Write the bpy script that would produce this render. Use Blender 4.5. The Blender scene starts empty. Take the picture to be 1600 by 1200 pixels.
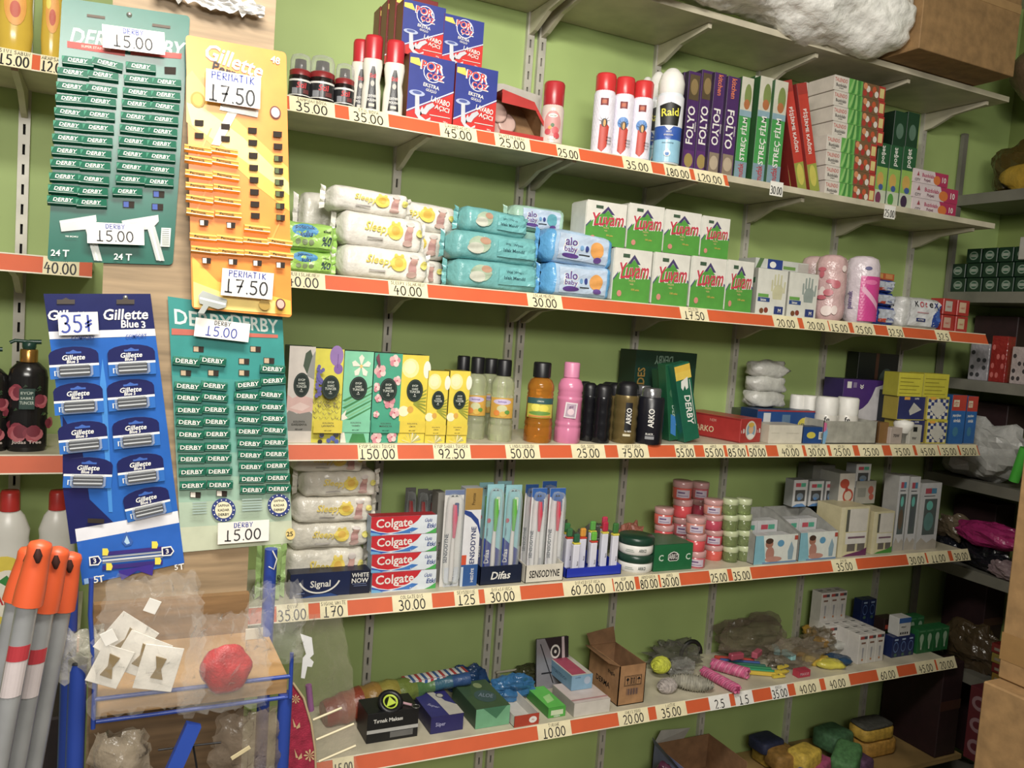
import bpy, math, random
from mathutils import Vector, Matrix
from mathutils.geometry import tessellate_polygon
random.seed(7)
SC = bpy.context.scene
COL = SC.collection
PI = math.pi

# ------------------------------------------------------------------ camera
FPX = 1303.0
YAW, PITCH, ROLL = math.radians(26.08), math.radians(-4.2), math.radians(4.14)
F = Vector((math.sin(YAW)*math.cos(PITCH), math.cos(YAW)*math.cos(PITCH), math.sin(PITCH)))
_r = Vector((math.cos(YAW), -math.sin(YAW), 0)); _u = _r.cross(F)
R = _r*math.cos(ROLL) + _u*math.sin(ROLL)
U = -_r*math.sin(ROLL) + _u*math.cos(ROLL)
CAM = Vector((0, -2.5, 1.75))
cd = bpy.data.cameras.new('camera'); cd.sensor_width = 36; cd.lens = 36*FPX/1600; cd.clip_start = .05
co = bpy.data.objects.new('camera', cd); COL.objects.link(co)
m = Matrix((R, U, -F)).transposed().to_4x4(); m.translation = CAM
co.matrix_world = m; SC.camera = co

# ------------------------------------------------------------------ light
SC.view_settings.view_transform = 'Standard'; SC.view_settings.look = 'None'
SC.view_settings.gamma = 1; SC.view_settings.use_curve_mapping = False
SC.view_settings.exposure = 0.0
w = bpy.data.worlds.new('shop_air'); SC.world = w; w.use_nodes = True
w.node_tree.nodes['Background'].inputs[0].default_value = (1.0, .95, .87, 1)
w.node_tree.nodes['Background'].inputs[1].default_value = .15
def area(name, loc, target, sx, sy, power, col):
    l = bpy.data.lights.new(name, 'AREA'); l.shape = 'RECTANGLE'; l.size = sx; l.size_y = sy
    l.energy = power; l.color = col
    o = bpy.data.objects.new(name, l); COL.objects.link(o); o.location = loc
    o.rotation_euler = (Vector(target)-Vector(loc)).to_track_quat('-Z', 'Y').to_euler()
    return o
area('tube_and_fill_light', (.25, -2.0, 3.0), (.9, -.2, 1.0), 1.0, .18, 52, (1, .955, .88))  # the ceiling tube, in front of the shelves
area('tube_and_fill_light', (-.3, -4.2, 2.75), (1.0, -.3, 1.1), 1.6, .5, 84, (1, .955, .88))  # added soft fill from behind the camera, brightens the shelf bays

# ------------------------------------------------------------------ pixel <-> place
def ray(x, y): return F + R*((x-800)/FPX) - U*((y-600)/FPX)
def PY(x, y, Y): d = ray(x, y); return CAM + d*((Y-CAM.y)/d.y)
def PZ(x, y, Z): d = ray(x, y); return CAM + d*((Z-CAM.z)/d.z)
def PXX(x, y, X): d = ray(x, y); return CAM + d*((X-CAM.x)/d.x)
def sx(px, Y, Z):
    a = (px-800)/FPX; c = Vector((0, Y, Z))-CAM; n = R-F*a
    return CAM.x*0 - (n.y*c.y+n.z*c.z)/n.x
def sz(py, X, Y):
    a = -(py-600)/FPX; c = Vector((X, Y, 0))-CAM; n = U-F*a
    return -(n.x*c.x+n.y*c.y)/n.z + CAM.z

# ------------------------------------------------------------------ materials
_M = {}
def lin(c): return c/12.92 if c <= .04045 else ((c+.055)/1.055)**2.4
def rgb(h):
    h = h.lstrip('#'); c = [lin(int(h[i:i+2], 16)/255) for i in (0, 2, 4)]; y = .25*c[0]+.6*c[1]+.15*c[2]
    return tuple(.93*(v*.9+y*.1) for v in c)+(1,)
def M(hexc, rough=.5, kind='paper', metal=0.0):
    k = (hexc, rough, kind, metal)
    if k in _M: return _M[k]
    m = bpy.data.materials.new(kind+'_'+hexc.strip('#')); m.use_nodes = True; _M[k] = m
    nt = m.node_tree; b = nt.nodes['Principled BSDF']; L = nt.links.new
    b.inputs['Roughness'].default_value = rough; b.inputs['Metallic'].default_value = metal
    c = rgb(hexc)
    def N(t, **kw):
        n = nt.nodes.new(t)
        for a, v in kw.items(): n.inputs[a].default_value = v
        return n
    tc = N('ShaderNodeTexCoord')
    sc, amt = {'paper': (30, .05), 'plastic': (12, .04), 'wood': (6, .22), 'wall': (2.2, .10), 'card': (25, .14), 'metal': (14, .12),
               'cloth': (60, .2), 'crinkle': (22, .10), 'glow': (8, .03), 'film': (10, .1), 'melamine': (9, .12), 'thin': (20, .05), 'haze': (14, .2)}[kind]
    no = N('ShaderNodeTexNoise', Scale=sc, Detail=3.0)
    mp = N('ShaderNodeMapping'); L(tc.outputs['Object'], mp.inputs[0]); L(mp.outputs[0], no.inputs['Vector'])
    if kind == 'wood': mp.inputs['Scale'].default_value = (1, 1, 12)
    rm = N('ShaderNodeMapRange'); rm.inputs[3].default_value = 1-amt*1.4; rm.inputs[4].default_value = 1+amt*1.4
    rm.inputs[1].default_value = .3; rm.inputs[2].default_value = .7
    L(no.outputs['Fac'], rm.inputs[0])
    mx = N('ShaderNodeVectorMath'); mx.operation = 'SCALE'; mx.inputs[0].default_value = c[:3]
    L(rm.outputs[0], mx.inputs['Scale']); L(mx.outputs[0], b.inputs['Base Color'])
    if kind in ('wood', 'wall', 'card', 'cloth', 'crinkle', 'film', 'melamine', 'haze'):
        bu = N('ShaderNodeBump'); bn = N('ShaderNodeTexNoise', Scale={'crinkle': 38, 'film': 16, 'haze': 22}.get(kind, sc*5), Detail=4.0)
        L(tc.outputs['Object'], bn.inputs['Vector']); L(bn.outputs['Fac'], bu.inputs['Height'])
        bu.inputs['Strength'].default_value = {'crinkle': .55, 'film': .9, 'haze': .8, 'cloth': .4}.get(kind, .12)
        bu.inputs['Distance'].default_value = {'crinkle': .01, 'film': .02, 'haze': .015}.get(kind, .003)
        L(bu.outputs[0], b.inputs['Normal'])
    if kind in ('film', 'thin', 'haze'):
        tr = nt.nodes.new('ShaderNodeBsdfTransparent'); ms = nt.nodes.new('ShaderNodeMixShader')
        fr = N('ShaderNodeLayerWeight', Blend=.35)
        if kind in ('film', 'haze'): L(bu.outputs[0], fr.inputs['Normal'])
        r2 = N('ShaderNodeMapRange'); r2.inputs[3].default_value = {'film': .045, 'thin': .07, 'haze': .38}[kind]; r2.inputs[4].default_value = .5 if kind == 'film' else .75
        L(fr.outputs['Facing'], r2.inputs[0]); L(r2.outputs[0], ms.inputs[0])
        L(tr.outputs[0], ms.inputs[1]); L(b.outputs[0], ms.inputs[2]); L(ms.outputs[0], nt.nodes['Material Output'].inputs[0])
    return m
def GL(hexc, rough=.08, ior=1.33):
    k = ('gl', hexc, rough)
    if k in _M: return _M[k]
    m = M(hexc, rough, 'glow'); m = m.copy(); _M[k] = m; m.name = 'clear_'+hexc.strip('#')
    b = m.node_tree.nodes['Principled BSDF']; b.inputs['Transmission Weight'].default_value = .72; b.inputs['IOR'].default_value = ior
    return m

# ------------------------------------------------------------------ glyphs
_T = {}
def glyphs(s, bold):
    k = (s, bold)
    if k in _T: return _T[k]
    c = bpy.data.curves.new('t', 'FONT'); c.body = s; c.resolution_u = 2; c.offset = .018 if bold else 0
    o = bpy.data.objects.new('t', c); COL.objects.link(o)
    bpy.context.view_layer.update()
    me = bpy.data.meshes.new_from_object(o.evaluated_get(bpy.context.evaluated_depsgraph_get()))
    vs = [(v.co.x, v.co.y) for v in me.vertices]; fs = [tuple(p.vertices) for p in me.polygons]
    bpy.data.objects.remove(o); bpy.data.curves.remove(c); bpy.data.meshes.remove(me)
    if not vs: vs = [(0, 0), (1, 1)]; fs = []
    x0 = min(v[0] for v in vs); x1 = max(v[0] for v in vs); y0 = min(v[1] for v in vs); y1 = max(v[1] for v in vs)
    vs = [((x-(x0+x1)/2), (y-(y0+y1)/2)) for x, y in vs]
    _T[k] = (vs, fs, x1-x0, y1-y0); return _T[k]
def arc(cx, cy, rx, ry, a0, a1, n=9): return [(cx+rx*math.cos(math.radians(a0+(a1-a0)*i/n)), cy+ry*math.sin(math.radians(a0+(a1-a0)*i/n))) for i in range(n+1)]
HW = {'0': [arc(.3, .5, .27, .48, 95, 455, 14)], '1': [[(.3, 1), (.28, .5), (.3, .02)], [(.02, .03), (.58, 0)]],
 '2': [arc(.3, .72, .25, .27, 160, -30, 8)+[(.05, .02), (.6, .04)]], '3': [arc(.25, .75, .25, .24, 140, -90, 8)+arc(.27, .26, .3, .26, 90, -140, 8)],
 '4': [[(.3, 1), (.03, .4), (.62, .42)], [(.42, .75), (.4, -.05)]], '5': [[(.58, .98), (.15, .96), (.12, .58)]+arc(.28, .3, .28, .3, 110, -140, 9)],
 '6': [[(.5, 1), (.2, .65)]+arc(.32, .27, .25, .27, 160, 520, 12)], '7': [[(.03, .97), (.58, 1), (.25, 0)], [(.1, .5), (.55, .52)]],
 '8': [arc(.3, .74, .2, .24, 270, -90, 11)+arc(.3, .25, .26, .25, 90, 450, 11)], '9': [arc(.3, .7, .23, .27, 0, 360, 11)+[(.5, .3), (.4, 0)]],
 '.': [[(.08, .0), (.16, .06)]], ' ': [], 'A': [[(0, 0), (.3, 1), (.6, 0)], [(.12, .4), (.5, .4)]], 'B': [[(.05, 0), (.05, 1), (.45, .9), (.4, .58), (.08, .5), (.5, .4), (.5, .08), (.05, 0)]],
 'C': [arc(.35, .5, .3, .48, 50, 310, 8)], 'D': [[(.05, 0), (.05, 1), (.4, .9), (.55, .5), (.4, .08), (.05, 0)]], 'E': [[(.55, 1), (.05, 1), (.05, 0), (.55, 0)], [(.05, .5), (.45, .5)]],
 'F': [[(.55, 1), (.05, 1), (.05, 0)], [(.05, .5), (.45, .5)]], 'G': [arc(.33, .5, .3, .48, 50, 340, 9)+[(.62, .45), (.35, .45)]], 'H': [[(.05, 0), (.05, 1)], [(.55, 0), (.55, 1)], [(.05, .5), (.55, .5)]],
 'I': [[(.3, 0), (.3, 1)]], 'K': [[(.05, 0), (.05, 1)], [(.55, 1), (.08, .5), (.58, 0)]], 'L': [[(.05, 1), (.05, 0), (.55, 0)]], 'M': [[(.02, 0), (.1, 1), (.3, .4), (.5, 1), (.58, 0)]],
 'N': [[(.05, 0), (.05, 1), (.52, 0), (.55, 1)]], 'O': [arc(.3, .5, .27, .48, 90, 450, 12)], 'P': [[(.05, 0), (.05, 1), (.5, .9), (.5, .6), (.06, .48)]], 'R': [[(.05, 0), (.05, 1), (.5, .9), (.48, .6), (.06, .5), (.56, 0)]],
 'S': [[(.52, .88), (.3, 1), (.08, .8), (.3, .52), (.54, .25), (.3, 0), (.05, .12)]], 'T': [[(0, 1), (.6, 1)], [(.3, 1), (.3, 0)]], 'U': [[(.05, 1), (.08, .15), (.3, 0), (.52, .15), (.55, 1)]],
 'V': [[(0, 1), (.3, 0), (.6, 1)]], 'W': [[(0, 1), (.15, 0), (.3, .6), (.45, 0), (.6, 1)]], 'Y': [[(0, 1), (.3, .5), (.6, 1)], [(.3, .5), (.25, 0)]], 'Z': [[(.05, 1), (.55, 1), (.05, 0), (.58, 0)]],
 'l': [[(.25, 1), (.28, 0)], [(.05, .45), (.5, .7)], [(.05, .25), (.5, .5)]]}

# ------------------------------------------------------------------ mesh builder
class MB:
    def __init__(s): s.v = []; s.f = []; s.m = []; s.sm = []; s.mats = []
    def mi(s, mat):
        if mat not in s.mats: s.mats.append(mat)
        return s.mats.index(mat)
    def add(s, vs, fs, mat, smooth=False):
        b = len(s.v); i = s.mi(mat); s.v += [tuple(v) for v in vs]
        for f in fs: s.f.append(tuple(b+k for k in f)); s.m.append(i); s.sm.append(smooth)
        return s
    def box(s, x0, x1, y0, y1, z0, z1, mat, skip=''):
        v = [(x, y, z) for x in (x0, x1) for y in (y0, y1) for z in (z0, z1)]
        fs = {'l': (0, 1, 3, 2), 'r': (4, 6, 7, 5), 'f': (0, 4, 5, 1), 'b': (2, 3, 7, 6), 'd': (0, 2, 6, 4), 't': (1, 5, 7, 3)}
        return s.add(v, [f for k, f in fs.items() if k not in skip], mat)
    def bbox(s, x0, x1, y0, y1, z0, z1, mat, b=.003):   # chamfered box
        v = []; 
        for x, X in ((x0, x0+b), (x1, x1-b)):
            for y, Y in ((y0, y0+b), (y1, y1-b)):
                for z, Z in ((z0, z0+b), (z1, z1-b)): v += [(x, Y, Z), (X, y, Z), (X, Y, z)]
        I = lambda i, j, k, a: (i*4+j*2+k)*3+a
        f = []
        for i in (0, 1):
            f.append([I(i, 0, 0, 0), I(i, 0, 1, 0), I(i, 1, 1, 0), I(i, 1, 0, 0)])
            f.append([I(0, i, 0, 1), I(0, i, 1, 1), I(1, i, 1, 1), I(1, i, 0, 1)])
            f.append([I(0, 0, i, 2), I(0, 1, i, 2), I(1, 1, i, 2), I(1, 0, i, 2)])
            for j in (0, 1):
                f.append([I(i, j, 0, 0), I(i, j, 1, 0), I(i, j, 1, 1), I(i, j, 0, 1)])
                f.append([I(i, 0, j, 0), I(i, 1, j, 0), I(i, 1, j, 2), I(i, 0, j, 2)])
                f.append([I(0, i, j, 1), I(1, i, j, 1), I(1, i, j, 2), I(0, i, j, 2)])
                for k in (0, 1): f.append([I(i, j, k, 0), I(i, j, k, 1), I(i, j, k, 2)])
        return s.add(v, f, mat)
    def lathe(s, prof, mat, n=20, sx=1, sy=1, c=(0, 0), rib=0, ribn=10, ribz=(0, 9)):
        v = []; f = []
        for (r, z) in prof:
            for k in range(n):
                a = 2*PI*k/n; q = r*(1+(rib*math.cos(a*ribn) if ribz[0] <= z <= ribz[1] else 0))
                v.append((c[0]+q*math.cos(a)*sx, c[1]+q*math.sin(a)*sy, z))
        for i in range(len(prof)-1):
            for k in range(n): f.append((i*n+k, i*n+(k+1) % n, (i+1)*n+(k+1) % n, (i+1)*n+k))
        s.add(v, f, mat, True)
        if prof[0][0] > .0001: s.add(v[:n], [tuple(range(n))[::-1]], mat)
        if prof[-1][0] > .0001: s.add(v[-n:], [tuple(range(n))], mat)
        return s
    def tube(s, pts, r, mat, n=8, cap=True):
        pts = [Vector(p) for p in pts]; v = []; f = []; nrm = None
        rr = r if isinstance(r, (list, tuple)) else [r]*len(pts)
        for i, p in enumerate(pts):
            t = (pts[min(i+1, len(pts)-1)]-pts[max(i-1, 0)]).normalized()
            if nrm is None: nrm = t.orthogonal().normalized()
            nrm = (nrm-t*nrm.dot(t)).normalized(); b = t.cross(nrm)
            for k in range(n): a = 2*PI*k/n; v.append(p+(nrm*math.cos(a)+b*math.sin(a))*rr[i])
        for i in range(len(pts)-1):
            for k in range(n): f.append((i*n+k, i*n+(k+1) % n, (i+1)*n+(k+1) % n, (i+1)*n+k))
        s.add(v, f, mat, True)
        if cap: s.add(v[:n], [tuple(range(n))[::-1]], mat); s.add(v[-n:], [tuple(range(n))], mat)
        return s
    def prism(s, poly, d0, d1, mat, axis='y'):   # polygon in the plane across `axis`, extruded d0..d1
        P = {'y': lambda a, b, d: (a, d, b), 'x': lambda a, b, d: (d, a, b), 'z': lambda a, b, d: (a, b, d)}[axis]
        n = len(poly); v = [P(a, b, d0) for a, b in poly]+[P(a, b, d1) for a, b in poly]
        tr = tessellate_polygon([[Vector((a, b, 0)) for a, b in poly]])
        f = [tuple(t) for t in tr]+[tuple(n+i for i in t) for t in tr]+[(i, (i+1) % n, n+(i+1) % n, n+i) for i in range(n)]
        return s.add(v, f, mat)
    def blob(s, cx, cy, cz, rx, ry, rz, mat, seed=0, amp=.12, nu=22, nv=14, e=1.0, fq=3.0, jit=0):
        rnd = random.Random(seed); ph = [(rnd.uniform(-fq, fq), rnd.uniform(-fq, fq), rnd.uniform(-fq, fq), rnd.uniform(0, 6)) for _ in range(7)]
        v = []; f = []
        sg = lambda a: math.copysign(abs(a)**e, a)
        for j in range(nv+1):
            t = PI*j/nv
            for i in range(nu):
                p = 2*PI*i/nu; d = Vector((sg(math.sin(t))*sg(math.cos(p)), sg(math.sin(t))*sg(math.sin(p)), sg(math.cos(t))))
                q = 1+amp*sum(math.sin(2.2*(a*d.x+b*d.y+c*d.z)+h) for a, b, c, h in ph)/2.4
                if jit: q *= 1+rnd.uniform(-jit, jit)
                v.append((cx+rx*d.x*q, cy+ry*d.y*q, cz+rz*d.z*q))
        for j in range(nv):
            for i in range(nu): f.append((j*nu+i, (j+1)*nu+i, (j+1)*nu+(i+1) % nu, j*nu+(i+1) % nu))
        return s.add(v, f, mat, not jit)
    def mesh(s, name):
        me = bpy.data.meshes.new(name); me.from_pydata(s.v, [], s.f)
        for x in s.mats: me.materials.append(x)
        me.polygons.foreach_set('material_index', s.m); me.polygons.foreach_set('use_smooth', s.sm); me.update()
        return me
    def build(s, name, parent=None, loc=None, rot=None): return link(s.mesh(name), name, parent, loc, rot)
def link(me, name, parent=None, loc=None, rot=None):
    o = bpy.data.objects.new(name, me); COL.objects.link(o)
    if parent is not None: o.parent = parent
    if loc is not None: o.location = loc
    if rot is not None: o.rotation_euler = rot
    return o
_C = {}
def cm(key, fn):
    if key not in _C:
        b = MB(); fn(b); _C[key] = b.mesh(str(key[0] if isinstance(key, tuple) else key))
    return _C[key]
def tag(o, label, cat, group=None):
    o['label'] = label; o['category'] = cat
    if group: o['group'] = group
    return o
def thing(name, label, cat, loc=(0, 0, 0), rot=None, group=None):
    o = bpy.data.objects.new(name, None); COL.objects.link(o); o.location = loc; o.empty_display_size = .02
    if rot is not None: o.rotation_euler = rot
    return tag(o, label, cat, group)
def dup(root, loc, rot, label):
    r = root.copy(); COL.objects.link(r); r.location = loc
    if rot is not None: r.rotation_euler = rot
    r['label'] = label
    for ch in list(root.children):
        c = ch.copy(); COL.objects.link(c); c.parent = r
        for g in list(ch.children):
            d = g.copy(); COL.objects.link(d); d.parent = c
    return r
def struct(o): o['kind'] = 'structure'; return o

# ------------------------------------------------------------------ flat print laid on a face
class Art:
    def __init__(s, mb, P, w, h, k0=.0002): s.b = mb; s.P = P; s.w = w; s.h = h; s.k = k0; s.sub = False; s.lim = .014
    def up(s): s.k += .0003 if s.sub else .00013; return s.k
    def rect(s, u0, v0, u1, v1, mat, nx=1, ny=1):
        if s.sub: return s.poly([(u0, v0), (u1, v0), (u1, v1), (u0, v1)], mat)
        k = s.up(); v = [s.P(u0+(u1-u0)*i/nx, v0+(v1-v0)*j/ny, k) for j in range(ny+1) for i in range(nx+1)]
        s.b.add(v, [(j*(nx+1)+i, j*(nx+1)+i+1, (j+1)*(nx+1)+i+1, (j+1)*(nx+1)+i) for j in range(ny) for i in range(nx)], mat); return s
    def poly(s, pts, mat):
        k = s.up(); tr = tessellate_polygon([[Vector((a*s.w, b*s.h, 0)) for a, b in pts]])
        if not s.sub: s.b.add([s.P(a, b, k) for a, b in pts], [tuple(t) for t in tr], mat); return s
        P2, T = s.split(list(pts), [tuple(t) for t in tr], s.lim)
        s.b.add([s.P(a, b, k) for a, b in P2], T, mat); return s
    def split(s, P2, T, lim, rounds=8):
        D = lambda i, j: math.hypot((P2[i][0]-P2[j][0])*s.w, (P2[i][1]-P2[j][1])*s.h)
        for _ in range(rounds):
            N = []; mid = {}
            def mp_(i, j):
                q = (min(i, j), max(i, j))
                if q not in mid: P2.append(((P2[i][0]+P2[j][0])/2, (P2[i][1]+P2[j][1])/2)); mid[q] = len(P2)-1
                return mid[q]
            for t in T:
                e = [D(t[0], t[1]), D(t[1], t[2]), D(t[2], t[0])]; m_ = max(e)
                if m_ > lim:
                    i = e.index(m_); a_, b_, c_ = t[i], t[(i+1) % 3], t[(i+2) % 3]; q = mp_(a_, b_); N += [(a_, q, c_), (q, b_, c_)]
                else: N.append(t)
            T = N
        return P2, T
    def ell(s, cu, cv, ru, rv, mat, n=18): return s.poly([(cu+ru*math.cos(2*PI*i/n), cv+rv*math.sin(2*PI*i/n)) for i in range(n)], mat)
    def disc(s, cu, cv, r, mat, n=16): return s.ell(cu, cv, r/s.w, r/s.h, mat, n)   # r in metres
    def text(s, t, cu, cv, hv, mat, mw=9, rot=0, shear=0, bold=True, fill=False):
        vs, fs, tw, th = glyphs(t, bold); ca, sa = math.cos(math.radians(rot)), math.sin(math.radians(rot))
        H = hv*(s.h if abs(sa) < .5 else s.w); sy = H/th; sxx = sy; W = mw*(s.w if abs(sa) < .5 else s.h)
        if tw*sxx > W or fill: sxx = W/tw
        k = s.up(); out = []
        for x, y in vs:
            X = x*sxx+shear*y*sy; Y = y*sy; X, Y = X*ca-Y*sa, X*sa+Y*ca
            out.append((cu+X/s.w, cv+Y/s.h))
        if s.sub:
            T = []
            for f in fs: T += [tuple(f[i] for i in t) for t in tessellate_polygon([[Vector((out[i][0], out[i][1], 0)) for i in f]])] if len(f) > 3 else [f]
            out, fs = s.split(out, T, .009, 3)
        s.b.add([s.P(a, b, k) for a, b in out], fs, mat); return s
    def hand(s, t, cu, cv, hv, mat, mw=9, th=.09, rot=0):
        n = len(t); H = hv*s.h; cw = H*.78; tot = sum(.35 if c in '. ' else 1 for c in t)*cw
        f = 1
        if tot > mw*s.w: f = mw*s.w/tot
        x = -tot*f/2; k = s.up(); ca, sa = math.cos(math.radians(rot)), math.sin(math.radians(rot))
        for c in t:
            for ln in HW.get(c, []):
                pts = [(x+(a)*H*f, (b-.5)*H) for a, b in ln]; q = []
                for i, p in enumerate(pts):
                    a = pts[max(i-1, 0)]; b = pts[min(i+1, len(pts)-1)]; dx, dy = b[0]-a[0], b[1]-a[1]; l = math.hypot(dx, dy) or 1
                    nx, ny = -dy/l*H*th/2, dx/l*H*th/2
                    for e in (1, -1):
                        X, Y = p[0]+nx*e, p[1]+ny*e; X, Y = X*ca-Y*sa, X*sa+Y*ca
                        q.append(s.P(cu+X/s.w, cv+Y/s.h, k))
                s.b.add(q, [(2*i, 2*i+1, 2*i+3, 2*i+2) for i in range(len(pts)-1)], mat)
            x += (.35 if c in '. ' else 1)*cw*f
        return s
def front(mb, w, h, y=0, k0=.0002, x=0, z=0): return Art(mb, lambda u, v, k: (x+u*w, y-k, z+v*h), w, h, k0)
def left(mb, d, h, x=0, k0=.0002): return Art(mb, lambda u, v, k: (x-k, d*(1-u), v*h), d, h, k0)
def top(mb, w, d, h, k0=.0002): return Art(mb, lambda u, v, k: (u*w, v*d, h+k), w, d, k0)
def cyl(mb, r, z0, h, a0=-155, a1=-25, c=(0, 0), k0=.0006, sy=1):   # wrap on the side facing -Y
    A0, A1 = math.radians(a0), math.radians(a1)
    rf = r if callable(r) else (lambda z: r)
    def P(u, v, k):
        a = A0+(A1-A0)*u; q = rf(z0+v*h)+k; return (c[0]+q*math.cos(a), c[1]+q*math.sin(a)*sy, z0+v*h)
    a = Art(mb, P, (rf(z0))*(A1-A0), h, k0); a.sub = True; a.lim = .006; return a
def face(X, Y): return (0, 0, -.9*math.atan2(X, 2.5+Y))

WHITE, BLACK = M('#e9e7e0', .45), M('#15151a', .4)
INK, BLUEINK = M('#17171b', .5), M('#2a3f9a', .5)
TAGP = M('#efe4b8', .6); TAGW = M('#eeece4', .6)
ORANGE = M('#d95a22', .55, 'plastic'); CREAM = M('#e2dac2', .5, 'melamine')
MEL = M('#c9c1a8', .45, 'melamine'); STEEL = M('#b9b6a8', .4, 'metal', .1); DARK = M('#0c0c0b', .9)
CARD = M('#987547', .75, 'card'); CARDIN = M('#8f6c42', .8, 'card')
FILM = M('#f2f0ea', .12, 'film')

# ------------------------------------------------------------------ room
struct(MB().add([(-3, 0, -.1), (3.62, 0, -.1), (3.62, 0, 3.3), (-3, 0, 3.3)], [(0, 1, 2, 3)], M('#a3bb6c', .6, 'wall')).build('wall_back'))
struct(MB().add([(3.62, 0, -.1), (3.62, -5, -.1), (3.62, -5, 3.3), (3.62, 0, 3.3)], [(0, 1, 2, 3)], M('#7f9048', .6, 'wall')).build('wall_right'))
struct(MB().add([(-3, 0, -.1), (3.62, 0, -.1), (3.62, -5, -.1), (-3, -5, -.1)], [(0, 1, 2, 3)], M('#8d8578', .4, 'wall')).build('floor'))
struct(MB().add([(-3, 0, 3.3), (3.62, 0, 3.3), (3.62, -5, 3.3), (-3, -5, 3.3)], [(0, 1, 2, 3)], M('#d8d4c8', .7, 'wall')).build('ceiling'))

# ------------------------------------------------------------------ shelving on the back wall
SY = -.321                      # front edge of every board
ZA, ZB, ZC, ZD, ZE, ZF, Z0 = 2.275, 1.84, 1.395, .966, .516, .075, 2.764
XL = -.035                      # where the left bay of boards ends
UPR = [-.204, .778, 1.194, 1.2375, 1.6925, 2.1525, 2.61, 3.054]
def upright(b, h):
    b.box(-.013, -.003, -.016, 0, 0, h, STEEL); b.box(.003, .013, -.016, 0, 0, h, STEEL)
    b.box(-.003, .003, -.004, 0, 0, h, DARK)
    z = .01
    while z < h: b.box(-.003, .003, -.016, -.004, z, min(z+.024, h), STEEL); z += .05
for i, x in enumerate(UPR):
    o = link(cm('upr', lambda b: upright(b, 3.2)), 'shelf_upright', None, (x, 0, 0))
    tag(o, ['slotted steel wall upright behind the left bay of shelves', 'slotted upright behind the white wipe packs', 'left one of the close pair of uprights', 'right one of the close pair of slotted uprights',
            'slotted upright behind the green boxes and the open brown carton', 'slotted upright behind the napkin packs and clear jars', 'slotted upright behind the pink cotton packs', 'slotted upright at the right end of the wall shelves'][i], 'upright', 'slotted uprights on the green wall')
def bracket(b):
    d = .285
    b.prism([(-.016, -.022), (-d, -.022), (-d, -.036), (-.14, -.05), (-.05, -.085), (-.016, -.09)], -.007, .007, MEL, 'x')
def shelf(name, x0, x1, z, label, strip=None, ups=(), bm=None):
    t = thing('wall_shelf', label, 'shelf', ((x0+x1)/2, 0, z), None, 'wall shelves'); dx = (x0+x1)/2
    MB().box(x0-dx, x1-dx, SY, -.005, -.02, 0, bm or MEL).build('board', t)
    b = MB(); s0, s1 = strip if strip else (None, None)
    if strip:
        st = lambda v, k=0: (-.3215-.020*(1-v)-k*.9, -.042+.042*v+k*.4)
        y0, zt = st(1); y1, zb = st(0)
        b.add([(s0-dx, y0, zt), (s1-dx, y0, zt), (s1-dx, y1, zb), (s0-dx, y1, zb), (s0-dx, SY, -.02), (s1-dx, SY, -.02)],
              [(0, 1, 2, 3), (3, 2, 5, 4), (0, 3, 4), (1, 5, 2)], ORANGE)
        b.build('price_rail', t)
        e = MB()
        for v0, v1 in ((.0, .07), (.93, 1.0)):
            a, c = st(v0, .001), st(v1, .001); a2, c2 = st(v0, -.0), st(v1, -.0)
            e.add([(s0-dx, *a), (s1-dx, *a), (s1-dx, *c), (s0-dx, *c), (s0-dx, *a2), (s1-dx, *a2), (s1-dx, *c2), (s0-dx, *c2)], [(0, 1, 2, 3), (0, 4, 5, 1), (3, 2, 6, 7)], CREAM)
        e.build('rail_lip', t)
    for u in ups:
        link(cm('brk', bracket), 'bracket', t, (u-dx, 0, 0))
    return t
MAIN = .30
U2 = [u for u in UPR if u > .5]
shelf('s', MAIN, 3.13, Z0, 'topmost wall shelf with bubble wrap and a carton on it', None, U2)
shelf('s', MAIN, 3.13, ZA, 'wall shelf holding drain cleaner boxes and kitchen film boxes', (MAIN, sx(1135, SY, ZA)), U2)
shelf('s', MAIN, 3.145, ZB, 'wall shelf holding wet wipes and green napkin packs', (MAIN, 3.145), U2)
shelf('s', MAIN, 3.17, ZC, 'wall shelf holding cologne boxes and dark bottles', (MAIN, 3.17), U2)
shelf('s', MAIN, 3.15, ZD, 'wall shelf holding toothpaste and toothbrushes', (MAIN, 3.15), U2)
shelf('s', MAIN, 3.115, ZE, 'wall shelf holding yarn, rope and light bulb boxes', (MAIN, 3.115), U2)
shelf('s', MAIN, 3.30, ZF, 'lowest wall shelf holding yellow sponges', None, (), M('#9a7c48', .5, 'wood'))
LA, LB, LC, LD = ZA-.010, ZB-.016, ZC-.026, ZD-.03
shelf('s', -1.2, XL, LA, 'left wall shelf holding yellow liquid bottles', (-1.2, XL), [UPR[0]])
shelf('s', -1.2, XL, LB, 'empty left wall shelf behind the upper green card', (-1.2, XL), [UPR[0]])
shelf('s', -1.2, XL, LC, 'left wall shelf holding dark rose shampoo bottles', (-1.2, XL), [UPR[0]])
shelf('s', -1.2, XL, LD, 'left wall shelf holding white bottles with red caps', (-1.2, XL), [UPR[0]])

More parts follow.
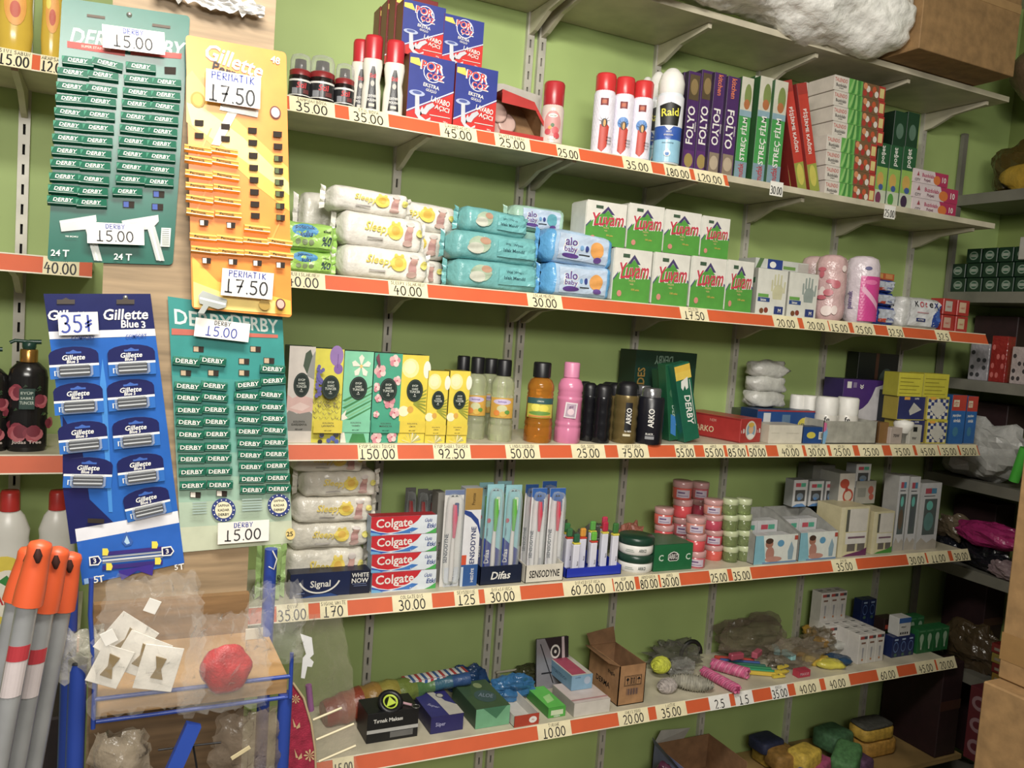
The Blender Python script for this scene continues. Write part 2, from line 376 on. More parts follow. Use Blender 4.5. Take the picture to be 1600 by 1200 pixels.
# ------------------------------------------------------------------ handwritten price tags
def pricetag(z, p0, p1, price, small='', near='', white=False, side='', ink2=None):
    y = -.345; X0 = sx(p0, -.332, z-.02); X1 = sx(p1, -.332, z-.02); w = X1-X0; h = .042
    b = MB(); mt = TAGW if white else TAGP
    P = lambda u, v, k: (u*w, -.020*(1-v)-k*.9, -h+h*v+k*.4)
    b.add([P(0, 0, .0012), P(1, 0, .0012), P(1, 1, .0012), P(0, 1, .0012), P(0, 0, .0003), P(1, 0, .0003), P(1, 1, .0003), P(0, 1, .0003)],
          [(0, 1, 2, 3), (4, 5, 1, 0), (5, 6, 2, 1), (6, 7, 3, 2), (7, 4, 0, 3)], mt)
    a = Art(b, P, w, h, .0013)
    a.hand(price, .5, .38, .58, INK, .92, .14)
    if small: a.hand(small, .5, .84, .2, ink2 or INK, .92, .14)
    o = b.build('price_tag', None, (X0, -.3222, z))
    tag(o, 'handwritten %s tag on the shelf edge %s' % (price, near), 'price tag', 'handwritten price tags')
T = pricetag
A_ = [(452, 523, '35.00', 'SAMPUAN BOYA', 'under the dark polish jars'), (545, 607, '35.00', 'STIL BOYA', 'under the red capped polish bottles'), (687, 745, '45.00', 'LAVABO ACICI', 'under the drain cleaner boxes'),
      (773, 828, '25.00', 'PLASTIK SIRAN', 'under the open red display tray'), (870, 905, '25.00', '', 'right of the air freshener'), (973, 1018, '35.00', '', 'under the red capped spray cans'),
      (1038, 1078, '180.00', '', 'under the blue and white spray can'), (1085, 1131, '120.00', '', 'under the purple foil boxes')]
B_ = [(440, 508, '40.00', 'SULU ISLAK MEN', 'under the green wipe packs'), (607, 668, '40.00', 'SLEEPY ISLAK MEN', 'under the white wipe packs'), (824, 878, '30.00', 'ISLAK MENDIL', 'under the teal wipe packs'),
      (1063, 1106, '17.50', 'PECETE', 'under the green napkin packs'), (1208, 1247, '20.00', '', 'under the glove boxes'), (1255, 1294, '20.00', '', 'under the first pink cotton pack'), (1296, 1326, '15.00', '', 'under the second pink cotton pack'),
      (1333, 1366, '25.00', '', 'under the bright pink cotton pack'), (1387, 1411, '32.50', '', 'left of the white pad pack'), (1462, 1484, '32.5', '', 'under the red box pile')]
C_ = [(559, 621, '150.00', 'EYUP SABRI TUNCER', 'under the tall cologne boxes'), (677, 735, '92.50', 'EYUP SABRI TUNCER', 'under the small yellow boxes'), (790, 843, '50.00', 'LIMONLU KOLON', 'under the lemon cologne bottles'),
      (893, 945, '25.00', 'GUL SUYU', 'under the pink bottle'), (965, 1013, '75.00', 'ARKO TIRAS', 'under the gold and black cans'), (1055, 1085, '55.00', 'DERBY', 'under the leaning green box'), (1100, 1131, '55.00', 'ARKO', 'under the left of the red box'),
      (1136, 1166, '85.00', 'KREM', 'under the middle of the red box'), (1169, 1197, '50.00', 'SABUN', 'under the round portrait on the red box'), (1215, 1254, '40.00', 'VENUS', 'under the small white box'), (1259, 1293, '30.00', 'KIBRIT', 'under the small blue box'),
      (1298, 1333, '25.00', 'ROLON', 'under the white roll-on tubes'), (1342, 1379, '25.00', '', 'under the purple and white box'), (1392, 1427, '75.00', '', 'under the standing bulb'), (1432, 1466, '45.00', '', 'under the left patterned box'),
      (1468, 1497, '35.00', '', 'under the right patterned box'), (1500, 1527, '50.00', '', 'under the blue box with red top')]
D_ = [(432, 482, '35.00', 'DIVA', 'left of the dark blue toothpaste box'), (500, 543, '170', 'SIGNAL WHITE', 'under the dark blue toothpaste box'), (613, 675, '30.00', 'COLGATE DIS', 'under the red toothpaste boxes'),
      (710, 748, '125', 'SENSODYNE', 'under the white toothpaste box'), (757, 813, '30.00', 'DIFAS FIRCA', 'under the green toothbrushes'), (880, 957, '60 20.00', 'DIFAS DIS FIRCA', 'under the blue tray'),
      (959, 992, '20.00', 'KUP', 'right of the blue tray'), (999, 1029, '80.00', 'ARKO KREM', 'under the white cream jars'), (1032, 1062, '30.00', 'ARKO', 'under the dark green cream box'), (1109, 1137, '25.00', '', 'under the nearest pink jars'),
      (1144, 1173, '35.00', '', 'under the clear green jars'), (1300, 1338, '35.00', 'EMZIK', 'under the pacifier boxes'), (1418, 1446, '30.00', '', 'under the narrow white boxes'), (1449, 1482, '11.00', '', 'second from the right shelf end'), (1488, 1514, '30.00', '', 'at the right end of the brush shelf')]
E_ = [(840, 892, '10.00', 'TIRNAK', 'under the green paper box'), (966, 1013, '20.00', 'NAKIS YUNU', 'right of the open brown carton'), (1025, 1072, '35.00', 'LASTIK', 'under the white yarn'), (1108, 1140, '2.5', '', 'left of the pink rope end', 1),
      (1148, 1176, '1.5', '', 'right of the pink rope end', 1), (1205, 1231, '35.00', 'KREDI', 'under the yellow clothes pegs', 1), (1242, 1281, '40.00', '', 'under the small pink pack'), (1289, 1327, '40.00', '', 'under the yellow packets'),
      (1371, 1402, '60.00', '', 'under the white bulb boxes'), (1431, 1461, '45.00', '', 'under the blue bulb boxes'), (1464, 1493, '20.00', '', 'under the green bulb boxes'), (520, 553, '15.00', '', 'below the clear bag of stakes')]
for L_, z in ((A_, ZA), (B_, ZB), (C_, ZC), (D_, ZD), (E_, ZE)):
    for q in L_: T(z, q[0], q[1], q[2], q[3], q[4], len(q) > 5)
T(LA, -4, 50, '15.00', 'SIVI SABUN', 'at the far left of the frame'); T(LA, 63, 108, '12.00', 'ARAPSABUN', 'left of the upper green card'); T(LB, 67, 124, '40.00', 'FAIRY', 'below the green card')
for px, py, s, n in ((1214, 285, '30.00', 'under the green film boxes'), (1391, 322, '25.00', 'under the upright leafy boxes')):
    p = PY(px, py, -.325); b = MB(); b.box(-.028, .028, -.001, 0, -.045, .002, TAGW)
    front(b, .056, .045, -.001, .0002, -.028, -.045).hand(s, .5, .4, .55, INK, .92, .13)
    tag(b.build('price_tag', None, p), 'white hanging %s price tag %s' % (s, n), 'price tag', 'handwritten price tags')

# ------------------------------------------------------------------ product builders
def carton(name, label, cat, p0, p1, pt, Y, z, d, cf, art=None, grp=None, side=None, tp=None, sart=None, rz=0, kind='paper', rough=.42, bev=.0012):
    X0, X1 = sx(p0, Y, z), sx(p1, Y, z); w = X1-X0; h = sz(pt, X0, Y)-z
    b = MB(); mf = M(cf, rough, kind)
    b.bbox(0, w, 0, d, 0, h, M(side, rough, kind) if side else mf, bev)
    if side: front(b, w-.001, h-.001, 0, .0001, .0005, .0005).rect(0, 0, 1, 1, mf)
    if tp: top(b, w-.002, d-.002, h).rect(.004, .004, 1, 1, M(tp, rough, kind))
    if art: art(front(b, w, h, 0, .0004))
    if sart: sart(left(b, d, h))
    o = b.build(name, None, (X0, Y, z), (0, 0, math.radians(rz)))
    tag(o, label, cat, grp); o['_d'] = 0; del o['_d']
    return X0, X1, z+h
def basept(px, Y, z): return Vector((sx(px, Y, z), Y, z))
def hgt(px, pt, Y, z): return sz(pt, sx(px, Y, z), Y)-z
ORD = ['first', 'second', 'third', 'fourth', 'fifth', 'sixth', 'seventh', 'eighth', 'ninth', 'tenth', 'eleventh', 'twelfth']

def pill(w, h, d, n=4.2, seed=0, crimp=.09, amp=.0024):
    rnd = random.Random(seed); ph = [rnd.uniform(0, 6) for _ in range(6)]
    def prof(u):
        e = min(u, 1-u)/crimp
        s = 1 if e >= 1 else max(0, e)
        return .10+.90*math.sin(s*PI/2)**.7
    def wr(u, t): 
        c = 1+1.5*max(0, 1-min(u, 1-u)/.22)
        return amp*c*(math.sin(u*21+ph[0]+t*3)*.5+math.sin(u*9+t*7+ph[1])*.5+math.sin(t*11+ph[2]-u*13)*.35)
    def Fp(u, v, k):
        p = prof(u); zz = (v-.5)*2*.94
        hh = h/2*(.35+.65*p); z = h/2+hh*zz+wr(u, v*2)*.4
        y = -(d/2*p)*(1-abs(zz)**n)**(1/n)-k-.004-wr(u, zz)
        return (u*w, y, z)
    def body(b, mat, endmat=None):
        nu, nt = 26, 22; v = []; f = []
        for i in range(nu+1):
            u = i/nu; p = prof(u); hh = h/2*(.35+.65*p)
            for j in range(nt):
                a = 2*PI*j/nt; ca, sa = math.cos(a), math.sin(a)
                zz = math.copysign(abs(sa)**(2/n), sa); yy = math.copysign(abs(ca)**(2/n), ca)
                v.append((u*w, yy*d/2*p-(wr(u, zz) if yy < 0 else 0)*abs(yy), h/2+hh*zz+(wr(u, (zz*.5+.5)*2)*.4)))
        for i in range(nu):
            for j in range(nt): f.append((i*nt+j, i*nt+(j+1) % nt, (i+1)*nt+(j+1) % nt, (i+1)*nt+j))
        if endmat:
            ne = 3; b.add(v, [q for i, q in enumerate(f) if ne*nt <= i < (nu-ne)*nt], mat, True)
            b.add(v, [q for i, q in enumerate(f) if not ne*nt <= i < (nu-ne)*nt], endmat, True)
        else: b.add(v, f, mat, True)
        for u0, s in ((0, -1), (1, 1)):     # crimped fin
            x = u0*w; nn = 8; vv = []
            for q in range(nn+1):
                z = h/2+(q/nn-.5)*h*.86; zig = .003*(-1)**q
                vv += [(x, zig*.3, z), (x+s*.014, zig+.004*math.sin(q*1.7+ph[3]), h/2+(q/nn-.5)*h*1.0)]
            b.add(vv, [(2*q, 2*q+1, 2*q+3, 2*q+2) for q in range(nn)], endmat or mat)
    return body, Fp
def soft(name, label, cat, p0, p1, pt, Y, z, d, mat, art, grp, seed, rz=0, ry=0, end=None, bot=None):
    X0, X1 = sx(p0, Y, z), sx(p1, Y, z); w = (X1-X0)-.028; h = sz(pt, X0+w/2, Y)-z
    if bot: h = abs(h)
    body, Fp = pill(w, h, d, seed=seed); b = MB(); body(b, mat, end)
    if art: aa = Art(b, Fp, w, h, .0002); aa.sub = True; art(aa)
    b.v = [(x-w/2, y, zz) for x, y, zz in b.v]
    o = b.build(name, None, (X0+.014+w/2, Y+d/2, z), (0, math.radians(ry), math.radians(rz)))
    tag(o, label, cat, grp); return z+h

# ================================================================== SHELF A
# --- shoe polish jars
POL = 'dark shoe polish jars with clear dome caps'
for i, (c, wd, tpx, near, bot) in enumerate(((470, 37, 86, 'leftmost', 146), (504, 43, 89, 'middle', 150), (539, 33, 101, 'rightmost and smallest', 157))):
    Y = -.27; Xc = sx(c-3, Y, ZA); r = (sx(c+wd/2, Y, ZA)-sx(c-wd/2, Y, ZA))/2*.93; H = hgt(c, tpx, Y, ZA)
    t = thing('shoe_polish_jar', '%s of the dark shoe polish jars with clear dome cap' % near, 'jar', (Xc, Y, ZA), face(Xc, Y), POL)
    b = MB(); b.lathe([(r*.85, 0), (r, .004), (r, H*.5), (r*.9, H*.56), (r*.8, H*.58)], M('#1d1413', .15, 'plastic'), 24)
    a = cyl(b, r, H*.08, H*.36); a.rect(0, 0, 1, 1, M('#2a2a2c', .3), 12); a.rect(0, .86, 1, .97, WHITE, 12); a.rect(0, .03, 1, .08, WHITE, 12)
    a.text('Stil', .56, .62, .34, M('#d8303a'), .35, 0, .1); a.rect(.2, .1, .42, .45, M('#8d8f95'), 3); a.rect(.62, .15, .85, .4, M('#6a3030'), 3)
    b.build('jar_body', t)
    MB().lathe([(r*.95, H*.5), (r*.97, H*.63), (r*.8, H*.66)], M('#8e1f22', .35, 'plastic'), 24).build('collar', t)
    MB().lathe([(r*.93, H*.64), (r*.93, H*.86), (r*.8, H*.96), (r*.4, H), (0.0001, H)], M('#dfe3df', .08, 'thin'), 24).build('dome_cap', t)
    MB().lathe([(r*.55, H*.64), (r*.5, H*.88), (.0001, H*.9)], M('#4a4444', .4, 'plastic'), 16).build('sponge', t)
# --- liquid polish bottles
for i, (c, wd, tpx, Y, near) in enumerate(((560, 33, 64, -.235, 'rearmost'), (578, 33, 57, -.27, 'middle'), (612, 34, 65, -.285, 'rightmost'))):
    Xc = sx(c, Y, ZA); r = (sx(c+wd/2, Y, ZA)-sx(c-wd/2, Y, ZA))/2*.9; H = hgt(c, tpx, Y, ZA)
    t = thing('polish_bottle', '%s of the white polish bottles with red caps' % near, 'bottle', (Xc, Y, ZA), face(Xc, Y), 'white polish bottles with red caps')
    b = MB(); pr = [(r*.9, 0), (r, .006), (r*.96, H*.3), (r*.82, H*.42), (r*1.0, H*.62), (r*.95, H*.7), (r*.8, H*.71)]
    b.lathe(pr, M('#e8e2d4', .3, 'plastic'), 24, 1, .7); rf = lambda z: 1.02*r
    a = cyl(b, lambda z: r*(.97-.14*math.exp(-((z/H-.42)/.12)**2)), H*.06, H*.54, -125, -48, sy=.7, k0=.0014)
    a.poly([(.1, 0), (.9, 0), (.8, .35), (.75, .8), (.6, 1), (.4, 1), (.25, .8), (.2, .35)], BLACK)
    a.text('Stil', .5, .78, .1, M('#d8303a'), .5); a.ell(.5, .6, .16, .07, M('#b8b4aa')); a.text('LEATHER', .5, .3, .06, WHITE, .6); a.text('POLISH', .5, .2, .06, WHITE, .6); a.rect(.3, .05, .7, .12, M('#c8c0b0'))
    b.build('bottle_body', t)
    MB().lathe([(r*.86, H*.7), (r*.9, H*.96), (r*.8, H), (.0001, H)], M('#c2202b', .3, 'plastic'), 24, 1, .8).build('red_cap', t)
# --- drain cleaner boxes
BLU, RED = '#2b3a8f', '#cf2f2b'
def porcoz(a):
    blue = M(BLU, .3); red = M(RED, .3)
    a.poly([(0, 0), (1, 0), (1, .52), (0, .12)], red); a.rect(0, 0, 1, .13, red)
    a.poly([(0, .13), (1, .53), (1, .55), (0, .15)], M('#dcdce8'))
    a.poly([(.02, .85), (.28, .82), (.2, .94), (.02, .93)], M('#e8d04a'))
    a.disc(.52, .77, .17*a.w*1.25, M('#dfe2ee')); a.disc(.52, .77, .155*a.w*1.25, blue)
    for t, v, cu in (('POR', .85, .5), ('ÇÖZ', .71, .58)):
        a.text(t, cu, v-.008, .145, WHITE, .6, -4); a.text(t, cu-.01, v, .125, M('#df3b33'), .55, -4)
    a.text('EKSTRA', .5, .56, .055, WHITE, .45, -6); a.text('GÜÇLÜ', .5, .49, .055, WHITE, .4, -6)
    a.ell(.2, .42, .17, .045, M('#a9b4d6')); a.ell(.2, .43, .1, .025, M('#4b5a9c'))
    chrome = M('#c8cbd2', .25)
    a.poly([(.16, .4), (.25, .4), (.27, .2), (.33, .13), (.42, .13), (.48, .2), (.6, .28), (.55, .32), (.42, .27), (.36, .2), (.33, .24), (.3, .2), (.29, .1), (.42, .05), (.52, .1), (.52, .06), (.3, .02), (.18, .12)], chrome)
    a.text('LAVABO', .72, .36, .085, WHITE, .42, -8); a.text('AÇICI', .76, .25, .085, WHITE, .34, -8); a.rect(.5, .13, .95, .14, WHITE); a.text('750 g', .85, .06, .03, WHITE)
def porc(p0, p1, pt, Y, z, label):
    return carton('drain_cleaner_box', label, 'box', p0, p1, pt, Y, z, .062, BLU, porcoz, 'red and blue drain cleaner boxes', '#7c2224')
a1 = porc(634, 705, 81, -.285, ZA, 'front red and blue drain cleaner box at the lower left of the stack')
a2 = porc(707, 772, 97, -.29, ZA, 'front red and blue drain cleaner box at the lower right of the stack')
zt = a1[2]+.001
porc(626, 692, -3, -.26, zt, 'front red and blue drain cleaner box at the upper left of the stack')
porc(690, 752, 20, -.262, zt-.003, 'front red and blue drain cleaner box at the upper right of the stack')
w_ = a1[1]-a1[0]; h_ = a1[2]-ZA
for k in range(1, 4):
    for (x0, z, lv) in ((a1[0], ZA, 'lower'), (sx(626, -.26, zt), zt, 'upper')):
        if lv == 'lower' and k == 3: continue
        Y = -.285+.066*k if lv == 'lower' else -.26+.066*k-.001
        b = MB().bbox(0, w_*.94, 0, .06, 0, h_, M('#7c2224', .4), .0012); porcoz(front(b, w_*.94, h_, 0, .0004))
        tag(b.build('drain_cleaner_box', None, (x0-.003*k, Y, z)), 'drain cleaner box %s behind the front %s left one' % (ORD[k-1], lv), 'box', 'red and blue drain cleaner boxes')
# --- open red display tray
X0 = sx(757, -.19, ZA); t = thing('display_tray', 'open red display tray tipped beside the drain cleaner boxes', 'tray', (X0, -.19, ZA))
xr = sx(856, -.28, ZA)-X0+.02; b = MB(); rd = M('#b8302c', .4); inn = M('#9a7348', .7, 'card'); hh = .13; y0, y1 = -.105, -.02
pol = [(0, 0), (xr, 0), (xr*.56, hh*.86), (0, hh)]
b.prism(pol, y1, y1+.003, inn)
for i in (0, 1, 2):
    (xa, za), (xb, zb) = pol[i], pol[i+1]; nx, nz = -(zb-za), xb-xa; l = math.hypot(nx, nz); nx, nz = nx/l*.003, nz/l*.003
    b.add([(xa, y0, za), (xb, y0, zb), (xb, y1, zb), (xa, y1, za)], [(0, 1, 2, 3)], rd if i != 1 else rd); b.add([(xa+nx, y0, za+nz), (xb+nx, y0, zb+nz), (xb+nx, y1, zb+nz), (xa+nx, y1, za+nz)], [(0, 1, 2, 3)], inn if i < 2 else rd)
    b.add([(xa, y0, za), (xb, y0, zb), (xb+nx*3, y0, zb+nz*3), (xa+nx*3, y0, za+nz*3)], [(0, 1, 2, 3)], rd)
b.prism([(0, 0), (xr, 0), (xr-.01, .018), (0, .018)], y0-.002, y0, rd); b.prism([(0, hh*.72), (xr*.64, hh*.68), (xr*.56, hh*.86), (0, hh)], y0-.001, y0+.001, rd); b.build('tray_body', t)
b = MB().prism([(0, .06), (xr*.95, .03), (xr*.95, .165), (.05, .178), (0, .17)], .002, .004, M('#b3aea4', .6)); b.build('back_flap', t)
for k in range(3):
    tag(MB().lathe([(.0001, .003), (.028, .003), (.03, .009), (.024, .012), (.012, .008), (.0001, .008)], M('#c9a79b', .3, 'plastic'), 20).build('sink_strainer', None, (X0+.018+.03*(k % 2), -.225, ZA+.026+.026*k), (math.radians(80), 0, 0)),
        'pinkish round strainer lying %s in the red tray' % ('at the bottom', 'in the middle', 'at the top')[k], 'strainer', 'round strainers in the red tray')
# --- spray cans
def can(c, wd, pt, Y, label, cap, capfrac, body, art, capprof=None, name='spray_can', z=ZA, grp=None):
    Xc = sx(c, Y, z); r = (sx(c+wd/2, Y, z)-sx(c-wd/2, Y, z))/2*.89; H = hgt(c, pt, Y, z); hb = H*(1-capfrac)
    t = thing(name, label, 'can', (Xc, Y, z), face(Xc, Y), grp); b = MB()
    b.lathe([(r*.93, 0), (r, .004), (r, hb-.012), (r*.9, hb-.003), (r*.8, hb)], body, 26)
    art(cyl(b, r, .004, hb-.018, -165, -15)); b.build('can_body', t)
    b = MB(); b.lathe(capprof(r, hb, H) if capprof else [(r*.9, hb-.004), (r*.93, hb), (r*.95, H-.006), (r*.85, H), (.0001, H)], cap, 24); b.build('cap', t)
    return t
def airf(a):
    a.rect(0, 0, 1, 1, M('#d9c6bd', .3), 14); a.ell(.5, .55, .3, .38, M('#cf8f8c'), 20); a.ell(.5, .78, .16, .06, WHITE); a.text('ORKİDE', .5, .78, .05, M('#3a6a3a'), .25)
    for u, v, q, c in ((.35, .3, .1, '#c9404a'), (.6, .35, .12, '#d25a60'), (.5, .5, .06, '#3f6b3c'), (.42, .42, .06, '#e09a3a'), (.65, .2, .1, '#c9404a')): a.ell(u, v, q, q*.9, M(c))
    a.text('SPREY', .5, .1, .06, WHITE, .3)
t = can(860, 34, 130, -.285, 'pink air freshener spray can with red cap at the tray end', M('#b5202a', .3, 'plastic'), .36, M('#d9c6bd', .3, 'plastic'), airf, name='air_freshener_can')
def rod(bl):
    def f(a):
        a.rect(0, 0, 1, 1, M('#e6e2ee', .3), 14); a.rect(.35, .8, .62, .92, M('#7a1a16'), 4); a.rect(.4, .83, .56, .89, M('#b8521f'), 3)
        if bl: a.ell(.5, .56, .2, .1, M('#5d8fd0'))
        a.poly([(.36, .08), (.5, .02), (.66, .12), (.7, .45), (.6, .5), (.38, .48)], M('#c23a26'))
        for k in range(6): q = math.radians(20+k*28); a.poly([(.52+.1*math.cos(q), .52+.05*math.sin(q)), (.52+.24*math.cos(q), .52+.13*math.sin(q)), (.53+.1*math.cos(q+.2), .52+.05*math.sin(q+.2))], BLACK)
        a.ell(.52, .51, .1, .07, M('#2b2a2c')); a.ell(.53, .5, .04, .06, M('#d79a3a'))
        a.text('ETKİLİ', .72, .27, .03, INK, .2); a.text('BÖCEK', .72, .22, .03, INK, .2); a.text('İLACI', .72, .17, .03, INK, .2)
    return f
rc = M('#d3282a', .3, 'plastic'); wb = M('#e6e2ee', .3, 'plastic')
for c, wd, pt, Y, n, f in ((938, 32, 117, -.262, 'leftmost and tallest', rod(0)), (968, 30, 123, -.272, 'middle', rod(1)), (997, 30, 129, -.285, 'rightmost', rod(1))):
    can(c, wd, pt, Y, '%s of the white insect spray cans with red caps' % n, rc, .2, wb, f, grp='white insect spray cans with red caps')
def raid(a):
    a.rect(0, 0, 1, .36, M('#8fc3dc', .3), 14); a.rect(0, .34, 1, .5, M('#2a58b0', .3), 14); a.poly([(0, .5), (.5, .36), (1, .5), (1, .55), (0, .55)], M('#2a58b0'))
    a.rect(0, .54, 1, 1, M('#e8eaf0', .3), 14); a.poly([(.25, .55), (.75, .55), (.82, .85), (.5, .9), (.18, .85)], M('#14140f')); a.poly([(.36, .55), (.64, .55), (.5, .47)], M('#dfe6ee'))
    a.text('Raid', .5, .75, .12, M('#e4dc28'), .48, 4); a.text('ANTİ', .5, .46, .03, WHITE, .4); a.text('SİVRİSİNEK', .5, .41, .025, WHITE, .5); a.text('SİNEK & SİVRİSİNEK', .5, .29, .018, INK, .7)
    a.ell(.5, .13, .09, .05, WHITE); a.ell(.5, .12, .05, .03, M('#3a78c0')); a.ell(.5, .17, .02, .035, WHITE)
rp = lambda r, hb, H: [(r*.9, hb-.004), (r*.95, hb), (r*.98, hb+(H-hb)*.4), (r*.8, H-.02), (r*.45, H-.004), (r*.3, H), (.0001, H)]
can(1039, 38, 108, -.295, 'white and blue insect spray can in front with green yellow label', WHITE, .26, M('#dfe8f0', .3, 'plastic'), raid, rp)
can(1017, 26, 113, -.185, 'white and blue insect spray can half hidden behind the front one', WHITE, .26, M('#dfe8f0', .3, 'plastic'), raid, rp)
can(1000, 22, 121, -.115, 'small white capped can at the back behind the red caps', WHITE, .26, M('#dfe8f0', .3, 'plastic'), raid, rp)
# --- upright roll boxes
def folyo(dirn):
    def f(a):
        a.rect(.08, .0, .92, .22, M('#8a7a66') if dirn < 0 else M('#5a2c6e')); a.ell(.5, .12, .35, .07, M('#b8a68c') if dirn < 0 else M('#a08a4a'))
        if dirn > 0: a.rect(.1, .72, .9, .97, M('#57492f')); a.ell(.5, .85, .3, .08, M('#8a7448'))
        else: a.text('kitchen', .5, .88, .4, M('#d8744a'), .2, 90 if dirn > 0 else -90)
        a.text('FOLYO', .42, .47, .58, WHITE, .46, 90 if dirn > 0 else -90); a.text('alüminyum', .82, .46, .14, WHITE, .25, 90 if dirn > 0 else -90)
    return f
FO = 'upright purple foil roll boxes'
for p0, p1, pt, Y, dn, n in ((1056, 1065, 112, -.24, 1, 'leftmost, mostly hidden by the spray can'), (1064, 1083, 110, -.262, 1, 'second from the left, reading upwards'), (1084, 1103, 108, -.268, 1, 'third from the left, reading upwards'),
                             (1104, 1122, 112, -.285, -1, 'fourth from the left, reading downwards'), (1125, 1144, 118, -.3, -1, 'rightmost, reading downwards')):
    carton('foil_roll_box', 'upright purple foil box, %s' % n, 'box', p0, p1, pt, Y, ZA, .05, '#4b2a63', folyo(dn), FO, '#2c1a3a')
def strec(a):
    a.rect(0, 0, 1, .18, M('#7d9aa8')); a.text('mutfak', .5, .09, .45, M('#b0303a'), .15, 90); a.rect(0, .66, 1, 1, M('#c9c6b4')); a.ell(.6, .82, .3, .12, M('#7a8a48')); a.ell(.55, .74, .25, .05, M('#b06a3a'))
    a.rect(0, .62, 1, .68, M('#86a6b4')); a.text('STREÇ FİLM', .5, .4, .62, WHITE, .48, 90)
for p0, p1, pt, Y, n in ((1146, 1164, 119, -.285, 'leftmost'), (1165, 1174, 118, -.25, 'second, half hidden'), (1174, 1194, 118, -.29, 'third'), (1197, 1217, 124, -.305, 'rightmost')):
    carton('film_roll_box', 'upright green cling film box, %s of the four' % n, 'box', p0, p1, pt, Y, ZA, .05, '#3f9a4a', strec, 'upright green cling film boxes', '#27542c')
def pis(a):
    a.rect(0, 0, 1, .26, M('#96a03a')); a.ell(.5, .15, .34, .1, M('#c9c04a')); a.text('PİŞİRME KAĞIDI', .5, .56, .55, WHITE, .56, -90); a.rect(0, .9, 1, 1, M('#a8342c'))
for i, (xb, xt, yb, yt, Y, n) in enumerate(((1251, 1226, 292, 165, -.245, 'leftmost, half hidden'), (1262, 1229, 290, 128, -.275, 'middle'), (1281, 1252, 293, 132, -.29, 'rightmost'))):
    B0 = basept(xb-8, Y, ZA); T0 = PY(xt, yt, Y); L = (T0-B0); ln = L.length; an = math.atan2(L.x, L.z)
    b = MB(); b.bbox(-.022, .022, 0, .045, 0, ln, M('#7c1f1c', .4), .001); a = front(b, .044, ln, 0, .0003, -.022); a.rect(0, 0, 1, 1, M('#c33a2c', .4)); pis(a)
    tag(b.build('baking_paper_box', None, B0+Vector((0, 0, .005)), (0, an, 0)), 'leaning red baking paper box, %s of the three' % n, 'box', 'leaning red baking paper boxes')
# --- stack of white/green bag boxes
def food(a):
    a.rect(.0, 0, .3, 1, M('#d6cfc4')); a.text('TALENDO', .13, .72, .26, M('#c05048'), .24); a.text('Buzdolabı', .14, .38, .22, INK, .2); a.text('poşeti', .14, .18, .12, INK, .16)
    a.rect(.28, 0, .55, 1, M('#5fae4a')); 
    for k in range(4): a.poly([(.28+.06*k, 0), (.33+.06*k, .1), (.42+.03*k, 1), (.36+.03*k, 1)], M(('#8cc46a', '#3f8a3a')[k % 2]))
    a.rect(.55, 0, .87, 1, M('#7a5a3a'))
    for u, v, c in ((.6, .3, '#b03a2c'), (.66, .6, '#d9d0c4'), (.72, .3, '#b52f28'), (.78, .65, '#c8562c'), (.83, .35, '#e0d8cc'), (.6, .75, '#d98a5a')): a.ell(u, v, .04, .22, M(c))
    a.rect(.87, 0, 1, 1, M('#b3312a')); a.rect(.89, .2, .98, .85, M('#d8c67a'))
zz = ZA; 
for k in range(8):
    up = k >= 4; off = (4 if up else 0)+k*.6; Y = -.292+(.004 if up else 0)
    p0, p1 = (1288+k*1.0, 1364+k*1.2) if not up else (1297+k*.8, 1374+k*1.0)
    X0, X1 = sx(p0, Y, zz), sx(p1, Y, zz); w = X1-X0; h = .0518
    if 'fb' not in _C:
        b = MB(); b.bbox(0, .22, 0, .12, 0, h-.001, M('#cfc4b8', .5), .001); food(front(b, .22, h-.001)); _C['fb'] = b.mesh('bag_box')
        b = MB(); b.bbox(0, .22, 0, .12, 0, h-.001, M('#cfc4b8', .5), .001); _C['fb2'] = b.mesh('bag_box')
    lab = 'food bag box with green and salad print, %s' % (('lowest', '%s from the bottom' % ORD[k], 'topmost')[0 if k == 0 else (2 if k == 7 else 1)])
    o = tag(link(_C['fb'], 'food_bag_box', None, (X0, Y, zz)), lab+' of the front stack', 'box', 'stacked food bag boxes'); o.scale.x = w/.22
    o = tag(link(_C['fb2'], 'food_bag_box', None, (X0-.012, Y+.125, zz)), 'plain white end of a box in the rear stack, %s' % (('lowest', '%s from the bottom' % ORD[k], 'topmost')[0 if k == 0 else (2 if k == 7 else 1)]), 'box', 'rear stack of food bag boxes'); o.scale.x = .9
    zz += h
def leafy(c1, c2):
    def f(a):
        a.rect(0, .62, 1, 1, M('#1f5a35')); a.rect(0, .25, 1, .62, M('#8fb84e')); a.ell(.4, .42, .3, .12, M('#c9a24a')); a.text(c1, .5, .82, .4, WHITE, .3, 90); a.ell(.5, .3, .2, .05, M('#3f5a9a'))
        a.rect(0, 0, 1, .25, M('#c4cdb4')); a.ell(.35, .12, .25, .1, M(c2))
    return f
for p0, p1, pt, Y, n, c2 in ((1364, 1381, 222, -.275, 'left', '#7a3a5a'), (1383, 1401, 226, -.28, 'middle', '#4f9a3a'), (1403, 1423, 228, -.285, 'right', '#3f2a4a')):
    carton('leafy_bag_box', 'upright green leafy box standing %s of the three by the pink boxes' % n, 'box', p0, p1, pt, Y, ZA, .05, '#6a9a4a', leafy('poşet', c2), 'upright green leafy boxes', '#2a4a2c')
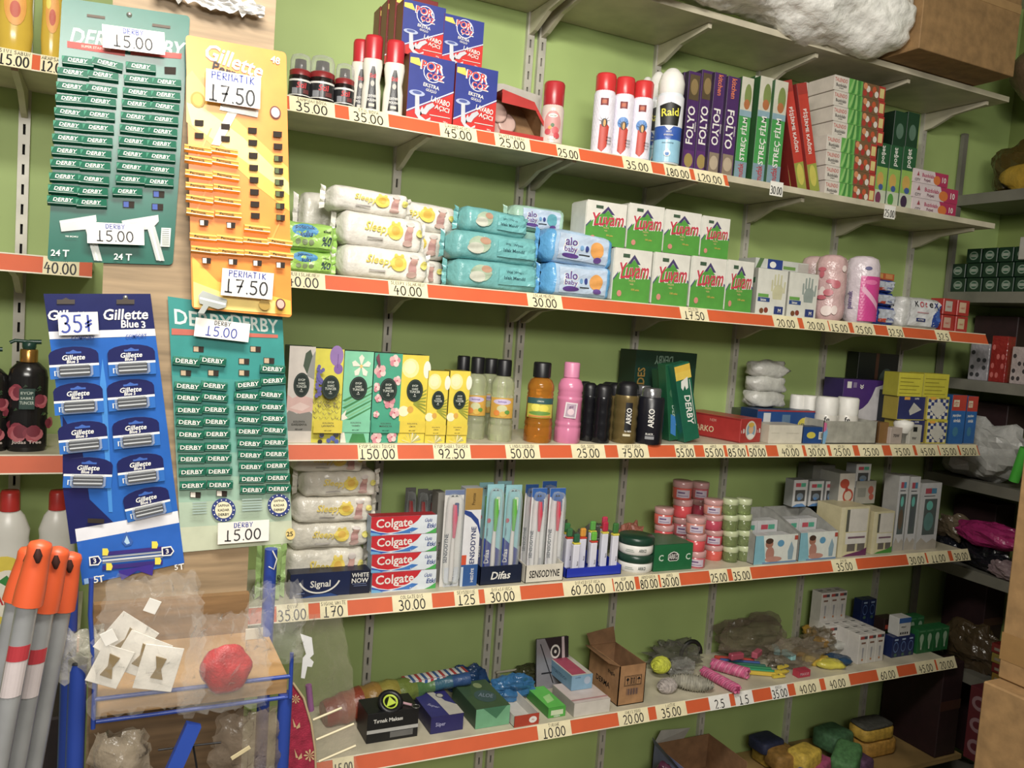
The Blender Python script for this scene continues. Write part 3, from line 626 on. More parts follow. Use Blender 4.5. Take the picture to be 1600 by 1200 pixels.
for p0, p1, pt, Y, z, n in ((1389, 1408, 172, -.22, ZA+.19, 'left'), (1409, 1427, 174, -.22, ZA+.19, 'right')):
    carton('dark_green_box', 'dark green box on top of the leafy boxes, %s one' % n, 'box', p0, p1, pt, Y, z-.06, .1, '#16402a', lambda a: (a.ell(.5, .7, .3, .12, M('#5a7a68')), a.ell(.5, .25, .3, .1, M('#5a7a68'))), 'dark green boxes on top', '#10281a')
def city(a):
    a.rect(0, 0, .72, 1, M('#d8c8cc')); a.poly([(.7, 0), (1, 0), (1, 1), (.6, 1)], M('#b3265a')); a.ell(.68, .4, .1, .35, M('#d9742c')); a.text('CITY', .13, .2, .2, INK, .16); a.poly([(.1, .5), (.14, .85), (.17, .5)], M('#a04050'))
    a.text('Buzdolabı', .42, .62, .28, M('#b3265a'), .34); a.text('Poşeti', .4, .25, .26, M('#6a2040'), .3); a.text('10', .88, .5, .42, WHITE, .16)
z = ZA
for k, (p0, p1, hh) in enumerate(((1424, 1492, .052), (1424, 1495, .055), (1426, 1480, .05))):
    X0, X1 = sx(p0, -.29, z), sx(p1, -.29, z); b = MB(); b.bbox(0, X1-X0, 0, .07, 0, hh-.001, M('#c9b0b4', .45), .001); city(front(b, X1-X0, hh-.001))
    tag(b.build('fridge_bag_box', None, (X0, -.29, z)), 'pink fridge bag box, %s of the stack of three' % ('lowest', 'middle', 'topmost')[k], 'box', 'stacked pink fridge bag boxes'); z += hh

# ================================================================== SHELF 0
t = thing('cardboard_carton', 'big brown cardboard carton on the topmost shelf by the bubble wrap', 'carton', (sx(1440, -.33, Z0)-.0, -.33, Z0), (0, 0, math.radians(0)))
X0 = sx(1437, -.47, Z0+.03); X1 = sx(1585, -.47, Z0+.03); w = X1-X0
b = MB(); b.bbox(0, w, 0, .44, 0, .45, CARD, .002); b.build('carton_body', t, (X0-t.location.x, -.14, .004))
MB().box(0, w, -.0012, -.0002, .22, .25, M('#b08a58', .4)).build('tape', t, (X0-t.location.x, -.14, .004))
b = MB(); n = 60; v = []; f = []; rnd = random.Random(4)
X0, X1 = sx(995, -.42, 2.86), sx(1425, -.42, 2.88); L = X1-X0; nu, nv = 70, 36
for i in range(nu+1):
    u = i/nu; e = min(u, 1-u)*nu; rr = (.105+.012*math.sin(u*9+1)+.008*math.sin(u*23))*(1 if e > 2 else .55+.22*e)
    for j in range(nv):
        a = 2*PI*j/nv; q = rr*(1+.07*math.sin(3*a+u*8)+.05*math.sin(7*a-u*21)+.035*math.sin(13*a+u*47))+rnd.uniform(-.0035, .0035)
        v.append((X0+u*L, -.345+q*math.cos(a)*1.25, 2.775+.095+q*math.sin(a)))
for i in range(nu):
    for j in range(nv): f.append((i*nv+j, i*nv+(j+1) % nv, (i+1)*nv+(j+1) % nv, (i+1)*nv+j))
b.add(v, f, M('#fdfcf6', .15, 'crinkle'), True)
tag(b.build('bubble_wrap_roll'), 'crumpled translucent roll of bubble wrap on the topmost shelf', 'bubble wrap')
p = PXX(1600, 100, 3.33); t = tag(MB().blob(0, 0, 0, .16, .16, .13, M('#7a6248', .2, 'crinkle'), 5, .08).build('plastic_bag', None, (3.44, -.30, 2.93)), 'brown glossy bag high up beside the cardboard carton', 'bag')

# ================================================================== SHELF B
GRN = M('#9fcf5c', .3, 'crinkle')
def potn(a):
    a.rect(.1, .12, .9, .9, M('#a8d85e', .3), 10, 5); a.ell(.42, .72, .24, .24, M('#4f9fd8')); a.text('potonuk', .42, .82, .18, M('#2a3a6a'), .4); a.text('sulu', .44, .6, .2, M('#2a3a6a'), .25)
    for k in range(3): a.ell(.3+.12*k, .3, .05, .1, M('#8a9a70'))
    a.text('%0', .82, .38, .32, M('#24345a'), .18, 0, .15); a.text('alkol', .82, .75, .1, INK, .2)
z = ZB
z = soft('wet_wipe_pack', 'lower bright green wet wipe pack beside the orange card', 'wipe pack', 432, 530, 391, -.29, ZB, .09, GRN, potn, 'bright green wet wipe packs', 1)
soft('wet_wipe_pack', 'upper bright green wet wipe pack beside the orange card', 'wipe pack', 430, 532, 346, -.288, z-.002, .09, GRN, potn, 'bright green wet wipe packs', 2)
WSP = M('#e8e4da', .25, 'crinkle')
def sleepy(a):
    Yw = M('#ecd24a'); a.text('Sleepy', .42, .56, .34, Yw, .3, -3, .2); a.ell(.62, .55, .09, .26, Yw); a.ell(.62, .58, .05, .14, M('#e6b83a')); a.ell(.655, .8, .02, .06, Yw); a.ell(.585, .8, .02, .06, Yw)
    a.ell(.775, .42, .045, .3, M('#b98a84')); a.ell(.79, .7, .035, .14, M('#c79a8c')); a.ell(.79, .83, .05, .08, M('#d6ccc4')); a.ell(.77, .22, .06, .1, M('#c9a79c')); a.ell(.9, .58, .04, .13, M('#e6dc6a')); a.rect(.3, .22, .48, .28, M('#b0aaa4'), 4)
SL = 'white baby wipe packs on the wipes shelf'
z1 = soft('baby_wipe_pack', 'front bottom white baby wipe pack of the three high pile', 'wipe pack', 522, 680, 386, -.302, ZB, .12, WSP, sleepy, SL, 3, ry=1)
z2 = soft('baby_wipe_pack', 'front middle white baby wipe pack of the three high pile', 'wipe pack', 522, 672, 334, -.298, z1-.004, .12, WSP, sleepy, SL, 4, ry=1.5)
z3 = soft('baby_wipe_pack', 'front top white baby wipe pack of the three high pile', 'wipe pack', 506, 650, 294, -.29, z2-.002, .12, WSP, sleepy, SL, 5, ry=2)
y1 = soft('baby_wipe_pack', 'rear bottom white baby wipe pack showing its end at the right', 'wipe pack', 560, 704, 402, -.165, ZB, .12, WSP, sleepy, SL, 6, ry=0)
y2 = soft('baby_wipe_pack', 'rear middle white baby wipe pack showing its end at the right', 'wipe pack', 562, 708, 356, -.165, y1, .12, WSP, sleepy, SL, 7)
y3 = soft('baby_wipe_pack', 'rear top white baby wipe pack showing its end at the right', 'wipe pack', 570, 722, 312, -.165, y2, .12, WSP, sleepy, SL, 8, ry=3)
soft('baby_wipe_pack', 'white baby wipe pack lying behind the pile at its left', 'wipe pack', 462, 556, 345, -.15, ZB, .11, WSP, None, SL, 9)
soft('baby_wipe_pack', 'upper white baby wipe pack behind the pile at its left', 'wipe pack', 462, 556, 300, -.15, ZB+.115, .11, WSP, None, SL, 10)
TEAL = M('#6fb4b4', .25, 'crinkle')
def teal(a):
    a.ell(.3, .55, .12, .3, M('#a9bda2')); a.ell(.36, .7, .06, .14, M('#b88f74')); a.ell(.26, .4, .09, .2, M('#c6c8b8')); a.rect(.5, .2, .94, .85, M('#6fb9bb', .3), 6, 4); a.text('Wet Wipes', .68, .66, .13, M('#1e4a52'), .3); a.text('Islak Mendil', .68, .46, .13, M('#1e4a52'), .34)
TL = 'teal wet wipe packs'
z1 = soft('wet_wipe_pack', 'bottom teal wet wipe pack of the teal pile', 'wipe pack', 700, 850, 408, -.295, ZB, .11, TEAL, teal, TL, 11)
z2 = soft('wet_wipe_pack', 'middle teal wet wipe pack of the teal pile', 'wipe pack', 696, 850, 364, -.29, z1-.003, .11, TEAL, teal, TL, 12, ry=1)
z3 = soft('wet_wipe_pack', 'top teal wet wipe pack of the teal pile', 'wipe pack', 716, 832, 327, -.28, z2-.003, .10, TEAL, teal, TL, 13, ry=3)
z9 = soft('wet_wipe_pack', 'dark teal wet wipe pack squeezed behind the teal pile', 'wipe pack', 712, 790, 398, -.16, ZB, .11, M('#4f8e90', .25, 'crinkle'), None, TL, 14)
ALO = M('#a9c6e2', .25, 'crinkle')
def alo(oc):
    def f(a):
        a.rect(.16, .1, .86, .9, M('#bccfe6', .3), 8, 5)
        for t, v, h, s in (('alo', .66, .3, .22), ('baby', .4, .26, .28)): a.text(t, .33, v, h, WHITE, s+.03); a.text(t, .33, v, h*.86, M('#5a3a8a'), s)
        a.ell(.33, .22, .12, .08, M('#5a3a8a')); a.ell(.7, .5, .1, .26, M(oc)); a.ell(.55, .5, .025, .1, M('#2f3f86')); a.ell(.48, .5, .025, .08, M('#6fa0cc')); a.ell(.72, .2, .06, .09, M('#6a4a96')); a.rect(.45, .28, .6, .31, INK, 3)
    return f
AL = 'baby wipe packs with purple lettering'
z1 = soft('baby_wipe_pack', 'bottom pale blue baby wipe pack beside the napkin packs', 'wipe pack', 848, 964, 413, -.3, ZB, .11, ALO, alo('#e6a04a'), AL, 15, end=M('#5aa6dc', .25, 'crinkle'))
z2 = soft('baby_wipe_pack', 'upper pale blue baby wipe pack with orange disc', 'wipe pack', 845, 966, 361, -.295, z1-.003, .11, ALO, alo('#e6a04a'), AL, 16, ry=2.5, end=M('#5aa6dc', .25, 'crinkle'))
z1 = soft('baby_wipe_pack', 'lower mint baby wipe pack behind the teal pile', 'wipe pack', 795, 886, 405, -.175, ZB, .10, M('#8fc0b4', .25, 'crinkle'), None, AL, 17)
z1 = soft('baby_wipe_pack', 'middle mint baby wipe pack behind the teal pile', 'wipe pack', 795, 886, 362, -.175, z1, .10, M('#8fc0b4', .25, 'crinkle'), None, AL, 19)
soft('baby_wipe_pack', 'top mint baby wipe pack behind the teal pile', 'wipe pack', 795, 890, 322, -.18, z1, .10, M('#a6cdb8', .25, 'crinkle'), alo('#5aa8b8'), AL, 18)
# --- napkin packs
def yuvam(a):
    a.poly([(0, 0), (1, 0), (1, .45), (.58, .75), (.4, .75), (0, .42)], M('#4f9e36')); a.poly([(0, .42), (.12, .56), (.12, .52), (0, .38)], M('#4a4a7a')); a.poly([(1, .5), (.9, .57), (.9, .53), (1, .45)], M('#4a4a7a'))
    a.poly([(.36, .72), (.52, .9), (.7, .72), (.62, .72), (.52, .82), (.44, .72)], M('#4a3f6e')); a.poly([(.42, .7), (.52, .81), (.64, .7)], M('#4f9e36')); a.rect(.22, .83, .4, .9, M('#3f5a44'))
    a.text('Yuvam', .53, .6, .33, WHITE, .88, 4, .2); a.text('Yuvam', .53, .6, .3, M('#c8324a'), .82, 4, .2); a.poly([(.2, .47), (.55, .53), (.55, .51), (.22, .43)], M('#c8324a'))
    a.text('PEÇETE', .5, .4, .04, M('#d9c67a'), .3); a.text('kağıt', .5, .34, .04, M('#d9c67a'), .2); a.text('100 adet', .6, .24, .04, M('#d9b24a'), .5); a.ell(.18, .15, .06, .06, M('#d88a7a'))
YV = 'green and white napkin packs'
for row, lst in (('bottom', ((955, 1013, 386), (1017, 1072, 393), (1076, 1129, 399), (1131, 1172, 405))), ('top', ((913, 975, 311), (978, 1033, 316), (1035, 1091, 326), (1093, 1136, 336)))):
    for i, (p0, p1, pt) in enumerate(lst):
        Y = -.30 if row == 'bottom' else -.285
        z = ZB if row == 'bottom' else ztop[i]+.002
        if row == 'bottom' and i == 0: ztop = []
        q = carton('napkin_pack', '%s green and white napkin pack from the left in the %s row' % (ORD[i], row), 'napkin pack', p0, p1, pt, Y, z, .10, '#e2e0d6', yuvam, YV, '#cfd0c4', bev=.006, rough=.3, kind='crinkle' if 0 else 'paper')
        if row == 'bottom': ztop.append(q[2]-.002 if i else q[2])
# --- glove boxes
def glove(c, lo):
    def f(a):
        a.rect(0, 0, 1, .96, M('#dcdcd2')); g = M(c)
        a.poly([(.55, .35), (.85, .35), (.88, .6), (.8, .68), (.6, .66), (.52, .5)], g)
        for k, (u, v, r) in enumerate(((.5, .72, 12), (.58, .84, 6), (.68, .86, 0), (.78, .84, -6), (.9, .7, -22))):
            ca, sa = math.cos(math.radians(r)), math.sin(math.radians(r)); a.poly([(u-.03, v-.2), (u+.035, v-.2), (u+.03-sa*.05, v+.05), (u-.02-sa*.05, v+.05)], g)
        a.rect(.05, .38, .4, .45, M('#6aa84a')); a.rect(.05, .28, .45, .37, M('#2c4c8c')); a.text('latex', .24, .325, .06, WHITE, .3)
        a.ell(.2, .08, .07, .06, M('#7a4a2a')); a.ell(.35, .1, .07, .06, M('#8a3a2a')); a.rect(.62, .03, .92, .2, M('#2c3c7c')); a.text('M', .8, .11, .08, WHITE)
    return f
GL_ = lambda a: (a.rect(0, 0, 1, 1, M('#9a9a90')), a.poly([(.1, .6), (.9, .68), (.9, .8), (.1, .72)], M('#2f5a3c')))
g1 = carton('glove_box', 'left white latex glove box with cream glove picture', 'box', 1179, 1225, 418, -.29, ZB, .11, '#dcdcd2', glove('#c9c6a0', 1), None, '#9a9a90', '#c8c8be', GL_)
g2 = carton('glove_box', 'right white latex glove box with grey glove picture', 'box', 1228, 1273, 424, -.295, ZB, .11, '#dcdcd2', glove('#93a09a', 1), None, '#9a9a90', '#c8c8be', GL_)
carton('glove_box', 'flat white and blue box lying on the glove boxes', 'box', 1180, 1262, 402, -.24, g1[2]+.002, .09, '#c9ccc6', lambda a: (a.rect(.22, 0, .5, 1, M('#27408c')), a.ell(.32, .5, .06, .3, WHITE), a.rect(.52, .2, .75, .5, M('#6f9a4a')), a.rect(.8, .1, 1, .9, M('#b8b4ac')), a.poly([(0, 0), (.08, 0), (.15, 1), (.07, 1)], M('#5a7a4a'))), None, '#a8aaa2')
# --- cotton packs (tall soft tubes)
def tallpack(c, wd, pt, Y, z, label, mat, art, sy=.8, grp=None, seed=0, rz=0):
    Xc = sx(c, Y, z); r = (sx(c+wd/2, Y, z)-sx(c-wd/2, Y, z))/2; H = hgt(c, pt, Y, z)
    rnd = random.Random(seed); b = MB(); pr = [(r*.75, 0), (r*.96, .012)]+[(r*(1+rnd.uniform(-.035, .03)), H*(.06+.08*k)) for k in range(1, 11)]+[(r*.85, H*.95), (r*.5, H*.99), (.0001, H)]
    b.lathe(pr, mat, 22, 1, sy)
    if art: art(cyl(b, r*1.03, H*.03, H*.88, -160, -20, sy=sy, k0=.002))
    return tag(b.build('cotton_pack', None, (Xc, Y, z), face(Xc, Y)), label, 'cotton pack', grp)
def cot(c1, c2, n=5):
    def f(a):
        rnd = random.Random(n)
        for k in range(n): a.ell(rnd.uniform(.2, .8), rnd.uniform(.1, .9), rnd.uniform(.06, .16), rnd.uniform(.03, .09), M((c1, c2)[k % 2], .3))
    return f
CP = 'pink and white cotton packs'
tallpack(1266, 32, 400, -.11, ZB, 'pale pink cotton pack at the back by the glove boxes', M('#cfb0ae', .25, 'crinkle'), cot('#b84a5a', '#dcc4c0', 4), grp=CP, seed=1)
tallpack(1292, 34, 398, -.275, ZB, 'pale pink cotton pack with clear wrap right of the gloves', M('#cda9a8', .2, 'crinkle'), cot('#c0626e', '#e2d2cc', 12), grp=CP, seed=2)
tallpack(1318, 24, 406, -.19, ZB, 'slim whitish cotton pack between the two pink ones', M('#d8c6c0', .2, 'crinkle'), cot('#c47a82', '#e6dcd6', 8), grp=CP, seed=3)
def hotp(a):
    a.poly([(.45, 0), (1, 0), (1, .75), (.45, .75)], M('#cf3a8c', .25)); a.poly([(.5, .6), (.95, .3), (.95, .2), (.5, .5)], M('#e2a8c4')); a.ell(.7, .65, .16, .04, M('#e06aa4')); a.text('pamuk', .25, .35, .16, M('#7a6a9a'), .3, 90); a.ell(.6, .88, .08, .03, M('#5a5a8a'))
tallpack(1340, 36, 400, -.275, ZB, 'white and hot pink cotton pack at the right of the pink packs', M('#d9ccd4', .2, 'crinkle'), hotp, grp=CP, seed=4)
# --- blue packs
z = ZB
def bl(a): a.rect(.1, .15, .9, .85, M('#b9bfcc', .25), 5, 3); a.rect(.1, .15, .5, .35, M('#c0432f'), 3); a.text('mini', .68, .35, .2, M('#26408c'), .4)
for k, (pt, n) in enumerate(((474, 'bottom'), (442+1, 'middle'), (440-15, 'top'))):
    z = soft('tissue_pack', '%s blue and white tissue pack of the small pile' % n, 'tissue pack', 1362, 1402, (478, 457, 436)[k], -.27, z, .09, M('#27439a', .25, 'crinkle'), bl, 'blue and white tissue packs', 20+k)
carton('small_box', 'small orange box on top of the blue tissue packs', 'box', 1366, 1397, 425, -.25, z, .05, '#b8562c', lambda a: (a.rect(.1, .2, .42, .9, M('#c9974a')), a.rect(.55, .2, .9, .9, M('#c9874a'))))
carton('small_box', 'small grey green box left of the white pad pack', 'box', 1392, 1408, 478, -.2, ZB, .06, '#5d6256')
def kot(a):
    a.rect(.18, .05, .95, .92, M('#dcdde0', .3), 8, 5); a.poly([(.75, .05), (.97, .05), (.97, .9), (.9, .8), (.74, .45)], M('#27489c')); a.ell(.88, .45, .08, .2, M('#3f66b8'))
    x = .33
    for c, col in (('K', INK), ('O', M('#c8243a')), ('t', M('#c8243a')), ('e', INK), ('x', M('#24347a'))): a.text(c, x, .8, .2 if c in 'KO' else .17, col, .14); x += .115
    a.rect(.33, .2, .55, .32, M('#2a3470')); a.text('ACTIVE', .44, .26, .06, WHITE, .2); a.rect(.35, .5, .62, .53, M('#c8929a'), 3)
soft('pad_pack', 'white pad pack with blue swirl left of the red boxes', 'pad pack', 1402, 1474, 465, -.3, ZB, .08, M('#c8c8c6', .25, 'crinkle'), kot, None, 30)
z = ZB
for k in range(2):
    for j in range(2):
        X0 = sx(1470+22*j, -.29, z); X1 = sx(1490+21*j, -.29, z)
        b = MB().bbox(0, X1-X0-.002, 0, .06, 0, .062, M('#b0322c', .3), .002); a = front(b, X1-X0-.002, .062); a.rect(.15, .2, .7, .85, M(('#c9a08a', '#c9b48a', '#bcb4a8', '#d0b090')[k*2+j])); a.text('KİBRİT', .45, .5, .12, M('#b0322c'), .5)
        tag(b.build('red_box', None, (X0, -.29, z+.064*k)), 'small red box, %s %s of the pile right of the pad pack' % (('lower', 'upper')[k], ('left', 'right')[j]), 'box', 'small red boxes')

# ================================================================== SHELF C
def cologne(kind):
    def f(a):
        rnd = random.Random(kind); W_ = a.w
        if kind == 0:
            a.rect(0, 0, 1, 1, M('#d8cfc6')); a.poly([(0, .12), (1, .12), (1, .3), (.8, .34), (.4, .3), (.1, .34), (0, .3)], M('#8c8a84')); a.poly([(0, .34), (.5, .3), (1, .33), (1, .46), (.5, .5), (.2, .46), (0, .5)], M('#dcb6ae'))
            a.poly([(.1, .36), (.6, .33), (.9, .38), (.5, .42)], M('#e6cac2')); a.poly([(.55, .8), (.62, .93), (.8, .97), (.92, .88), (.86, .74), (.7, .72)], M('#4a5a48')); a.poly([(.7, .7), (1, .66), (1, .96), (.88, .9)], M('#9a9a94')); bc = INK
        if kind == 1:
            a.rect(0, 0, 1, 1, M('#e0d63a')); a.ell(.74, .93, .24, .11, M('#9a78b8')); a.ell(.82, .79, .16, .055, M('#8a62ac')); a.rect(.78, .8, .8, .95, M('#6a4a8a'))
            for k in range(60): u, v = rnd.uniform(.02, .93), rnd.uniform(.24, .55); a.poly([(u, v), (u+.1, v+.035), (u+.02, v+.012)], M('#4a3a2c')); a.poly([(u, v), (u-.08, v+.04), (u-.02, v+.02)], M('#5a4a6a'))
            for k in range(26): a.ell(rnd.uniform(.05, .24), rnd.uniform(.5, .82), .06, .022, M('#6a62a8'))
            for k in range(9): a.ell(rnd.uniform(.02, .95), rnd.uniform(.02, .1), .08, .025, M(('#5a68b0', '#3a3a3a')[k % 2]))
        if kind == 2:
            a.rect(0, 0, 1, 1, M('#7fd0a8')); 
            for k in range(7): q = .32+.04*k; a.poly([(.0, q-.1), (.1, q-.11), (1, q+.06), (1, q+.075)], M(('#3f8a4e', '#7fc08a')[k % 2]))
            a.poly([(0, .3), (.16, .36), (.12, .3), (.22, .27), (.1, .25), (0, .2)], M('#f0ead8'))
            for k in range(5): q = math.radians(90+72*k); a.poly([(.58, .84), (.58+.28*math.cos(q-.35), .84+.1*math.sin(q-.35)), (.58+.34*math.cos(q), .84+.13*math.sin(q)), (.58+.28*math.cos(q+.35), .84+.1*math.sin(q+.35))], M('#efe8d6'))
            a.ell(.58, .84, .05, .02, M('#e8c86a')); a.poly([(0, 0), (.2, .0), (.12, .12), (0, .12)], M('#f0ead8')); a.poly([(.3, 0), (.9, 0), (.8, .1), (.4, .1)], M('#3a8a4a'))
        if kind == 3:
            a.rect(0, 0, 1, 1, M('#3fa584'))
            for u, v, r in ((.22, .8, .2), (.72, .92, .18), (.85, .7, .14), (.1, .62, .14), (.6, .46, .2), (.2, .5, .12), (.8, .34, .16), (.15, .32, .1), (.2, .06, .18), (.75, .07, .16)):
                for k in range(5): q = 2*PI*k/5+u*9; a.ell(min(.9, max(.1, u+r*.6*math.cos(q))), v+r*.2*math.sin(q), min(r*.55, .1), r*.2, M(('#e6b0b0', '#d98a96', '#f0cfc8')[(k+int(u*10)) % 3]), 9)
                a.ell(u, v, r*.16, r*.06, M('#c04a5a'), 8)
            a.poly([(.02, .95), (.12, 1), (.2, .86), (.14, .85)], M('#7a3f50'))
        if kind == 4:
            a.rect(0, 0, 1, 1, M('#ecd42c')); a.ell(.32, .85, .32, .11, M('#f4ea9a')); a.ell(.3, .86, .22, .075, M('#f6efb8')); a.ell(.95, .84, .14, .1, M('#f2f0dc')); a.ell(.15, .36, .2, .06, M('#f4efc0')); a.ell(.4, .38, .12, .04, M('#e0a83c'))
            for k in range(7): a.poly([(.5, .52-.01*k), (.98, .62-.045*k), (.97, .6-.045*k), (.5, .5-.01*k)], M('#9aa02a'))
            for k in range(8): q = math.radians(20+20*k); a.poly([(.5, .0), (.5+.4*math.cos(q), .11*math.sin(q)), (.5+.34*math.cos(q+.14), .12*math.sin(q+.14))], M(('#b8b878', '#e8e4c0')[k % 2]))
        cu, cv = .52, .60; q = .128; a.ell(cu, cv, .31, q, M('#20302a'), 26)
        a.ell(cu, cv, .275, q*.9, M('#4a5a52'), 26); a.ell(cu, cv, .262, q*.87, M('#1d2c27'), 26)
        for t, dv in (('EYÜP', .055), ('SABRİ', .02), ('TUNCER', -.015)): a.text(t, cu, cv+dv, .027, M('#cfd4c8'), .4)
        a.disc(cu, cv-.045, .0016, WHITE); a.text('1923', cu, cv-.065, .014, M('#cfd4c8'), .2)
        if kind != 0: a.rect(0, .115, 1, .25, M(('#8c8a84', '#e6d030', '#7fd0a8', '#3fa584', '#ecd02a')[kind]))
        n = ('GARDENYA', 'LAVANTA', 'YASEMİN', 'MANOLYA', 'LİMON')[kind]; a.text('KOLONYA', .5, .22, .018, M('#4a4a40'), .5); a.text(n, .5, .19, .022, M('#4a4a40'), .6); a.text('400 ml 80°', .5, .14, .014, INK, .6)
    return f
CG = 'tall floral cologne boxes'
for k, (p0, p1, pt, n) in enumerate(((446, 485.5, 540, 'pale pink and grey cologne box with a petal print'), (486.5, 530, 544, 'yellow and purple cologne box with lavender print'), (532, 576, 548, 'mint green cologne box with a white flower'),
                                    (578.5, 621, 551, 'teal cologne box with pink blossoms'), (622, 662, 554, 'tall yellow cologne box with lemon flowers'))):
    carton('cologne_box', n, 'box', p0-1, p1, pt, -.30+.0*k, ZC, .068, ('#d8cfc6', '#e0d63a', '#7fd0a8', '#3fa584', '#ecd42c')[k], cologne(k), CG, '#2a3a34')
for p0, p1, n in ((663, 694.5, 'left'), (696.5, 728, 'right')):
    carton('cologne_box', 'small yellow cologne box, %s of the two' % n, 'box', p0, p1, 579, -.305, ZC, .05, '#ecd42c', cologne(4), CG, '#8a7c20')

def bottle(c, wd, pt, Y, z, label, prof, bmat, capmat, capfrac, art=None, name='bottle', grp=None, lprof=None, rib=0, ribz=(0, 9), ribn=8, caps=.5, sy=1, la=(-150, -30), cat='bottle', capname='cap', n=26):
    Xc = sx(c, Y, z); r = (sx(c+wd/2, Y, z)-sx(c-wd/2, Y, z))/2*.93; H = hgt(c, pt, Y, z); hb = H*(1-capfrac)
    t = thing(name, label, cat, (Xc, Y, z), face(Xc, Y), grp); b = MB()
    b.lathe([(r*q, hb*v) for q, v in prof], bmat, n, 1, sy, rib=rib, ribz=(ribz[0]*hb, ribz[1]*hb), ribn=ribn); b.build('bottle_body', t)
    if art:
        v0, v1 = lprof; b = MB(); a = cyl(b, r*1.012, hb*v0, hb*(v1-v0), *la, k0=.0012, sy=sy); art(a); b.build('label', t)
    cr = r*caps; MB().lathe([(cr, hb-.004), (cr, H-(H-hb)*.45), (cr*.9, H-(H-hb)*.18), (cr*.55, H), (.0001, H)] if caps > .9 else [(cr, hb-.004), (cr, H-.004), (cr*.9, H), (.0001, H)], capmat, 24).build(capname, t)
    return t
BP = [(.93, 0), (1, .02), (1, .22), (.95, .24), (1, .26), (1, .3), (.95, .32), (.97, .34), (.97, .62), (.99, .64), (1, .68), (.93, .7), (1, .72), (.93, .76), (1, .79), (.98, .86), (.8, .94), (.5, .98), (.48, 1)]
def lem(a):
    a.rect(0, 0, 1, 1, M('#d9a63a', .3), 14); a.ell(.5, .8, .36, .14, M('#cfc0e0'), 20); a.text('kolonya', .5, .8, .12, M('#6a4aa0'), .4); a.ell(.5, .45, .2, .2, M('#cfcf9a')); a.ell(.3, .25, .12, .14, M('#e88a2a')); a.ell(.55, .2, .14, .14, M('#e0b83c')); a.ell(.7, .3, .1, .1, M('#5f9a3a'))
CLR = GL('#eef2cc', .12)
LB = 'clear lemon cologne bottles with black caps'
for c, wd, pt, Y, n in ((723, 32, 556, -.12, 'rear left'), (745, 34, 558, -.21, 'second from the left'), (766, 34, 560, -.12, 'rear right'), (786, 36, 562, -.255, 'front right')):
    bottle(c-6, wd, pt, Y, ZC, '%s clear lemon cologne bottle with black cap' % n, BP, CLR, BLACK, .18, lem, 'cologne_bottle', LB, (.36, .66), .03, (.0, .3), caps=.62)
def lim(a):
    a.rect(0, 0, 1, 1, M('#c9c43a', .3), 14); a.ell(.35, .65, .16, .24, M('#efe24a')); a.ell(.62, .6, .18, .22, M('#e8d83a')); a.ell(.5, .3, .4, .12, M('#6a9a3a')); a.rect(0, .88, 1, 1.25, M('#2f5a5a'), 14); a.text('LİMON', .5, 1.06, .12, M('#cfd8c8'), .4); a.rect(.1, .05, .9, .15, M('#d88a3a'), 8)
bottle(839, 40, 566, -.27, ZC, 'orange lemon cologne bottle with black cap left of the pink bottle', BP, GL('#f09a20', .1), BLACK, .17, lim, 'cologne_bottle', None, (.38, .62), .035, (0, .34), caps=.66)
def gul(a): a.poly([(.3, .05), (.75, 0), (.8, .95), (.35, 1)], M('#e6dce0', .3)); a.poly([(.36, .12), (.7, .08), (.74, .88), (.4, .92)], M('#b9a2b4')); a.ell(.55, .4, .12, .2, M('#e6c9d2')); a.text('gül', .55, .7, .2, M('#6a3a6a'), .3)
bottle(885, 37, 566, -.28, ZC, 'pink rose water bottle with pink cap', BP, M('#dc7fa6', .2, 'plastic'), M('#e08ab0', .35, 'plastic'), .17, gul, 'rose_water_bottle', None, (.38, .62), .035, (0, .34), caps=.62)
# --- dark shampoo / body spray
def blackb(c, wd, pt, Y, n, mat, art=None, cap=.22):
    return bottle(c, wd, pt, Y, ZC, n, [(.92, 0), (1, .02), (1, .2), (.93, .28), (1, .36), (1, .44), (.93, .52), (1, .6), (1, .68), (.93, .76), (1, .84), (1, .97), (.97, 1)], mat, BLACK, cap, art, 'body_spray_bottle', 'dark and gold body spray bottles', (.12, .86), caps=.93, cat='bottle')
BG = M('#17171b', .18, 'plastic'); GO = M('#7d6a3c', .25, 'plastic', .4)
def arkog(a): a.rect(.46, .22, .72, 1.0, BLACK, 5); a.text('ARKO', .6, .62, .2, WHITE, .46, 90); a.text('for MEN', .6, .2, .05, WHITE, .25); a.rect(.42, .06, .7, .12, M('#d8cfae'), 4)
def arkob(a): a.text('ARKO', .52, .58, .2, WHITE, .5, 90); a.text('BLACK', .5, .16, .05, WHITE, .25); a.rect(.36, .02, .66, .1, M('#8f9094'), 4); a.rect(.36, .12, .66, .14, M('#6a6a70'), 4)
blackb(909, 20, 596, -.17, 'rearmost dark ribbed bottle right of the pink bottle', BG)
blackb(916, 22, 598, -.25, 'second dark ribbed bottle right of the pink bottle', BG)
blackb(937, 27, 600, -.285, 'front dark ribbed bottle between pink and gold bottles', BG)
blackb(946, 26, 597, -.18, 'dark bottle behind the gold bottle', BG)
blackb(957, 26, 598, -.235, 'gold bottle half hidden behind the front gold one', GO)
blackb(974, 34, 596, -.285, 'front gold bottle with black cap and white lettering', GO, arkog)
t = bottle(1012, 38, 606, -.295, ZC, 'short black deodorant with silver cap and white lettering', [(.95, 0), (1, .02), (1, .95), (.9, 1)], M('#1b1b24', .3, 'plastic'), M('#8c8c90', .2, 'metal', .7), .16, arkob, 'deodorant_can', None, (.1, .9), caps=.7)
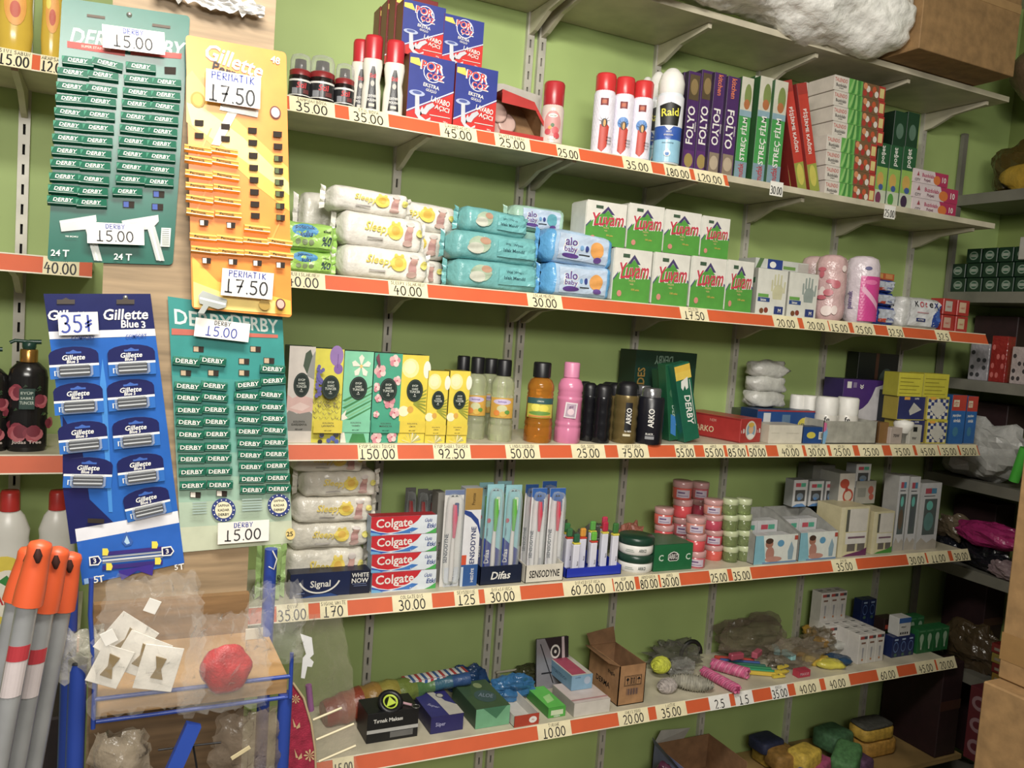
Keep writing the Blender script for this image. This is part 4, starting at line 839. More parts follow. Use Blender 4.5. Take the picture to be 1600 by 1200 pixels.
t = bottle(999, 30, 602, -.2, ZC, 'black deodorant with silver cap behind the front black one', [(.95, 0), (1, .02), (1, .95), (.9, 1)], M('#1b1b24', .3, 'plastic'), M('#8c8c90', .2, 'metal', .7), .16, None, 'deodorant_can', None, (.1, .9), caps=.7)
# --- green shaving boxes
DG = M('#164a30', .35)
def derbydark(a): a.rect(0, .82, 1, 1, M('#10301f')); a.text('DERBY', .45, .9, .1, M('#6f8a78'), .3, 180); a.poly([(.28, .3), (.5, .84), (.55, .8), (.4, .3)], M('#2c5a8a')); a.text('BLADES', .1, .6, .12, M('#8a6a2a'), .4, 90)
carton('razor_case_box', 'large dark green box standing behind the leaning razor boxes', 'box', 984, 1078, 547, -.13, ZC, .10, '#12352a', derbydark, None, '#0c241b')
def lean(name, label, pb, pt_, wd, Y, mat, art, grp=None, d=.045):
    B0 = basept(pb, Y, ZC); T0 = PY(*pt_, Y); L = T0-B0; ln = L.length; an = math.atan2(L.x, L.z); w = wd
    b = MB(); b.bbox(0, w, 0, d, 0, ln, mat, .0015); art(front(b, w, ln, 0, .0003))
    return tag(b.build(name, None, B0+Vector((0, 0, max(0, w*math.sin(max(an, 0)))+.001)), (0, an, 0)), label, 'box', grp)
def derbyv(a):
    a.rect(0, .88, 1, .98, M('#e0b82c')); a.rect(0, .8, 1, .9, M('#e2c23c')); a.poly([(.3, .78), (.75, .82), (.7, .68), (.55, .66), (.5, .72), (.35, .66), (.25, .7)], M('#dfe0d8')); a.text('DERBY', .56, .4, .38, WHITE, .44, -90, .2); a.rect(.82, .2, .86, .78, M('#c9d0c4'))
def derbys(a): a.text('DERBY', .5, .32, .34, M('#9ab0a2'), .3, -90, .1); a.ell(.45, .62, .25, .06, M('#3a6a4c')); a.poly([(.1, .1), (.5, .05), (.6, .3), (.2, .35)], M('#2f7ac0'))
SHV = 'green shaving cream boxes'
lean('shaving_box', 'slim dark green box leaning left of the bright one, third back', 1026, (1022, 610), .045, -.17, DG, derbys, SHV)
lean('shaving_box', 'slim dark green box leaning left of the bright one, second back', 1036, (1030, 578), .05, -.22, DG, derbys, SHV)
lean('shaving_box', 'slim dark green box leaning directly left of the bright one', 1046, (1040, 570), .05, -.265, M('#1a5a3a', .3), derbys, SHV)
lean('shaving_box', 'bright green box with big white lettering and yellow top', 1070, (1053, 572), .062, -.30, M('#17634a', .3), derbyv, SHV)
# --- red box, white box, blue boxes
def arkor(a): a.ell(.5, .52, .26, .4, M('#d9d2c4'), 22); a.ell(.5, .52, .2, .33, M('#7fa8c0'), 20); a.ell(.5, .55, .12, .18, M('#e0b48c')); a.ell(.5, .75, .14, .1, M('#d8b03a')); a.ell(.5, .28, .16, .1, WHITE); a.text('ı B', .12, .5, .18, WHITE, .16); a.text('ı B', .88, .5, .18, WHITE, .16)
X0, X1 = sx(1155, -.30, ZC), sx(1197, -.30, ZC); w = X1-X0; h = hgt(1155, 655, -.30, ZC)
b = MB(); b.bbox(0, w, 0, .26, 0, h, M('#b0302c', .35), .002); arkor(front(b, w, h)); a = left(b, .26, h); a.text('ARKO', .42, .38, .26, M('#d8c49a'), .5); a.text('NEM', .55, .78, .12, M('#cf8a7a'), .3); a.rect(0, .02, 1, .06, M('#8a2420')); a.rect(0, .94, 1, .985, M('#8a2420'))
tag(b.build('cream_box', None, (X0, -.30, ZC), (0, 0, math.radians(13))), 'long red box with a round baby portrait on its end', 'box')
carton('small_box', 'plain white open box right of the red box', 'box', 1200, 1252, 664, -.30, ZC, .10, '#d9d2c0', lambda a: (a.rect(.06, .55, .3, .57, M('#b0a890')), a.rect(.5, .55, .9, .57, M('#b0a890'))), None, '#c2bba8')
def venus(a): a.ell(.82, .5, .12, .26, M('#d6c83a'), 20); a.text('VENÜS', .82, .5, .2, M('#1e3a6a'), .18); a.rect(.42, .3, .56, .85, M('#5a7a9a')); a.poly([(.05, .2), (.3, .3), (.28, .4), (.05, .3)], M('#6a5a4a')); a.rect(.1, .6, .22, .9, M('#c9ccd0')); a.rect(0, .95, 1, 1, M('#a8303a'))
carton('sponge_box', 'long blue box with yellow oval mark behind the white box', 'box', 1180, 1270, 640, -.21, ZC, .09, '#1c4a8c', venus, None, '#143460')
carton('small_box', 'small blue box with yellow oval and barcode', 'box', 1254, 1288, 667, -.30, ZC, .05, '#1c4a8c', lambda a: (a.ell(.35, .5, .2, .2, M('#d6c83a')), a.rect(.7, .25, .95, .7, WHITE), a.rect(.74, .3, .76, .65, INK), a.rect(.8, .3, .84, .65, INK), a.rect(.88, .3, .9, .65, INK)), None, '#143460')
b = MB(); cw = M('#c4c4bc', .3, 'crinkle')
for k in range(3): b.blob(.075, .03, .035+.055*k, .08, .045, .032, cw, 40+k, .1, 18, 10, .6)
tag(b.build('cotton_bag', None, (sx(1166, -.12, ZC), -.14, ZC+.105)), 'clear bag of round cotton pads behind the blue box', 'bag')
carton('small_box', 'greenish box under the bag of cotton pads', 'box', 1168, 1240, 655-14, -.12, ZC, .10, '#5c6a4c', None, None, '#48543c')
# --- roll-ons in display box
gx0 = sx(1283, -.30, ZC); gx1 = sx(1366, -.30, ZC)
def tubew(c, wd, pt, Y, n):
    Xc = sx(c, Y, ZC+.05); r = (sx(c+wd/2, Y, ZC)-sx(c-wd/2, Y, ZC))/2*.95; H = hgt(c, pt, Y, ZC+.003)
    t = thing('roll_on_tube', n, 'tube', (Xc, Y, ZC+.0035), face(Xc, Y), 'white roll-on tubes'); b = MB()
    b.lathe([(r*.9, 0), (r, .01), (r, H*.55), (r*.93, H*.6)], M('#dcd8ce', .3, 'plastic'), 20); a = cyl(b, r, H*.2, H*.4); a.text('fe', .5, .75, .3, INK, .35); a.ell(.4, .25, .05, .06, INK); a.ell(.6, .2, .05, .06, INK); b.build('tube_body', t)
    MB().lathe([(r*.94, H*.58), (r*.97, H*.63), (r*.97, H*.96), (r*.85, H), (.0001, H)], WHITE, 20).build('cap', t)
for c, wd, pt, Y, n in ((1243, 19, 617, -.13, 'leftmost'), (1262, 20, 618, -.16, 'second from left'), (1289, 27, 620, -.235, 'third from left'), (1321, 26, 621, -.24, 'rightmost')): tubew(c, wd, pt, Y, '%s of the white roll-on tubes' % n)
t = thing('display_box', 'low grey cardboard display box holding white roll-on tubes', 'display box', (gx0, -.305, ZC)); w = gx1-gx0; h = hgt(1283, 657, -.305, ZC); g = M('#a8a69a', .6, 'card')
b = MB(); b.box(0, w, 0, .003, 0, h*.98, g); b.box(0, w, .123, .126, 0, h*1.3, g); b.box(0, .003, 0, .126, 0, h, g); b.box(w-.003, w, 0, .126, 0, h, g); b.box(0, w, 0, .126, 0, .003, g); b.rect = None
front(b, w, h*.98).poly([(0, 0), (.05, 0), (.08, .5), (.05, .8), (0, .9)], M('#7ab0d8')).poly([(0, .5), (.05, .6), (.05, .9), (0, .95)], M('#d86a9a')); b.build('tray_body', t)
def purp(a):
    a.poly([(.0, 0), (.32, 0), (.0, .0)], WHITE); a.rect(0, 0, 1, 1, M('#d2cfd2')); a.poly([(0, .12), (0, 1), (1, 1), (1, .98), (.9, .92), (.75, .88), (.68, .72), (.6, .6), (.5, .52), (.35, .45), (.22, .3), (.1, .2)], M('#4f2f7c'))
    a.rect(.08, .85, .18, .96, WHITE); a.rect(.22, .86, .3, .95, M('#8a7aa0')); a.text('»', .42, .88, .08, WHITE, .1, -90); a.text('aniqa hand care', .93, .5, .035, M('#3a3a3a'), .4, 90); a.ell(.12, .15, .05, .02, M('#5a5a2a'))
carton('purple_box', 'tall purple and white box behind the grey display box', 'box', 1310, 1376, 592, -.155, ZC, .10, '#4f2f7c', purp, None, '#32205a')
# --- lamp boxes right end
def patt(a):
    bl_ = M('#2a3a7c'); a.rect(.05, .05, .95, .9, M('#dcd8c8'))
    for i in range(7):
        for j in range(6):
            if (i+j) % 2: a.rect(.05+.128*i, .05+.14*j, .05+.128*(i+1), .05+.14*(j+1), bl_)
    a.poly([(.5, .08), (.88, .46), (.5, .84), (.12, .46)], M('#c9c6bc')); a.rect(.1, .86, .35, .97, M('#e0a02c')); a.text('PUROTEK', .65, .92, .07, INK, .4)
def navy(a): a.rect(0, 0, 1, 1, M('#2a2f66')); a.poly([(.45, .2), (.85, .45), (.55, .75), (.4, .4)], M('#bcbab2')); a.rect(.2, .86, .4, .98, M('#e0a02c')); a.text('SUPER', .65, .92, .07, WHITE, .3); a.rect(0, 0, 1, .03, M('#d0c22c'))
PB = 'patterned light bulb boxes'
q1 = carton('bulb_box', 'lower patterned bulb box with diamond print', 'box', 1445, 1477, 656, -.295, ZC, .07, '#d0c22c', patt, PB, '#9a8a2a')
q3 = carton('bulb_box', 'lower navy bulb box behind the standing bulb', 'box', 1402, 1443, 656, -.285, ZC, .07, '#d0c22c', navy, PB, '#9a8a2a')
q2 = carton('bulb_box', 'upper patterned bulb box with diamond print', 'box', 1446, 1480, 619, -.295, q1[2], .07, '#d0c22c', patt, PB, '#9a8a2a')
q4 = carton('bulb_box', 'upper navy bulb box under the bright yellow box', 'box', 1401, 1444, 619, -.285, q3[2], .07, '#d0c22c', navy, PB, '#9a8a2a')
yb = lambda a: [a.rect(.06, .12+.16*k, (.9, .75, .85, .6, .88)[k], .15+.16*k, M('#8a8210')) for k in range(5)]
carton('yellow_box', 'bright yellow box on top of the bulb boxes, left one', 'box', 1402, 1440, 582, -.285, q4[2], .07, '#ccc41e', yb, 'bright yellow boxes', '#9a941a', '#dcd43a')
carton('yellow_box', 'bright yellow box on top of the bulb boxes, right one', 'box', 1441, 1480, 583, -.285, q4[2], .07, '#c6be1c', yb, 'bright yellow boxes', '#9a941a', '#dcd43a')
def bluered(a): a.rect(0, 0, 1, .68, M('#1f62a8')); a.rect(0, .68, 1, 1, M('#b8392c')); a.rect(.1, .76, .5, .9, M('#d8cfae')); a.text('FİT', .3, .83, .1, M('#b8392c'), .3); a.text('yapışkan', .4, .58, .07, WHITE, .6); a.ell(.4, .25, .2, .1, M('#3a7a9a')); a.text('simlak', .45, .48, .07, WHITE, .5)
carton('blue_red_box', 'upright blue box with red top near the shelf end', 'box', 1481, 1503, 617, -.30, ZC, .05, '#1f62a8', bluered, 'blue boxes with red tops', '#184a80')
carton('blue_red_box', 'second blue box with red top at the shelf end', 'box', 1505, 1521, 619, -.29, ZC, .05, '#1d5890', bluered, 'blue boxes with red tops', '#184a80')
p = basept(1417, -.30, ZC); t = thing('light_bulb', 'white light bulb standing in front of the navy box', 'bulb', (p.x-.01, -.315+.03, ZC), None)
MB().lathe([(.012, 0), (.014, .004), (.014, .03), (.022, .04)], M('#8f8f8a', .3, 'metal', .5), 18).build('base', t); MB().lathe([(.022, .04), (.034, .06), (.038, .075), (.034, .086), (.0001, .092)], WHITE, 20).build('globe', t)
carton('small_box', 'small pinkish white box left of the standing bulb', 'box', 1390, 1408, 668, -.305, ZC, .04, '#b5a69c', lambda a: a.text('70W', .5, .5, .2, INK, .6))
carton('small_box', 'small white spec card box right of the standing bulb', 'box', 1420, 1438, 664, -.313, ZC, .022, '#bdbaae', lambda a: (a.rect(.25, .65, .6, .9, INK), a.text('9W', .4, .3, .15, INK, .5)))
carton('small_box', 'brown cardboard strip box right of the purple box', 'box', 1372, 1386, 660, -.29, ZC, .06, '#8a6434', None, None, '#6a4a26')
def darkp(a): a.ell(.25, .5, .14, .18, M('#6a6a5a')); a.ell(.72, .62, .2, .2, M('#4a5a52')); a.rect(.42, 0, .5, 1, M('#5a3a2a')); a.text('LED', .75, .25, .12, M('#7a7a6a'), .3)
carton('dark_photo_box', 'dark box with dim photo print on the back row', 'box', 1330, 1392, 550, -.07, ZC, .06, '#1c2220', darkp, None, '#121614')
carton('dark_photo_box', 'dark navy box behind the bulb boxes', 'box', 1381, 1403, 610, -.2, ZC, .10, '#1d2a3c', lambda a: a.poly([(.3, .6), (.7, .5), (.8, .8), (.4, .85)], M('#a8a8a0')), None, '#121a26')

# ================================================================== LEFT BAY BOTTLES
def rose(a):
    rnd = random.Random(3)
    a.rect(0, 0, 1, 1, M('#1c1a1a', .25), 16)
    for k in range(18): a.poly([(u := rnd.uniform(.02, .9), v := rnd.uniform(.05, .9)), (u+.09, v+.02), (u+.05, v+.05)], M(('#2f4a2a', '#5a6a3a', '#243a24')[k % 3]))
    for u, v, r in ((.3, .78, .17), (.72, .66, .15), (.35, .22, .2), (.6, .2, .18), (.12, .5, .1), (.88, .35, .12)):
        for k in range(4): q = k*1.6+u*5; a.ell(u+r*.3*math.cos(q), v+r*.22*math.sin(q), r*.62, r*.48, M(('#8a3040', '#a84a54', '#b8626a', '#7a2838')[k]), 10)
    a.rect(.38, .55, .6, .84, M('#24443c'), 4); a.text('EYÜP', .49, .78, .045, M('#b8c4b8'), .18); a.text('SABRİ', .49, .71, .045, M('#b8c4b8'), .18); a.text('TUNCER', .49, .64, .045, M('#b8c4b8'), .2); a.text('Judas Tree', .5, .08, .06, M('#c9b8b0'), .55)
for c, wd, pt, n in ((43, 66, 528, 'right'), (-17, 66, 540, 'left')):
    Y = -.26; Xc = sx(c-2, Y, LC); r = (sx(c+wd/2, Y, LC)-sx(c-wd/2, Y, LC))/2*.95; H = hgt(c, pt, Y, LC); hb = H*.80
    t = thing('pump_bottle', '%s dark shampoo bottle with roses and a pump' % n, 'bottle', (Xc, Y, LC), face(Xc, Y), 'dark rose shampoo bottles'); b = MB()
    b.lathe([(r*.93, 0), (r, .01), (r, hb*.82), (r*.93, hb*.9), (r*.6, hb*.97), (r*.4, hb)], M('#1c1a1a', .2, 'plastic'), 28, 1, .7); rose(cyl(b, r*1.005, hb*.05, hb*.78, -165, -15, sy=.7, k0=.001)); b.build('bottle_body', t)
    MB().lathe([(r*.46, hb-.003), (r*.46, hb+H*.09), (r*.42, hb+H*.1), (.0001, hb+H*.1)], M('#b8863a', .25, 'metal', .8), 24).build('gold_collar', t)
    b = MB(); b.lathe([(r*.3, hb+H*.095), (r*.36, hb+H*.12), (r*.36, hb+H*.16), (r*.2, hb+H*.17), (.0001, hb+H*.17)], M('#1b3f34', .3, 'plastic'), 20); b.tube([(0, 0, hb+H*.165), (-r*.7, -.0, hb+H*.172), (-r*.95, 0, hb+H*.15)], r*.1, M('#1b3f34', .3, 'plastic')); b.tube([(0, 0, hb+H*.165), (r*.6, 0, hb+H*.168)], r*.13, M('#1b3f34', .3, 'plastic')); b.build('pump_head', t)
def ys(a): a.ell(.5, .5, .35, .35, M('#e8a23a')); a.ell(.5, .42, .16, .14, M('#c8502c')); a.ell(.3, .65, .12, .1, M('#e8d84a')); a.text('sabun', .5, .78, .1, M('#8a3a1a'), .4)
for c, wd, n in ((22, 64, 'larger yellow liquid soap bottle at the far left'), (80, 38, 'slim yellow liquid bottle beside the upper green card')):
    Y = -.27; Xc = sx(c, Y, LA); r = (sx(c+wd/2, Y, LA)-sx(c-wd/2, Y, LA))/2*.92
    t = thing('soap_bottle', n, 'bottle', (Xc, Y, LA), face(Xc, Y), None); b = MB(); H = .22
    b.lathe([(r*.75, 0), (r*.9, .01), (r, .05), (r*.92, .11), (r*.97, .16), (r*.7, .2), (r*.35, H)], GL('#dcb62a', .1) if 0 else M('#d9b52c', .18, 'plastic'), 26, 1, .7); ys(cyl(b, r*.97, .04, .13, -140, -40, sy=.7, k0=.002)); b.build('bottle_body', t)
    MB().lathe([(r*.4, H-.002), (r*.4, H+.04), (.0001, H+.04)], WHITE, 20).build('cap', t)
def fairy(a): a.ell(.45, .5, .44, .46, M('#e8d034'), 26); a.ell(.5, .45, .32, .32, M('#f0ead8'), 26); a.poly([(.35, .62), (.5, .7), (.6, .6), (.5, .55)], M('#2f8a3a')); a.text('FAIRY', .5, .38, .16, M('#c8202c'), .62, 3); a.disc(.82, .78, .013, M('#c8383c')); a.text('YENİ', .82, .78, .03, WHITE, .12)
def jug(c, wd, pt, Y, n, lab=None, z=LD):
    Xc = sx(c, Y, z); r = (sx(c+wd/2, Y, z)-sx(c-wd/2, Y, z))/2*.95; H = hgt(c, pt, Y, z)
    t = thing('bleach_bottle', n, 'bottle', (Xc, Y, z), face(Xc, Y), 'white bottles with red caps'); b = MB()
    b.lathe([(r*.93, 0), (r, .012), (r, H*.55), (r*.92, H*.66), (r*.97, H*.72), (r*.7, H*.82), (r*.42, H*.87)], M('#dddbd2', .3, 'plastic'), 28, 1, .68)
    if lab: fairy(cyl(b, r*1.0, H*.06, H*.52, -165, -20, sy=.68, k0=.002))
    b.build('bottle_body', t); MB().lathe([(r*.48, H*.86), (r*.46, H*.98), (r*.4, H), (.0001, H)], M('#b8261f', .35, 'plastic'), 24).build('red_cap', t)
jug(10, 72, 766, -.26, 'white bottle with red cap at the far left behind the mop handles', 1)
jug(84, 62, 766, -.24, 'white bottle with red cap just left of the blue card', None)

# ================================================================== SHELF D
SD = 'white baby wipe packs on the toothpaste shelf'
z = ZD
for k, (p0, p1, pt, n) in enumerate(((436, 580, 858, 'lowest'), (442, 588, 818, 'second from the bottom'), (450, 594, 777, 'middle'), (462, 600, 738, 'second from the top'), (448, 580, 704, 'topmost'))):
    z = soft('baby_wipe_pack', '%s white baby wipe pack behind the dark blue toothpaste box' % n, 'wipe pack', p0, p1, pt, -.235, z-(.002 if k else 0), .11, M('#dfdacb', .25, 'crinkle'), sleepy, SD, 50+k)
soft('wipe_pack', 'light green and white pack at the left end of the toothpaste shelf', 'wipe pack', 400, 447, 852, -.30, ZD, .06, M('#a8cc7a', .3, 'crinkle'), lambda a: a.text('1ügo', .8, .4, .3, INK, .3, 90), None, 58)
NV = '#16244e'
def signal(a):
    a.rect(.74, 0, 1, 1, M('#141a34')); n = 16; arc_ = [(.36+.27*math.cos(math.radians(200+140*i/n)), .86+.72*math.sin(math.radians(200+140*i/n))) for i in range(n+1)]
    inn = [(.36+.25*math.cos(math.radians(340-140*i/n)), .88+.68*math.sin(math.radians(340-140*i/n))) for i in range(n+1)]
    a.poly(arc_+inn, WHITE); a.text('Signal', .37, .5, .36, WHITE, .34); a.text('WHITE', .87, .8, .18, WHITE, .22); a.text('NOW', .87, .57, .2, WHITE, .22); a.rect(.77, .42, .95, .44, M('#7080b0')); a.rect(.79, .34, .96, .36, M('#7080b0')); a.rect(.08, .18, .18, .21, M('#7080b0'))
    a.poly([(.1, 0), (.6, 0), (.5, .14), (.3, .1)], M('#24498c'))
carton('toothpaste_box', 'dark blue toothpaste box below the white wipe packs', 'box', 452, 577, 898, -.285, ZD, .05, NV, signal, None, '#101836')
def colg(a):
    a.rect(0, 0, 1, 1, M('#dde6ee', .3)); a.poly([(0, 1), (.76, 1), (.7, .72), (.56, .35), (.4, .16), (.25, .12), (.1, .22), (0, .4)], M('#cf2430', .3)); a.poly([(0, .3), (.12, .16), (.3, .06), (0, .0)], M('#2a58b8')); a.poly([(.3, .06), (.5, .2), (.62, .36), (.72, .3), (.6, .05)], M('#3a7ac8'))
    a.poly([(.0, 0), (.18, 0), (.1, .12), (0, .18)], M('#6ab0e0')); a.poly([(.82, 0), (1, 0), (1, .3), (.9, .1)], M('#3fae4a')); a.text('Colgate', .35, .58, .62, WHITE, .64, 1, 0); a.rect(.38, .26, .52, .3, WHITE); a.text('Üçlü', .87, .72, .24, M('#1f3f8c'), .16, 0, .2); a.text('Etki', .92, .42, .24, M('#1f3f8c'), .14, 0, .2); a.text('FLORÜR', .65, .12, .1, WHITE, .14)
z = ZD; CO = 'stacked red toothpaste boxes'
for k, (pt, n) in enumerate(((896, 'bottom'), (867, 'second from the bottom'), (838, 'third from the bottom'), (808, 'top'))):
    q = carton('toothpaste_box', '%s red and white toothpaste box of the stack of four' % n, 'box', 580-k*.4, 680+k*.4, pt+0, -.288+.002*k, z, .042, '#cf2430', colg, CO, '#9ab0c8', '#a8242c'); z = q[2]+.0008
# --- blister tooth brushes
def brush(t, w, h, c1, c2, y=-.010, xo=0, rot=0, k=0):
    x = w/2+xo; b = MB(); g = M(c1, .25, 'plastic')
    b.tube([(x-.001, y, h*.07), (x, y, h*.2), (x-.001, y, h*.35), (x, y, h*.55), (x, y, h*.68)], [.006, .0075, .007, .005, .004], M('#dcd8d4', .3, 'plastic') if k == 0 else g, 8)
    b.tube([(x, y-.003, h*.52), (x, y-.004, h*.72), (x-.002, y-.004, h*.86)], [.0045, .0085, .007], g, 8)
    br = b.build('toothbrush', t); MB().bbox(x-.004, x+.008, y-.01, y-.002, h*.74, h*.88, M(c2, .6, 'cloth'), .002).build('bristles', br)
def blister(p0, p1, pt, Y, z, label, card, art, c1, c2, grp, k=0, name='toothbrush_pack'):
    X0, X1 = sx(p0, Y, z), sx(p1, Y, z); w = X1-X0; h = sz(pt, X0, Y)-z; t = thing(name, label, 'toothbrush', (X0, Y, z), None, grp)
    b = MB(); b.bbox(0, w, 0, .003, 0, h, card, .001); art(front(b, w, h)); b.build('backing_card', t); brush(t, w, h, c1, c2, k=k)
    b = MB(); b.blob(w/2, -.008, h*.5, w*.44, .013, h*.46, M('#e4ecec', .06, 'thin'), 3, .02, 12, 10, .35); b.build('clear_shell', t); return t
SC_ = M('#e4e2e2', .3)
def senso(a): a.rect(0, .9, 1, 1, M('#2a62b0')); a.ell(.5, .9, .42, .05, M('#2a62b0')); a.poly([(.35, .9), (.42, .93), (.5, .9), (.58, .93), (.66, .9)], INK); a.text('SENSODYNE', .16, .36, .22, M('#24304a'), .34, 90); a.rect(.62, .04, .9, .2, M('#b9b7bc')); a.rect(.0, 0, .12, .2, M('#cfcdd2'))
def senso2(a): a.rect(0, .95, 1, 1, M('#6a7aa0')); a.rect(.2, .0, .95, .2, M('#cfd4dc')); a.text('Normal Önerir', .6, .1, .2, M('#24406a'), .17, 90); a.text('SENSODYNE', .2, .4, .2, M('#24304a'), .3, 90); a.poly([(.3, .93), (.4, .95), (.5, .93), (.6, .95), (.7, .93)], INK)
blister(686, 716, 766, -.285, ZD, 'toothbrush pack with pink handle beside the red toothpaste boxes', M('#d8d6d2', .3), senso2, '#d2607a', '#2f3f7a', None)
def stp(a): a.rect(0, .78, 1, 1, M('#a8843a')); a.text('Promise', .5, .89, .2, M('#4a3414'), .12, 90); a.poly([(0, .74), (.4, .7), (.8, .62), (1, .52), (1, .58), (.85, .68), (.4, .76), (0, .78)], M('#24408c')); a.text('SENSODYNE', .62, .4, .3, M('#24346a'), .42, 90); a.rect(0, .22, .28, .32, M('#d8502c')); a.rect(0, 0, 1, .22, M('#2a5a9c')); a.text('HEDİYE', .66, .11, .22, WHITE, .17, 90); a.rect(0, 0, .14, .2, M('#c9d4e0'))
carton('toothpaste_box', 'upright white toothpaste box with gold top', 'box', 718, 744, 763, -.292, ZD, .04, '#e2e2e6', stp, None, '#a8acb0')
carton('display_card', 'grey backing card leaning behind the pink toothbrush', 'card', 676, 688, 770, -.24, ZD, .05, '#8a8880', lambda a: a.text('SENSODYNE', .5, .35, .3, INK, .3, 90), None, '#7a7870')
for k, (c, n) in enumerate(((634, 'left'), (653, 'middle'), (668, 'right'))):
    blister(c-8, c+8, 762+2*k, -.13, ZD, '%s grey and red toothbrush pack standing behind the toothpaste stack' % n, M('#6a6a66', .3), lambda a: a.rect(.2, .3, .8, .6, M('#a8443c')), '#a83a3a', '#5a5a5a', 'toothbrush packs behind the toothpaste stack')
DFC = M('#8fc4cc', .25)
def difas(a): a.poly([(0, 0), (1, 0), (1, .3), (.5, .36), (0, .44)], M('#1f2f8c')); a.text('Difas', .2, .24, .28, WHITE, .2, 90); a.poly([(.3, .93), (.42, .95), (.5, .93), (.6, .95), (.7, .93)], M('#2a3a44')); a.ell(.2, .62, .12, .025, M('#c0445a')); a.text('medium', .14, .5, .1, M('#2a5a7a'), .14, 90)
DT = 'green toothbrush packs in the navy tray'
for p0, p1, pt, Y, n in ((752, 778, 757, -.262, 'front left'), (781, 806, 758, -.262, 'front right'), (740, 762, 754, -.2, 'rear left'), (768, 790, 752, -.2, 'rear right')):
    blister(p0, p1, pt, Y, ZD+.006, '%s green toothbrush pack standing in the navy tray' % n, DFC, difas, '#5fb83c', '#cfe8c8', DT)
def tray(name, label, p0, p1, pt, Y, z, d, mat, txt=None, tm=None, sh=0):
    X0, X1 = sx(p0, Y, z), sx(p1, Y, z); w = X1-X0; h = sz(pt, X0, Y)-z; b = MB(); e = .002
    b.box(0, w, 0, d, 0, e, mat); b.box(0, w, 0, e, 0, h, mat); b.box(0, w, d-e, d, 0, h*1.3, mat)
    for x in (0, w-e): b.prism([(0, 0), (d, 0), (d, h*1.3), (0, h)], x, x+e, mat, 'x')
    if txt: front(b, w, h).text(txt, .5, .48, .42, tm, .8, 0, sh)
    return tag(b.build(name, None, (X0, Y, z)), label, 'tray')
tray('display_tray', 'navy cardboard tray holding green toothbrush packs', 749, 814, 886, -.298, ZD, .14, M('#14203a', .4), 'Difas', WHITE, .2)
ST = 'pink toothbrush packs in the white tray'
for p0, p1, pt, Y, n in ((822, 845, 763, -.262, 'front left'), (850, 874, 763, -.262, 'front right'), (812, 832, 757, -.2, 'rear left'), (838, 860, 752, -.2, 'rear right')):
    blister(p0, p1, pt, Y, ZD+.006, '%s pink toothbrush pack standing in the white tray' % n, SC_, senso, '#d8445a', '#2f4a8a', ST)
tray('display_tray', 'white cardboard tray holding pink toothbrush packs', 820, 879, 884, -.31, ZD, .15, M('#ded8c8', .5), 'SENSODYNE', INK)
# --- blue tray of pocket toothbrushes
tray('display_tray', 'bright blue plastic tray holding white pocket toothbrushes', 884, 970, 889, -.295, ZD, .15, M('#1f38b8', .2, 'plastic'))
PT = 'white pocket toothbrushes with coloured caps'
for i, (c, pt, Y, col, n) in enumerate(((899, 835, -.27, '#2f6a4a', 'front left, dark green cap'), (926, 832, -.27, '#6ac03a', 'front, light green cap'), (959, 818, -.27, '#3f7a3c', 'front right, green cap'), (909, 826, -.225, '#e8a02c', 'second row, orange cap'),
       (943, 816, -.225, '#c8284a', 'second row, red cap'), (888, 826, -.215, '#3f7a4a', 'second row left, green cap'), (924, 815, -.19, '#5fb04a', 'rear, green cap'), (942, 808, -.185, '#d03a5a', 'rear, pink red cap'), (884, 818, -.175, '#3f8a4a', 'rear left, green cap'))):
    X = sx(c, Y, ZD+.01); w = .024; h = sz(pt, X, Y)-ZD-.004; t = thing('pocket_toothbrush', 'white pocket toothbrush in blue tray, %s' % n, 'toothbrush', (X-w/2, Y, ZD+.004), None, PT)
    b = MB(); b.bbox(0, w, 0, .016, 0, h*.74, M('#e2e2ee', .3, 'plastic'), .003); a = front(b, w, h*.74); a.text('Banat', .68, .35, .2, INK, .25, 90); b.build('brush_case', t)
    b = MB(); b.bbox(-.0, w, 0, .016, h*.74, h*.78, M(('#e8d83a', '#d8402c')[i % 2], .3, 'plastic'), .001); b.bbox(.002, w-.002, .001, .015, h*.78, h, M(col, .25, 'plastic'), .004); b.build('coloured_cap', t)
def bagblob(name, label, px, py, Y, rx, ry, rz, mat, seed, amp=.15, cat='bag', grp=None, z=None):
    p = PY(px, py, Y); 
    if z is not None: p.z = z+rz*.95
    return tag(MB().blob(0, 0, 0, rx, ry, rz, mat, seed, amp, 22, 14, .85, 5.0, .07).build(name, None, p), label, cat, grp)
bagblob('plastic_bag', 'grey crumpled bag behind the blue tray of pocket toothbrushes', 930, 800, -.08, .07, .04, .05, M('#5a5c54', .3, 'crinkle'), 61, .2, z=ZD)
bagblob('plastic_bag', 'greenish grey bag lying behind the pink toothbrush packs', 872, 830, -.08, .06, .04, .06, M('#4e5340', .3, 'crinkle'), 62, .2, z=ZD)
bagblob('plastic_bag', 'reddish netted bag behind the white cream jars', 985, 850, -.13, .05, .05, .06, M('#9a5a48', .4, 'crinkle'), 63, .15, z=ZD)
